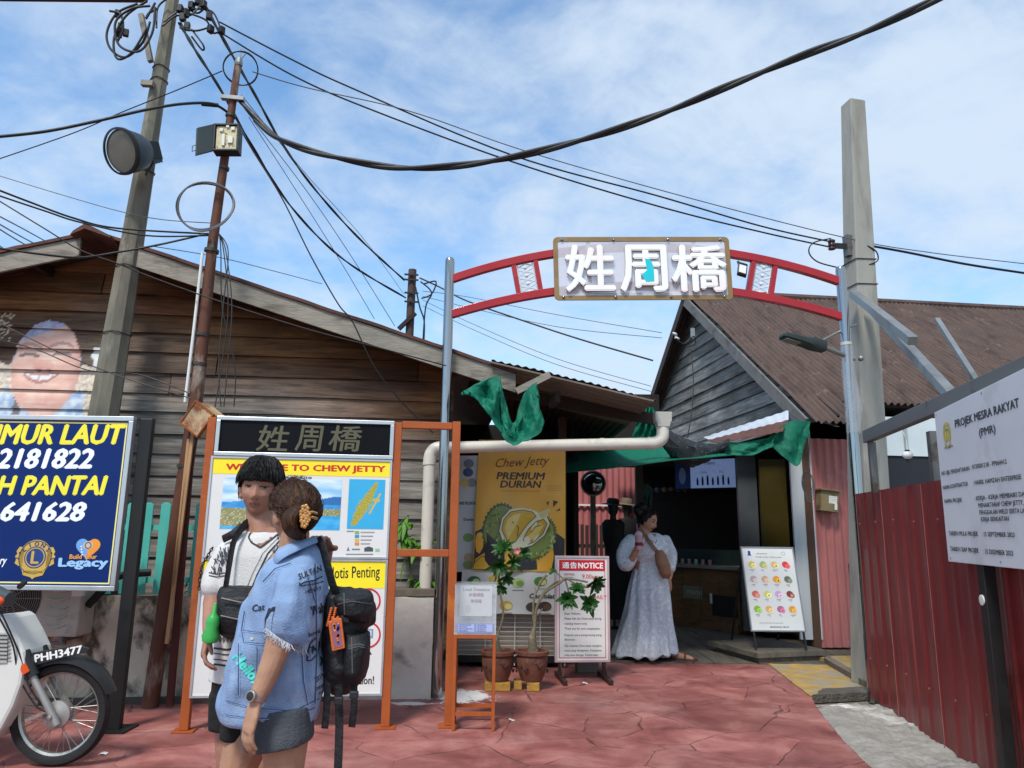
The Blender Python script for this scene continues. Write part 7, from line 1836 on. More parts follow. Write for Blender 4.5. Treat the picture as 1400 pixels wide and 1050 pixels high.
# dim panels inside
m_ = MB(); q_ = P(1058, 690, 10.1); m_.box(WORLD, P(1040, 690, 10.1).x, P(1076, 690, 10.1).x, 10.08, 10.14, .8, P(1058, 628, 10.1).z); tag(m_.build('gold_panel', M('ochre_gloss', '#3d3413', .35, .15, 3)), 'dull gold panel standing inside the shop behind the menu board', 'panel')
m_ = MB(); m_.box(WORLD, P(1010, 690, 10.2).x, P(1036, 690, 10.2).x, 10.2, 10.27, .1, P(1020, 622, 10.2).z); tag(m_.build('grey_cupboard', M('grey_locker', '#45494c', .5, .15, 4)), 'tall dark grey cupboard inside the shop', 'cupboard')
m_ = MB(); m_.box(WORLD, P(1040, 800, 10.1).x, P(1082, 800, 10.1).x, 10.0, 10.5, .1, .82); tag(m_.build('stacked_goods', M('stock_boxes', '#4c3a36', .8, .5, 14), bevel=.01), 'low stack of goods inside the shop doorway', 'boxes')
rn = random.Random(9)
for i in range(7):
    m_ = MB(); c_ = P(880 + i * 9.5, 674 - i * .3, 12.4); m_.lathe([(.02, 0), (.045, .02), (.05, .06), (.03, .08)], c_, (0, 0, 1), 10)
    tag(m_.build('bowl', M('bowl_' + ('cream', 'rose', 'blue')[i % 3], ('#9a907c', '#8a5f58', '#6a7a9a')[i % 3], .5, .1), smooth=True), 'small coloured bowl on the high shelf at the back of the shop', 'bowl', 'bowls on the back shelf')
m_ = MB(); m_.bar(P(872, 681, 12.4), P(950, 679, 12.4), .2, .03); tag(m_.build('back_shelf', DARK), 'dark shelf carrying small bowls at the back of the shop', 'shelf')
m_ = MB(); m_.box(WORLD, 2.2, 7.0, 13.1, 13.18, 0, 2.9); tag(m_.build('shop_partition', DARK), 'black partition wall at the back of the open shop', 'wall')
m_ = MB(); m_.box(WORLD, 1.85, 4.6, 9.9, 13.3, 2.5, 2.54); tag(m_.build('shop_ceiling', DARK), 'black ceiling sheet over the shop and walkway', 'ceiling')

# ================================================================== END OF THE PASSAGE
PW = Frame((P(735, 700, 13.6).x, 13.6, 0), (1, 0.0, 0))
m_ = MB(); corrug(m_, PW.at(0, .0, 0), 2.05, 3.1, .11, .014, 2, 8); tag(m_.build('pink_fence', M('pink_iron_far', '#a9625f', .6, .15, 3, stretch=(4, 4, .5)), smooth=60, solid=.003), 'pink corrugated iron fence at the far end of the passage', 'fence')
m_ = MB(); m_.bar(PW(.2, PW.hit(800, 690)[1], .05), PW(2.0, PW.hit(800, 690)[1] - .02, .05), .03, .03); tag(m_.build('white_rail', WHITE), 'thin white rail across the pink fence', 'rail')
pf = thing('picket_gate', 'dark brown picket fence below the pink iron fence', 'fence', P(800, 770, 12.4))
DBR = M('dark_brown_timber', '#3d2722', .8, .25, 6)
for i in range(14):
    a, b_ = P(770 + i * 6.6, 800, 12.4), P(770 + i * 6.6, 716 + (i % 3), 12.4)
    m_ = MB(); m_.box(WORLD, a.x - .026, a.x + .026, 12.39, 12.42, .05, b_.z); m_.build('picket', DBR, pf)
for z_ in (.4, 1.1):
    m_ = MB(); m_.box(WORLD, P(768, 740, 12.4).x, P(860, 740, 12.4).x, 12.425, 12.45, z_, z_ + .06); m_.build('rail', DBR, pf)
mc = P(811, 661, 10.5)
mi = thing('round_mirror', 'round convex mirror on a weathered post in the passage', 'mirror', (mc.x, 10.5, 0))
m_ = MB(); m_.box(WORLD, mc.x - .035, mc.x + .035, 10.52, 10.6, 0, mc.z - .1); m_.build('post', M('grey_timber', '#6c6257'), mi)
mfr = V((-.15, -1, .05)).normalized()
m_ = MB(); m_.lathe([(.001, .05), (.08, .04), (.15, .01), (.165, -.01)], mc, mfr, 28, cap=False); m_.build('glass', M('mirror_glass', '#8a8f90', .06, .05, 3, metal=1), mi, smooth=True)
m_ = MB(); m_.lathe([(.16, -.02), (.18, -.02), (.18, .02), (.163, .02)], mc, mfr, 28, cap=False); m_.build('rim', M('pale_pink_rim', '#a58a86', .5, .1), mi, smooth=40)
def mannequin(px, d, hatc, label):
    b = P(px, 700, d); h = P(px, 682, d).z; b = V((b.x, d, 0))
    t = thing('mannequin', label, 'mannequin', b, 'mannequins in the passage')
    prof = lambda pts: [[b + V((rx * math.cos(a * R(22.5)), ry * math.sin(a * R(22.5)), z)) for a in range(16)] for z, rx, ry in pts]
    m_ = MB(); m_.loft(prof([(.15, .26, .2), (.5, .22, .18), (.9, .17, .15), (1.02, .12, .1), (1.12, .125, .1), (1.25, .155, .11), (h - .36, .17, .1), (h - .30, .12, .08)])); m_.build('dress', M('black_dress', '#0f0f11', .8, .3, 12, bump=.3), t, smooth=True)
    m_ = MB(); m_.loft(prof([(h - .33, .05, .05), (h - .24, .045, .05), (h - .2, .07, .08), (h - .1, .08, .095), (h - .02, .06, .07), (h, .01, .01)])); m_.build('head', M('mannequin_skin', '#3a302c', .6, .1), t, smooth=True)
    m_ = MB(); m_.lathe([(.15, -.02), (.16, -.015), (.095, 0), (.09, .05), (.07, .08), (.001, .085)], b + V((0, 0, h - .07)), (.1, -.1, 1), 20, cap=False); m_.build('hat', hatc, t, smooth=40)
    m_ = MB(); m_.lathe([(.13, .002), (.13, .02), (.02, .04), (.02, .2)], b, (0, 0, 1), 14); m_.build('stand', BLK, t)
mannequin(838, 11.0 , M('black_felt', '#161416', .8, .2, 9), 'mannequin in black dress and black hat in the passage')
mannequin(857, 11.7, M('straw_hat', '#6a5c48', .8, .2, 9), 'mannequin in black dress and straw hat in the passage')
m_ = hang([(874, 668), (884, 662), (892, 668)], [(870, 700), (880, 704), (890, 702)], 10.2, 10.2, 12, 12, 0, 3); tag(m_.build('hanging_bag', M('teal_cloth', '#24423f', .8, .3, 9), smooth=True, solid=.02), 'dark teal cloth bag hanging beside the shop', 'bag')
m_ = MB(); pos = P(876, 730, 10.1); m_.box(WORLD, pos.x - .05, pos.x + .05, 10.1, 10.2, 0, 2.45); tag(m_.build('dark_post', DARK), 'dark timber post at the corner of the walkway canopy', 'post')

# ================================================================== PEOPLE
from mathutils.bvhtree import BVHTree
SKINM = None
def skin_mat():
    m = M('skin', '#ffffff', 0.58, 0.13, 24, attr=True, spec=0.28, bump=0.12, bscale=120)
    b = m.node_tree.nodes['Principled BSDF']
    b.inputs['Subsurface Weight'].default_value = 0.12
    b.inputs['Subsurface Radius'].default_value = (0.012, 0.005, 0.003)
    return m
SKINM = skin_mat()
def remesh(mb, name, mat, parent, voxel=0.004, smooth=3, disp=None, paint=None, base=None):
    off = V(parent['_o']) if parent is not None else V(base)
    me = mb.mesh('tmp', [mat], V((0, 0, 0)), None)
    o = bpy.data.objects.new('tmp', me); COL.objects.link(o)
    md = o.modifiers.new('r', 'REMESH'); md.mode = 'VOXEL'; md.voxel_size = voxel; md.use_smooth_shade = True
    if smooth:
        ms = o.modifiers.new('s', 'SMOOTH'); ms.factor = 0.5; ms.iterations = smooth
    dg = bpy.context.evaluated_depsgraph_get()
    nm = bpy.data.meshes.new_from_object(o.evaluated_get(dg))
    bpy.data.objects.remove(o); bpy.data.meshes.remove(me)
    if disp:
        ds = [v.co + v.normal * disp(v.co, v.normal) for v in nm.vertices]
        for v, c in zip(nm.vertices, ds): v.co = c
    for a in list(nm.color_attributes): nm.color_attributes.remove(a)
    at = nm.color_attributes.new('Col', 'FLOAT_COLOR', 'POINT')
    if paint:
        buf = []
        for v in nm.vertices: buf += [*paint(v.co), 1.0]
    else: buf = [1.0] * (4 * len(nm.vertices))
    at.data.foreach_set('color', buf)
    nm.materials.clear(); nm.materials.append(mat)
    bv = BVHTree.FromPolygons([v.co.copy() for v in nm.vertices], [tuple(p.vertices) for p in nm.polygons])
    nm.transform(Matrix.Translation(-off))
    nm.polygons.foreach_set('use_smooth', [True] * len(nm.polygons)); nm.name = name; nm.update()
    o = bpy.data.objects.new(name, nm); COL.objects.link(o); o['_o'] = tuple(off)
    if parent is not None: o.parent = parent
    else: o.location = off
    o2 = o
    return o2, bv
def pxloft(mb, rows, n=28, sq=2.4, dshift=0.0):
    """rings whose left and right edges sit at given picture columns; row = (y, x left, x right, depth, half thickness[, roll])"""
    rings = []
    for row in rows:
        y, xl, xr, d, th = row[:5]; tl = row[5] if len(row) > 5 else 0.0
        a, b_ = P(xl, y, d + dshift), P(xr, y + tl, d + dshift); c = (a + b_) / 2; h = (b_ - a) / 2
        ring = []
        for i in range(n):
            t = 2 * math.pi * i / n; ct, st = math.cos(t), math.sin(t)
            ring.append(c + h * (abs(ct) ** (2 / sq) * (1 if ct > 0 else -1)) + V((0, 1, 0)) * (th * abs(st) ** (2 / sq) * (1 if st > 0 else -1)))
        rings.append(ring)
    mb.loft(rings); return mb
def limb(mb, pts, radii, n=14):
    q = smooth_(pts, 6); k = len(pts) - 1; rs = []
    for i in range(len(q)):
        t = i / (len(q) - 1) * k; j = min(int(t), k - 1); f = t - j; rs.append(radii[j] + (radii[j + 1] - radii[j]) * f)
    mb.tube(q, rs, n); mb.ball(q[0], radii[0] * .98, 12, 8); mb.ball(q[-1], radii[-1] * .98, 12, 8)
def hand(mb, wrist, d, nrm, thumb, curl=.5, s=1.0, spread=.12, splay=0.0):
    """palm and five bent fingers; d = towards the fingers, nrm = back of the hand, thumb = +1/-1 side along d x nrm"""
    d = d.normalized(); nrm = (nrm - d * nrm.dot(d)).normalized(); sd = d.cross(nrm) * thumb
    W_, Lp = .040 * s, .088 * s
    mb.loft([[wrist + d * (Lp * t) + sd * (w_ * math.cos(a * R(30))) + nrm * (h_ * math.sin(a * R(30))) for a in range(12)] for t, w_, h_ in ((-.15, .024 * s, .019 * s), (.12, .029 * s, .018 * s), (.45, W_, .017 * s), (.85, W_ * 1.02, .015 * s), (1.02, W_ * .92, .011 * s))])
    for i, (ox, l) in enumerate(((.029, .072), (.010, .080), (-.010, .074), (-.028, .058))):
        p = wrist + d * (Lp * .93) + sd * (ox * s); dd = (d + sd * (ox * spread * 30 * .1)).normalized(); pts = [p - dd * .02 * s]; a = curl * (.35 + .06 * i)
        pts.append(p)
        for seg, fr_ in enumerate((.45, .32, .25)):
            dd = (dd * math.cos(a) - nrm * math.sin(a)).normalized(); nr = (nrm - dd * nrm.dot(dd))
            p = p + dd * (l * s * fr_); pts.append(p); a = curl * (.75 - .1 * seg) * 1.0
            nrm_l = nr.normalized() if nr.length > .1 else nrm
            nrm_keep = nrm_l
        mb.tube(pts, [.0092 * s, .0092 * s, .0088 * s, .0080 * s, .0066 * s], 9); mb.ball(pts[-1], .0068 * s, 8, 6); mb.ball(pts[2], .0088 * s, 8, 6)
    p = wrist + d * (Lp * .22) + sd * (.026 * s); pts = [p]
    for dirv, l in (((sd * .8 + d * .55 - nrm * .25), .034), ((sd * .35 + d * .85 - nrm * .35), .030), ((sd * .05 + d * .9 - nrm * .45), .024)):
        p = p + dirv.normalized() * l * s; pts.append(p)
    mb.tube(pts, [.014 * s, .0115 * s, .0098 * s, .0075 * s], 10); mb.ball(pts[-1], .0076 * s, 8, 6)
class Head:
    def __init__(s, c, face, up=V((0, 0, 1)), k=1.0):
        f = face.normalized(); x = f.cross(up).normalized(); u = x.cross(f)
        s.c = V(c); s.x = -x; s.f = f; s.u = u; s.k = k
    def loc(s, p):
        q = (V(p) - s.c) / s.k; return q.dot(s.x), q.dot(s.f), q.dot(s.u)
    def w(s, x, y, z): return s.c + (s.x * x + s.f * y + s.u * z) * s.k
    def surf(s, th, ph, grow=0.0):
        dx, dy, dz = math.sin(th) * math.sin(ph), math.sin(th) * math.cos(ph), math.cos(th)
        a, b, c = .073 + grow, .094 + grow, .110 + grow
        x, y, z = a * dx, b * dy, c * dz
        if z < 0:
            t = -z / c; x *= 1 - .30 * t ** 1.6
            y = y * (1 - .10 * t) + (.012 * t if y > 0 else .03 * t ** 1.2)
        if y > 0: y *= .96 - .05 * (1 - abs(dx)) * 0
        if y > 0 and not grow:
            g = lambda x0, z0, sx, sz: math.exp(-((abs(x) - x0) / sx) ** 2 - ((z - z0) / sz) ** 2)
            y += .020 * g(0, -.030, .011, .014) + .011 * g(0, -.008, .008, .022) + .006 * g(.012, -.034, .007, .008)
            y -= .011 * g(.031, .006, .016, .013); y += .005 * g(.03, .028, .022, .009)
            y += .0065 * g(0, -.056, .020, .0055) + .006 * g(0, -.067, .017, .005) - .004 * g(0, -.0615, .022, .0025)
            y += .009 * g(0, -.095, .022, .014) + .005 * g(.042, -.025, .018, .02)
            y += .006 * g(.031, .004, .011, .006)
        return x, y, z
    def add(s, mb, nu=56, nv=44):
        mb.grid(lambda u, v: s.w(*s.surf(max(.001, math.pi * v), 2 * math.pi * u)), nu, nv)
        for sg in (-1, 1):
            e = Frame(s.w(sg * .074, -.012, -.008), s.f * .9 + s.x * sg * .35, s.u, None)
            mb.ball(e.o, .018 * s.k, 12, 9, (1.05, .55, 1.75), Frame(e.o, e.ex, s.x * sg, s.u)); mb.ball(s.w(sg * .073, -.004, -.036), .009 * s.k, 8, 6)
        mb.tube([s.w(0, -.015, -.06), s.w(0, -.03, -.15)], .048 * s.k, 16)
    def paint(s, p, skin, lip='#9a5a50', brow='#241a16', slit=True):
        x, y, z = s.loc(p); c = lin(skin)
        if abs(x) > .09 or abs(z) > .14 or y < 0: return c
        c = tuple(q * (1 + .10 * math.exp(-((abs(x) - .035) / .02) ** 2 - ((z + .02) / .02) ** 2)) for q in c)
        ex = abs(x) - .031
        if (ex / .0155) ** 2 + ((z - .0055 - .05 * abs(ex)) / (.0034 if slit else .0065)) ** 2 < 1:
            if (ex / .007) ** 2 + ((z - .0055) / .008) ** 2 < 1: return lin('#1a1210')
            return lin('#8a7a70')
        if (ex / .0175) ** 2 + ((z - .0095) / .0028) ** 2 < 1: return lin('#2a1c18')
        if (ex / .021) ** 2 + ((z - .027 - .004 * math.cos(ex * 60)) / .0042) ** 2 < 1: return lin(brow)
        if (x / (.0235)) ** 2 + ((z + .0615) / .0098) ** 2 < 1:
            return lerp(lin(lip), lin('#4a2622'), .8 if abs(z + .0615) < .0016 else 0)
        if abs(abs(x) - .0085) < .004 and abs(z + .0425) < .0022: return tuple(q * .45 for q in c)
        return c
def hair_shell(hd, mask, grow, mat, name, parent, strand=.004, nu=150, nv=70, shape=None, thick=.012):
    mb = MB()
    ids = {}
    def vid(i, j):
        i %= nu
        if (i, j) not in ids:
            th, ph = max(.001, math.pi * j / nv), 2 * math.pi * i / nu
            g_ = grow + strand * noise.noise(V((math.sin(ph) * 30, math.cos(ph) * 30, th * 1.3))) + strand * .6 * noise.noise(V((math.sin(ph) * 50, math.cos(ph) * 50, th * 2)))
            x, y, z = hd.surf(th, ph, g_)
            if shape: x, y, z = shape(x, y, z, th, ph)
            ids[(i, j)] = mb.vert(hd.w(x, y, z))
        return ids[(i, j)]
    for i in range(nu):
        for j in range(nv):
            th, ph = math.pi * (j + .5) / nv, 2 * math.pi * (i + .5) / nu
            if mask(th, ph): mb.face((vid(i, j), vid(i + 1, j), vid(i + 1, j + 1), vid(i, j + 1)))
    o = mb.build(name, mat, parent, smooth=80)
    b = o.modifiers.new('Solidify', 'SOLIDIFY'); b.thickness = thick; b.offset = -1
    return o
def hairm(name, col, col2):
    m = M(name, col, .5, .35, 10, stretch=(8, 8, 1.2), dirt=(col2, 9, .5, .68, (9, 9, 1.2)), bump=.3, bscale=30, spec=.22); return m
class Decal(Art):
    """embroidery, seams and lettering laid on the cloth they belong to"""
    def __init__(s, bv, d, lift=.0022):
        o = P(700, 525, d); Art.__init__(s, Frame(o, (1, 0, 0), (0, 0, 1), (0, -1, 0)), z=0, step=0); s.bv = bv; s.lift = lift
    def settle(s, step=.0006, layers=None):
        for i, p in enumerate(s.v):
            d = (V(p) - EYE).normalized(); h = s.bv.ray_cast(EYE, d)
            if h[0] is None:
                q = s.bv.find_nearest(V(p)); h = (q[0], q[1])
            n = h[1] if h[1].dot(d) < 0 else -h[1]
            s.v[i] = tuple(h[0] + n * s.lift)
        return s
    def px(s, pts, col): s.shape([s.fr.hit(*p) for p in pts], col)
    def ln(s, pts, w, col):
        q = [s.fr.hit(*p) for p in pts]; o = []
        for a, b_ in zip(q, q[1:]):
            n = max(1, int(math.hypot(b_[0] - a[0], b_[1] - a[1]) / .012))
            o += [(a[0] + (b_[0] - a[0]) * i / n, a[1] + (b_[1] - a[1]) * i / n) for i in range(n)]
        s.line(o + [q[-1]], w, col)

# ------------------------------------------------------------------ boy in the white embroidered shirt
BYD = 3.15
boy = thing('person', 'boy in white embroidered shirt and black shorts facing us, wearing black waist bag', 'person', (P(345, 900, BYD).x, BYD, 0))
hb = Head(P(356, 668, BYD), V((.13, -.985, -.05)), V((.05, 0, 1)), 1.04)
mb = MB(); hb.add(mb)
B_ = lambda x, y, d=BYD: P(x, y, d)
limb(mb, [hb.w(0, -.02, -.08), B_(358, 732)], [.05, .056])
pxloft(mb, [(722, 335, 382, BYD + .01, .05), (738, 318, 392, BYD + .01, .07), (756, 308, 396, BYD, .09), (800, 308, 394, BYD, .10), (860, 306, 392, BYD, .10), (910, 302, 392, BYD, .11), (950, 302, 390, BYD, .10)])
limb(mb, [B_(312, 757), B_(297, 800, BYD - .02), B_(290, 825, BYD - .05)], [.047, .040, .036]); limb(mb, [B_(290, 825, BYD - .05), B_(287, 852, BYD - .12), B_(286, 866, BYD - .16)], [.036, .028, .023])
hand(mb, B_(286, 867, BYD - .16), V((-.02, -.35, -.9)), V((-.9, -.3, .1)), -1, 1.1, .95)
limb(mb, [B_(392, 757), B_(420, 782, BYD + .02), B_(440, 775, BYD - .1)], [.045, .038, .034]); limb(mb, [B_(440, 775, BYD - .1), B_(446, 752, BYD - .28)], [.034, .026])
hand(mb, B_(446, 752, BYD - .28), V((-.05, -.75, .50)), V((.15, .45, .85)), -1, .8, .9)
for xs in (((322, 940), (316, 1040), (322, 1150)), ((368, 940), (366, 1040), (372, 1150))):
    limb(mb, [B_(*xs[0]), B_(*xs[1], BYD - .02), B_(*xs[2], BYD + .04)], [.085, .056, .040])
    an = B_(*xs[2], BYD + .04); limb(mb, [V((an.x, an.y, .05)), V((an.x - .03, an.y - .10, .035)), V((an.x - .05, an.y - .18, .028))], [.04, .038, .03]); limb(mb, [an, V((an.x, an.y, .06))], [.04, .038])
SK1 = '#9d7360'
remesh(mb, 'body', SKINM, boy, .0042, 2, paint=lambda p: hb.paint(p, SK1, '#8f6256', '#1d1613'))
HAIRB = hairm('black_hair', '#141212', '#2a2523')
def mask_b(th, ph):
    ph = (ph + math.pi) % (2 * math.pi) - math.pi; jag = .05 * noise.noise(V((ph * 14, 1, 0))) + .03 * noise.noise(V((ph * 40, 2, 0)))
    lim = 1.27 if abs(ph) < .95 else (1.27 + (abs(ph) - .95) * 1.0 if abs(ph) < 1.25 else (1.46 if abs(ph) < 1.75 else 1.95))
    return th < lim + jag
def shape_b(x, y, z, th, ph):
    k = math.exp(-((th - .55) / .5) ** 2); return x * (1 + .07 * k), y * (1 + .05 * k) + (.008 if y > 0 and th > .9 else 0), z + .012 * k
hair_shell(hb, mask_b, .012, HAIRB, 'hair', boy, .0032, 170, 80, shape_b, .018)
# shirt
mb = MB()
pxloft(mb, [(727, 336, 384, BYD, .058), (735, 322, 392, BYD, .078), (745, 308, 400, BYD, .09), (760, 303, 402, BYD, .105), (800, 303, 400, BYD, .118), (850, 301, 398, BYD, .125), (900, 294, 398, BYD, .13), (927, 289, 398, BYD, .135, 3)])
limb(mb, [B_(314, 757), B_(300, 785, BYD - .01), B_(294, 800, BYD - .03)], [.058, .062, .058])
limb(mb, [B_(390, 757), B_(415, 778, BYD + .02), B_(428, 784, BYD - .02)], [.056, .056, .052])
fold = lambda a, sx, sz: (lambda co, n: a * fbm(co.x * sx + .4 * co.z, co.y * sx, co.z * sz))
SHIRT = M('white_cotton', '#c9c7c4', .8, .05, 12, bump=.25, bscale=160)
_, bvs = remesh(mb, 'shirt', SHIRT, boy, .006, 4, disp=fold(.006, 9, 4))
dc = Decal(bvs, BYD - .1)
ink = '#22222a'
# open neckline
dc.px([(343, 728), (374, 724), (384, 721), (372, 735), (356, 748), (342, 741)], '#8d604b'); dc.settle(); dc.build('neckline_skin', SKINM, boy)
dc = Decal(bvs, BYD - .1, .003)
dc.ln([(343, 727), (340, 735), (344, 742), (356, 749), (372, 737), (388, 724)], .006, '#2a2a30')
for off, w_ in ((0, .0055), (9, .003), (-7, .002)): dc.ln([(388 + off * .3, 733 + off * .5), (366 + off, 757), (352 + off, 785), (340 + off, 815), (334 + off, 850)], w_, ink)
for i in range(11):
    t = i / 10; x, y = 394 - 12 * t - 30 * t * t * .2, 741 + 8 * i * .8
    x = 391 - 26 * t; y = 738 + 34 * t
    dc.px([(x - 3, y - 2), (x, y - 5), (x + 3, y - 2), (x, y + 1)], ink)
rn = random.Random(4)
for i in range(150):
    t = rn.random(); x = 382 - 30 * t + rn.uniform(-6, 8); y = 748 + 75 * t + rn.uniform(-5, 5); a = rn.uniform(0, 3.1); r_ = rn.uniform(1.6, 3.2)
    dc.px([(x + r_ * math.cos(a), y + r_ * math.sin(a)), (x + .8 * math.sin(a), y - .8 * math.cos(a)), (x - r_ * math.cos(a), y - r_ * math.sin(a)), (x - .8 * math.sin(a), y + .8 * math.cos(a))], '#55535e')
for i in range(46):
    t = rn.random(); x = 309 - 15 * t + rn.uniform(-7, 7); y = 752 + 30 * t + rn.uniform(-4, 4); a = rn.uniform(.9, 1.9); r_ = rn.uniform(2, 5)
    dc.ln([(x - r_ * math.cos(a), y - r_ * math.sin(a)), (x + r_ * math.cos(a), y + r_ * math.sin(a))], .0035, '#3d3c46')
for y in (783, 787): dc.ln([(286, y), (296, y + 2), (308, y)], .004, ink)
dc.ln([(316, 742), (310, 775), (312, 800)], .004, ink)
for y in (886, 893, 901, 908): dc.ln([(293, y), (310, y + 2), (330, y)], .004 if y % 2 else .007, '#33323a')
for i in range(8): dc.px([(294 + i * 5, 872), (297 + i * 5, 868), (299 + i * 5, 874), (296 + i * 5, 879)], '#55545c')
dc.settle(); dc.build('embroidery', M('dark_thread', '#ffffff', .8, .1, 40, attr=True), boy)
mb = MB()
pxloft(mb, [(905, 296, 392, BYD, .115), (935, 293, 392, BYD, .125), (960, 291, 392, BYD, .12)]); pxloft(mb, [(945, 291, 341, BYD, .11), (992, 290, 338, BYD - .01, .105)]); pxloft(mb, [(945, 340, 394, BYD, .11), (992, 343, 394, BYD - .01, .105)])
BLKC = M('black_cotton', '#141416', .85, .25, 14, bump=.3)
remesh(mb, 'shorts', BLKC, boy, .007, 3, disp=fold(.007, 8, 4))
m_ = MB()
for xs in ((322, 1150), (372, 1150)):
    an = B_(*xs, BYD + .04); m_.loft([[V((an.x + .042 * w_ * math.cos(a * R(30)) - .03 * t, an.y + .06 - .26 * t, .008 + h_ * (1 + math.sin(a * R(30))))) for a in range(12)] for t, w_, h_ in ((0, .8, .03), (.2, 1, .035), (.6, 1.1, .028), (.9, 1.05, .02), (1, .7, .012))])
m_.build('sandals', BLKC, boy, smooth=50)
# waist bag, its strap and what he holds
wb = thing('waist_bag', 'black waist bag worn high across the belly of the boy', 'bag', B_(322, 870, BYD - .16))
mb = MB(); pxloft(mb, [(802, 303, 352, BYD - .15, .05), (815, 299, 362, BYD - .17, .075), (845, 297, 362, BYD - .18, .08), (864, 302, 358, BYD - .17, .07), (872, 310, 348, BYD - .15, .045)])
BAGM = M('black_nylon', '#16171a', .6, .2, 20, bump=.35, bscale=60)
remesh(mb, 'bag', BAGM, wb, .006, 3, disp=fold(.006, 14, 14))
for pts in ([(303, 818), (330, 824), (358, 820)], [(302, 842), (330, 848), (358, 843)]):
    m_ = MB(); m_.tube([B_(x, y, BYD - .262) for x, y in pts], .004, 6); m_.build('zip', WIRE, wb)
m_ = MB(); m_.tube(smooth_([B_(338, 716, BYD - .03), B_(331, 722, BYD - .085), B_(320, 740, BYD - .125), B_(314, 770, BYD - .145), B_(308, 806, BYD - .17)]), .022, 8, flat=.2, up=(0, -1, 0)); m_.build('strap', BAGM, wb, smooth=True)
m_ = MB(); m_.tube(smooth_([B_(305, 737, BYD - .06), B_(318, 730, BYD - .09), B_(332, 718, BYD - .07)]), .016, 8, flat=.25, up=(0, -1, 0)); m_.build('shoulder_pad', BAGM, wb, smooth=True)
gt = B_(290, 858, BYD - .25); m_ = MB(); m_.lathe([(.004, -.06), (.028, -.05), (.033, -.028), (.022, -.002), (.026, .018), (.020, .04), (.008, .055), (.006, .085), (.002, .09)], gt, (.06, 0, 1), 16)
tag(m_.build('gourd_bottle', M('green_plastic', '#3aa04a', .35, .1, 6), smooth=True), 'bright green gourd-shaped toy held in the hand of the boy', 'toy')

# ------------------------------------------------------------------ woman in the denim vest
WMD = 2.72
wo = thing('person', 'woman in sleeveless denim vest with brown clipped-up hair seen from behind', 'person', (P(375, 1000, WMD).x, WMD, 0))
W = lambda x, y, d=WMD: P(x, y, d)
hw = Head(W(401, 702, WMD - .01), V((-.72, .66, -.02)), V((-.04, 0, 1)), .95)
mb = MB(); hw.add(mb)
limb(mb, [hw.w(0, -.02, -.07), W(399, 765, WMD)], [.05, .056])
pxloft(mb, [(756, 375, 428, WMD, .07), (775, 366, 438, WMD, .12), (810, 345, 440, WMD, .14), (880, 334, 436, WMD, .12), (950, 328, 426, WMD, .11), (985, 328, 424, WMD, .11)])
ad = WMD - .19
limb(mb, [W(398, 800, ad + .04), W(386, 862, ad), W(377, 893, ad - .01)], [.050, .046, .040]); limb(mb, [W(377, 893, ad - .01), W(366, 922, ad - .02), W(352, 955, ad - .03)], [.040, .036, .026])
hand(mb, W(350, 961, ad - .03), V((-.18, -.12, -.97)), V((-.72, -.62, .12)), 1, .55, .98)
limb(mb, [W(372, 800, WMD + .17), W(345, 850, WMD + .2), W(332, 890, WMD + .16)], [.048, .042, .036])
for xs in (((388, 988), (390, 1075), (398, 1235), WMD - .06), ((350, 988), (322, 1075), (330, 1225), WMD + .08)):
    d_ = xs[3]; limb(mb, [W(*xs[0], d_ + .02), W(xs[0][0] * .5 + xs[1][0] * .5, 1018, d_), W(*xs[1], d_), W(xs[1][0] * .4 + xs[2][0] * .6 + 4, 1140, d_ + .02), W(*xs[2], d_ + .04)], [.07, .078, .056, .052, .034])
    an = W(*xs[2], d_ + .04); limb(mb, [an, V((an.x, an.y, .055)), V((an.x - .10, an.y + .03, .04)), V((an.x - .17, an.y + .06, .028))], [.036, .038, .036, .026])
SK2 = '#a9826a'
remesh(mb, 'body', SKINM, wo, .0045, 2, paint=lambda p: hw.paint(p, SK2, '#a05a50', '#3a2a20', False))
HAIRW = hairm('brown_hair', '#301d0f', '#5c3b20')
def mask_w(th, ph):
    ph = (ph + math.pi) % (2 * math.pi) - math.pi; jag = .04 * noise.noise(V((ph * 12, 3, 0)))
    lim = .85 if abs(ph) < .55 else (.85 + (abs(ph) - .55) * .72 if abs(ph) < 1.42 else (1.48 if abs(ph) < 1.9 else 1.66 + (abs(ph) - 1.9) * .5))
    return th < lim + jag
def shape_w(x, y, z, th, ph):
    k = math.exp(-((th - 1.35) / .75) ** 2) * max(0, -math.cos(ph)) ** 1.0
    return x * (1 + .12 * math.exp(-((th - 1.0) / .6) ** 2)), y * (1 + .04 * k) - .012 * k, z * 1.02
hair_shell(hw, mask_w, .017, HAIRW, 'hair', wo, .0028, 170, 80, shape_w, .02)
def dirv(th, ph): return V((math.sin(th) * math.sin(ph), math.sin(th) * math.cos(ph), math.cos(th)))
def strands(hd, n, start, end, grow, shape, mat, parent, r=.0017, seed=1, lift=.006):
    rn = random.Random(seed); mb = MB()
    for i in range(n):
        a, b_ = start(rn), end(rn); pts = []; lf = rn.uniform(-.002, lift)
        for j in range(8):
            t = j / 7; d = (a * (1 - t) + b_ * t)
            if d.length < .05: continue
            d.normalize(); th, ph = math.acos(max(-1, min(1, d.z))), math.atan2(d.x, d.y)
            x, y, z = hd.surf(max(.001, th), ph, grow + lf * (.4 + t) + .0015 * math.sin(t * 9 + i))
            if shape: x, y, z = shape(x, y, z, th, ph % (2 * math.pi))
            pts.append(hd.w(x, y, z))
        mb.tube(pts, [r * .7] + [r] * (len(pts) - 2) + [r * .3], 4)
    mb.build('hair_strands', mat, parent, smooth=True)
def st_b(rn): return dirv(rn.uniform(.0, .5), rn.uniform(0, 6.28))
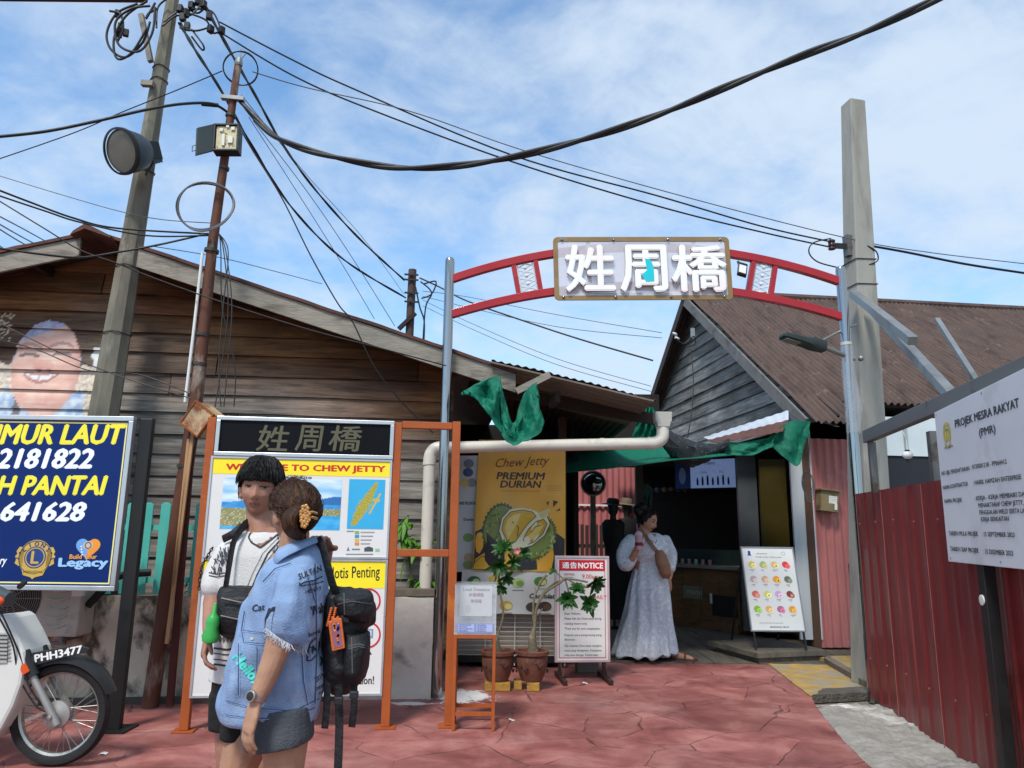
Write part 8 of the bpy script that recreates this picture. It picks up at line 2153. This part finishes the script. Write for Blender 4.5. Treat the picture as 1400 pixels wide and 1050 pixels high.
def en_b(rn):
    ph = rn.uniform(-math.pi, math.pi); a = abs(ph)
    return dirv((1.30 if a < .95 else 1.48 if a < 1.75 else 1.95) + rn.uniform(-.22, .08), ph)
strands(hb, 520, st_b, en_b, .012, shape_b, HAIRB, boy, .0019, 3, .010)
BUN = dirv(1.75, 2.75)
def st_w(rn):
    ph = rn.uniform(-2.2, 2.2); a = abs(ph)
    return dirv((.85 if a < .55 else (.85 + (a - .55) * .72 if a < 1.42 else 1.48 if a < 1.9 else 1.66 + (a - 1.9) * .5)) * rn.uniform(.25, .97), ph)
strands(hw, 420, st_w, lambda rn: (BUN + V((rn.uniform(-.35, .35), rn.uniform(-.3, .3), rn.uniform(-.35, .35)))), .017, shape_w, HAIRW, wo, .0016, 4, .006)
strands(hw, 24, st_w, lambda rn: dirv(rn.uniform(.2, .9), rn.uniform(1.5, 4.5)), .02, shape_w, HAIRW, wo, .0007, 9, .011)
m_ = MB(); c0 = W(414, 716, WMD - .12)          # the twisted roll held by the clip
for k_ in range(6):
    pts = []
    for i in range(14):
        t = i / 13; a = 1.2 + 3.6 * t + k_ * .22
        pts.append(W(411 + (20 - k_ * 1.9) * math.cos(a), 712 + (22 - k_ * 2.0) * math.sin(a) * 1.0, WMD - .085 - .012 * k_ + .02 * math.cos(a)))
    m_.tube(pts, [.010 + .007 * math.sin(math.pi * i / 13) for i in range(14)], 8)
m_.build('twisted_roll', HAIRW, wo, smooth=True)
hc = thing('hair_clip', 'amber flower-shaped claw clip in the brown hair of the woman', 'hair clip', W(420, 704, WMD - .16))
AMB = M('amber_plastic', '#a8763a', .22, .2, 30, spec=.6, dirt=('#d6a55c', 14, .5, .7))
for i, (x, y, r_) in enumerate(((417, 695, .013), (414, 702, .012), (420, 703, .011), (415, 710, .013), (416, 717, .012), (420, 711, .010))):
    m_ = MB(); c = W(x, y, WMD - .165)
    for j in range(5): m_.ball(c + V((r_ * .65 * math.cos(j * 1.257), 0, r_ * .65 * math.sin(j * 1.257))), r_ * .55, 8, 6, (1, .5, 1))
    m_.build('petal_cluster', AMB, hc, smooth=True)
for y in (701, 708):
    m_ = MB(); m_.tube([W(420, y, WMD - .165), W(427, y - 1, WMD - .155), W(433, y + 1, WMD - .12)], .005, 6); m_.build('claw', AMB, hc, smooth=True)
# vest
mb = MB()
pxloft(mb, [(744, 389, 431, WMD + .03, .075, -4), (754, 384, 437, WMD + .02, .09, -4), (764, 374, 443, WMD, .13, 0), (778, 362, 446, WMD, .165), (797, 352, 447, WMD, .175), (822, 337, 447.5, WMD, .175), (882, 322, 446, WMD, .17), (930, 313, 443, WMD, .165), (960, 308, 438, WMD, .162), (978, 309, 433, WMD, .158, -2), (986, 313, 428, WMD, .15, -4)], sq=2.5)
# wide cut-off sleeve of the near arm
pxloft(mb, [(774, 386, 424, WMD - .09, .085), (795, 378, 428, WMD - .14, .09), (820, 371, 426, WMD - .17, .088), (845, 365, 425, WMD - .18, .082), (864, 368, 426, WMD - .175, .078), (878, 380, 427, WMD - .165, .066)], 20)
def vest_disp(co, n):
    return .011 * fbm(co.x * 7 + co.z * 3, co.y * 7, co.z * 5) + .010 * math.sin(26 * (co.x * .8 - co.z * .45) + 5 * noise.noise(co * 4)) * max(0, min(1, (1.2 - co.z) * 2.5)) + .007 * noise.noise(V((co.x * 22, co.y * 22, co.z * 12))) + .004 * math.sin(co.z * 38 + 9 * co.x + 4 * noise.noise(co * 5)) * max(0, min(1, (1.25 - co.z) * 3)) * .7
DENIM = M('washed_denim', '#7f98bb', .88, .16, 5, bump=.35, bscale=230, dirt=[('#a9bdd6', 4, .50, .66), ('#5c759c', 7, .55, .70)])
_, bvv = remesh(mb, 'vest', DENIM, wo, .0055, 3, disp=vest_disp)
# collar lying round the neck
mb = MB(); ring = []
for i in range(25):
    t = i / 24; a = R(200) - R(265) * t
    ring.append(a)
COL_P = smooth_([W(378, 764, WMD - .10), W(384, 757, WMD - .125), W(400, 749, WMD - .10), W(420, 741, WMD - .03), W(434, 739, WMD + .05)], 6)
mb.tube(COL_P, [(.034, .012)] * len(COL_P), 10, up=(0.2, -1, .3)); mb.build('collar', DENIM, wo, smooth=True)
SEAMC = M('denim_print', '#ffffff', .85, .12, 60, attr=True)
dc = Decal(bvv, WMD - .2, .0028)
for pts in ([(430, 770), (432, 830), (432, 900), (430, 962)], [(412, 885), (414, 930), (421, 965)], [(335, 835), (331, 860), (334, 878), (360, 880), (370, 872)], [(330, 862), (372, 866)], [(327, 880), (326, 950)], [(352, 884), (350, 950)], [(310, 958), (345, 968), (400, 972), (436, 955)], [(309, 977), (345, 982), (395, 982), (430, 967)], [(360, 795), (376, 778), (398, 770)], [(420, 790), (433, 830)]):
    dc.ln(pts, .0028, '#3f5a86'); dc.ln([(x + 1.6, y + 1.2) for x, y in pts], .0013, '#a9bdd6')
blk = '#20242e'
def scr(body, p0, p1, h, col=blk, bold=.0, shear=.15):
    x0, y0 = dc.fr.hit(*p0); x1, y1 = dc.fr.hit(*p1); _, y2 = dc.fr.hit(p0[0], p0[1] - h)
    dc.text(body, x0, y0, y2 - y0, col, 0, bold, shear, wide=math.hypot(x1 - x0, y1 - y0), rot=math.atan2(y1 - y0, x1 - x0))
scr('SULTAN', (409, 793), (440, 780), 8, blk, .02); scr('HENRY', (417, 812), (440, 806), 5, blk, .01); scr('Wah', (427, 842), (444, 836), 13, blk, .02); scr('see', (424, 833), (432, 831), 4)
dc.ln([(408, 801), (416, 796), (428, 794), (440, 788)], .004, blk); dc.ln([(408, 797), (412, 801), (430, 798), (442, 795)], .003, blk)
scr('love', (422, 871), (438, 864), 6, blk, .01); dc.ln([(420, 892), (419, 903), (425, 903), (434, 893), (436, 878), (430, 872), (423, 880), (420, 892)], .0035, blk); scr('A', (426, 894), (433, 891), 11, blk, .0); dc.ln([(421, 884), (434, 888)], .003, blk)
dc.ln([(437, 898), (443, 908)], .0045, blk); dc.ln([(443, 896), (437, 910)], .0045, blk)
scr('2019', (431, 933), (443, 926), 7, blk, .01); scr('best', (432, 944), (443, 938), 6, blk, .01); scr('day', (436, 951), (443, 947), 5)
scr('Cat', (346, 836), (362, 834), 9, blk, .02); scr('Hello!', (318, 900), (346, 935), 15, '#57d6c8', .045, .1)
for x, y in ((345, 873),): dc.oval(*dc.fr.hit(x, y), .006, .005, '#b9b5a8', n=10)
dc.oval(*dc.fr.hit(404, 981), .009, .008, '#b9bcc2', n=12); dc.oval(*dc.fr.hit(404, 981), .005, .004, '#3a4458', n=10)
dc.settle(); dc.build('seams_and_writing', SEAMC, wo)
dc = Decal(bvv, WMD - .2, .003); dc.px([(363, 866), (363, 846), (368, 832), (377, 829), (373, 846), (371, 868)], '#232b3a'); dc.settle(); dc.build('armhole_shade', SEAMC, wo)  # shaded inside of the arm opening, painted on the cloth as a dark patch
m_ = MB(); rn = random.Random(3)
for i in range(110):          # frayed threads at the sleeve edge
    t = i / 109; x, y = (364 + 60 * t, 858 + 30 * math.sin(t * 1.5)) if True else 0
    h = bvv.ray_cast(EYE, (P(x, y, WMD) - EYE).normalized())
    if h[0] is None or h[0].y > WMD - .12: continue
    p = h[0] + h[1] * .002; m_.tube([p, p + V((rn.uniform(-.008, .008), -.004, -.010)), p + V((rn.uniform(-.014, .014), -.002, -rn.uniform(.012, .024)))], .0007, 4)
m_.build('frayed_edge', M('white_thread', '#c9cdd4', .9, .1), wo)

# shorts and wrap
mb = MB(); pxloft(mb, [(955, 320, 428, WMD + .02, .10), (980, 314, 426, WMD + .02, .10)]); pxloft(mb, [(965, 309, 362, WMD + .09, .09), (1006, 304, 346, WMD + .09, .085, 3)]); pxloft(mb, [(965, 354, 424, WMD - .03, .08), (1002, 358, 420, WMD - .04, .08, -4)])
remesh(mb, 'shorts', BLKC, wo, .007, 3, disp=fold(.006, 9, 4))
mb = MB(); pxloft(mb, [(962, 334, 428, WMD - .05, .115), (985, 334, 427, WMD - .05, .12), (1005, 335, 428, WMD - .05, .125, -3), (1019, 340, 426, WMD - .05, .125, -8)])
remesh(mb, 'grey_wrap', M('charcoal_knit', '#4a4f55', .9, .18, 9, bump=.35, bscale=140), wo, .006, 3, disp=fold(.006, 8, 5))
m_ = MB()
for xs, d_ in (((398, 1235), WMD - .05), ((330, 1225), WMD + .14)):
    an = W(*xs, d_); m_.box(Frame((an.x, an.y, 0), (-1, .3, 0), (.3, 1, 0), (0, 0, 1)), -.07, .19, -.045, .045, .002, .022)
m_.build('sandals', BLKC, wo, bevel=.01)
wt = thing('wrist_watch', 'steel wrist watch with dark dial on the left wrist of the denim vest woman', 'watch', W(351, 953, ad - .03))
ax = (W(352, 955, ad) - W(366, 922, ad)).normalized(); wc = W(353, 951, ad - .028)
m_ = MB(); m_.lathe([(.0275, -.009), (.030, -.009), (.030, .009), (.0275, .009)], wc, ax, 26, cap=False); m_.build('strap', CHR, wt, smooth=40)
wn = V((-.35, -.92, .12)); wn = (wn - ax * wn.dot(ax)).normalized()
m_ = MB(); m_.lathe([(.001, .040), (.016, .040), (.0175, .0385), (.018, .028), (.001, .028)], wc, wn, 26, cap=False); m_.build('case', CHR, wt, smooth=40)
m_ = MB(); m_.lathe([(.001, .0412), (.0135, .0408)], wc, wn, 22, cap=False); m_.build('dial', M('dark_dial', '#2a2422', .2, .1), wt)
# backpack on her far shoulder
BPD = WMD + .08
bk = thing('backpack', 'bulging black backpack hanging from the shoulder of the woman with orange charm', 'backpack', W(478, 930, BPD))
mb = MB(); pxloft(mb, [(805, 452, 478, BPD, .10), (812, 446, 500, BPD, .13), (830, 444, 509, BPD, .14), (852, 444, 509, BPD, .14), (862, 443, 500, BPD, .14), (880, 442, 502, BPD, .14), (910, 443, 500, BPD, .14), (930, 447, 494, BPD, .12), (945, 458, 484, BPD, .08)], sq=2.6)
remesh(mb, 'bag', BAGM, bk, .006, 3, disp=lambda co, n: .012 * fbm(co.x * 11, co.y * 9, co.z * 9) + .006 * noise.noise(co * 30))
mb = MB(); pxloft(mb, [(864, 476, 504, BPD - .06, .09), (880, 474, 507, BPD - .07, .10), (915, 474, 503, BPD - .07, .10), (932, 478, 496, BPD - .06, .08)], sq=2.6)
_, bvp = remesh(mb, 'pocket', BAGM, bk, .006, 3, disp=lambda co, n: .009 * fbm(co.x * 13, co.y * 9, co.z * 11))
mb = MB(); pxloft(mb, [(808, 462, 503, BPD - .04, .11), (815, 456, 509, BPD - .05, .125), (836, 470, 512, BPD - .05, .12), (846, 482, 510, BPD - .04, .10)], sq=2.6)
_, bvf = remesh(mb, 'top_flap', BAGM, bk, .006, 3, disp=lambda co, n: .008 * fbm(co.x * 13, co.y * 9, co.z * 11))
for bv_, lns in ((bvp, ([(477, 884), (490, 881), (504, 884)], [(477, 887), (490, 884), (504, 887)], [(481, 872), (482, 920)])), (bvf, ([(462, 826), (480, 822), (508, 826)], [(470, 812), (472, 840)]))):
    dc = Decal(bv_, BPD - .2, .003)
    for l_ in lns: dc.ln(l_, .004, '#4a4b50')
    dc.settle(); dc.build('zip_line', SEAMC, bk)
for x_, y_ in ((463, 958), (484, 950), (472, 846)):
    m_ = MB(); m_.cube(P(x_, y_, BPD - .15), .03, .014, .026); m_.build('buckle', M('matt_buckle', '#26272a', .35, .1), bk, bevel=.004)
for pts, r_ in (([(434, 737, BPD - .08), (441, 748, BPD - .13), (447, 770, BPD - .15), (455, 800, BPD - .14), (462, 816, BPD - .12)], .016), ([(462, 930, BPD - .12), (464, 985, BPD - .12), (462, 1052, BPD - .13), (460, 1090, BPD - .13)], .014), ([(484, 935, BPD - .1), (484, 965, BPD - .11), (481, 994, BPD - .1)], .012), ([(447, 925, BPD - .12), (447, 960, BPD - .13), (444, 996, BPD - .13)], .012)):
    m_ = MB(); m_.tube(smooth_([P(*p) for p in pts]), r_, 8, flat=.2, up=(0, -1, 0)); m_.build('strap', BAGM, bk, smooth=True)
CHM = M('orange_cord', '#c8622a', .6, .2, 20)
for x in (453, 459):
    m_ = MB()
    for i in range(9): m_.ball(P(x - i * .7, 832 + i * 2.9, BPD - .155), .0048, 7, 5)
    m_.build('bead_cord', CHM, bk, smooth=True)
cf_ = Frame(P(455, 890, BPD - .165), (.97, 0, .25), (-.2, 0, .97)); ck = .00275
m_ = MB(); m_.prism([(0, 0), (16 * ck, 0), (17 * ck, 36 * ck), (14 * ck, 36 * ck), (13 * ck, 40 * ck), (9 * ck, 37 * ck), (5 * ck, 41 * ck), (4 * ck, 36 * ck), (0, 36 * ck)], cf_, 0, .012); m_.build('charm', CHM, bk, bevel=.003)
a_ = Art(cf_, z=.0135); rn = random.Random(2); a_.rect(3 * ck, 3 * ck, 14 * ck, 33 * ck, '#8a5a6a')
for i in range(14): a_.oval(rn.uniform(4, 13) * ck, rn.uniform(4, 32) * ck, rn.uniform(1, 2) * ck, rn.uniform(1.5, 3) * ck, rn.choice(('#5a5aa8', '#d98a4a', '#4a3f8a', '#c86a4a')), 1)
a_.build('charm_pattern', PRINT, bk)

# ------------------------------------------------------------------ woman in the long pale dress
GD = G(885, 903).y + .05
gw = thing('person', 'woman in long pale blue dress walking out of the passage holding a pink drink', 'person', (P(885, 800, GD).x, GD, 0))
Q = lambda x, y, d=GD: P(x, y, d)
gk = GD / F_PX
hg = Head(Q(886, 712), V((.72, -.62, -.30)), V((.12, 0, 1)), 1.12)
mb = MB(); hg.add(mb)
limb(mb, [hg.w(0, -.02, -.07), Q(883, 737)], [.055, .065])
pxloft(mb, [(730, 872, 900, GD, .08), (740, 862, 910, GD, .11), (770, 866, 908, GD, .12), (800, 864, 912, GD, .14)])
limb(mb, [Q(860, 742, GD - .1), Q(856, 768, GD - .18), Q(864, 765, GD - .26)], [.06, .05, .042]); limb(mb, [Q(864, 765, GD - .26), Q(872, 747, GD - .33)], [.042, .03])
hand(mb, Q(871, 750, GD - .33), V((.15, -.15, .85)), V((-.7, -.6, .1)), 1, 1.25, 1.05)
limb(mb, [Q(911, 742, GD + .05), Q(916, 775, GD + .04), Q(914, 792, GD - .03)], [.055, .045, .032])
hand(mb, Q(914, 791, GD - .03), V((.12, -.25, -.9)), V((.7, -.6, 0)), -1, .8, 1.0)
for (hx, kx, ax_, fy, d_) in ((878, 868, 868, 888, GD + .08), (898, 908, 922, 895, GD - .06)):
    an = Q(ax_, fy, d_); limb(mb, [Q(hx, 800, d_), Q(kx, 850, d_), V((an.x, an.y, .07))], [.085, .055, .038])
    limb(mb, [V((an.x, an.y, .06)), V((an.x + .08, an.y - .05, .05)), V((an.x + .16, an.y - .09, .035))], [.04, .04, .028])
SK3 = '#a97e68'
remesh(mb, 'body', SKINM, gw, .006, 2, paint=lambda p: hg.paint(p, SK3, '#8a3f42', '#1f1614', True))
def mask_g(th, ph):
    ph = (ph + math.pi) % (2 * math.pi) - math.pi; jag = .05 * noise.noise(V((ph * 10, 5, 0)))
    lim = .72 if abs(ph) < .6 else (.72 + (abs(ph) - .6) * 1.15 if abs(ph) < 1.5 else 1.95)
    return th < lim + jag
hair_shell(hg, mask_g, .022, HAIRB, 'hair', gw, .010, 90, 50, None, .02)
m_ = MB()
for i in range(9):
    a = i * .7; m_.ball(Q(876 + 3.5 * math.cos(a), 697 + 4 * math.sin(a), GD + .03 * math.sin(a * 2)), .055, 12, 9)
m_.build('bun', HAIRB, gw, smooth=True)
mb = MB()
pxloft(mb, [(729, 872, 899, GD, .085), (735, 862, 910, GD - .01, .12), (746, 859, 914, GD - .03, .15), (758, 862, 914, GD - .03, .155), (768, 867, 910, GD, .13), (775, 866, 910, GD, .135), (800, 861, 914, GD, .19), (850, 851, 919, GD, .25), (880, 842, 923, GD, .30), (895, 838, 925, GD, .31, -4)], 40, 2.1)
limb(mb, [Q(862, 740, GD - .07), Q(853, 756, GD - .14), Q(856, 772, GD - .2), Q(866, 763, GD - .26)], [.075, .09, .08, .045])
limb(mb, [Q(910, 740, GD + .03), Q(917, 757, GD + .05), Q(917, 776, GD + .02)], [.07, .075, .055])
def gown_disp(co, n):
    ang = math.atan2(co.y - GD, co.x - P(885, 800, GD).x); h = max(0, min(1, (1.05 - co.z) / .9))
    return .022 * h * math.sin(ang * 11 + 2.5 * noise.noise(V((ang * 2, co.z * 1.5, 0)))) + .012 * fbm(co.x * 9, co.y * 9, co.z * 3)
_, bvg = remesh(mb, 'dress', M('pale_floral_cotton', '#bcc4cc', .85, .14, 40, bump=.2, dirt=[('#d6dbe4', 26, .50, .60), ('#8c93a6', 34, .60, .68)]), gw, .009, 3, disp=gown_disp)
dc = Decal(bvg, GD - .3, .004); dc.px([(884, 731), (897, 730), (898, 740), (894, 748), (888, 742)], SK3); dc.settle(); dc.build('neckline_skin', SKINM, gw)
m_ = MB()
for (x_, y_, d_) in ((868, 888, GD + .08), (922, 895, GD - .06)):
    an = Q(x_, y_, d_); f = Frame((an.x, an.y, 0), (.87, -.5, 0), (.5, .87, 0), (0, 0, 1))
    m_.box(f, -.06, .24, -.05, .05, .016, .038); m_.tube([f(.13, -.05, .03), f(.12, 0, .10), f(.13, .05, .03)], .014, 8)
m_.build('sandals', M('brown_leather', '#5a3326', .5, .2, 9), gw, bevel=.006)
cup = thing('drink_cup', 'pink iced drink in clear cup held up by the woman in the pale dress', 'cup', Q(873, 747, GD - .40))
c = Q(873.5, 748, GD - .40)
m_ = MB(); m_.lathe([(.032, -.03), (.042, .12), (.042, .125), (.03, .13)], c, (0, 0, 1), 18); m_.build('cup', M('pink_drink', '#b88a96', .25, .2, 8, spec=.6), cup, smooth=40)
m_ = MB(); m_.lathe([(.044, .125), (.042, .14), (.02, .165), (.001, .168)], c, (0, 0, 1), 18); m_.build('lid', clear_mat('cup_lid', '#d8d0d4', .5, .1), cup, smooth=40)
m_ = MB(); m_.tube([c + V((0, 0, .1)), c + V((-.02, 0, .24))], .006, 6); m_.build('straw', M('pink_straw', '#b0506a', .4, .1), cup)
m_ = MB(); m_.lathe([(.0375, .015), (.0405, .05)], c, (0, 0, 1), 18, cap=False); m_.build('sleeve', M('dark_red_sleeve', '#5a2226', .6, .1), cup)
tb = thing('shoulder_bag', 'tan crossbody bag hanging at the hip of the woman in the pale dress', 'bag', Q(906, 792, GD - .22))
TAN = M('tan_leather', '#7f5c46', .6, .15, 10, bump=.3)
mb = MB(); pxloft(mb, [(752, 897, 906, GD - .2, .03), (760, 895, 911, GD - .22, .05), (772, 897, 916, GD - .23, .06), (785, 902, 918, GD - .22, .06), (791, 906, 915, GD - .2, .04)])
remesh(mb, 'bag', TAN, tb, .008, 3, disp=fold(.006, 12, 12))
m_ = MB(); pts = []
for x, y in ((877, 727), (881, 732), (886, 739), (892, 747), (898, 755)):
    h = bvg.ray_cast(EYE, (P(x, y, GD) - EYE).normalized()); pts.append((h[0] + h[1] * .012) if h[0] is not None else Q(x, y, GD - .18))
m_.tube(smooth_(pts), .024, 8, flat=.25, up=(0, -1, 0)); m_.build('strap', TAN, tb, smooth=True)

# chain on the orange post
ch_ = thing('chain', 'short rusty chain hanging from the left orange post of the notice board', 'chain', NB(.0, .75, .05))
pts = smooth_([P(291, 748, NB(0, 0, 0).y - .05), P(284, 760, NB(0, 0, 0).y - .06), P(277, 772, NB(0, 0, 0).y - .06), P(274, 785, NB(0, 0, 0).y - .05), P(272, 806, NB(0, 0, 0).y - .05)], 4)
for i in range(0, len(pts) - 1):
    a, b_ = pts[i], pts[i + 1]; d = (b_ - a).normalized(); sx = d.cross(V((0, 1, 0))).normalized() if i % 2 else V((0, 1, 0)); c = (a + b_) / 2; l = (b_ - a).length * .72
    m_ = MB(); m_.tube([c + d * (l * math.cos(k_ * R(30))) + sx * (.009 * math.sin(k_ * R(30))) for k_ in range(13)], .0035, 5); m_.build('link', M('rusty_chain', '#4a2e22', .7, .3, 20, metal=.3), ch_, smooth=True)

# scraps of litter on the paving
for i, (x, y, lb_) in enumerate(((141, 1032, 'white paper scrap on the paving beside the motorbike wheel'), (800, 935, 'tiny white paper scrap on the paving below the notice stand'), (700, 985, 'pale scrap on the paving to the right of the orange stand'))):
    c = G(x, y); m_ = MB(); m_.grid(lambda u, v: c + V(((u - .5) * .045, (v - .5) * .03, .004 + .006 * math.sin(3 * u + i) + .003 * v)), 5, 4); tag(m_.build('paper_scrap', WHITE, smooth=True, solid=.001), lb_, 'litter', 'litter on the paving')
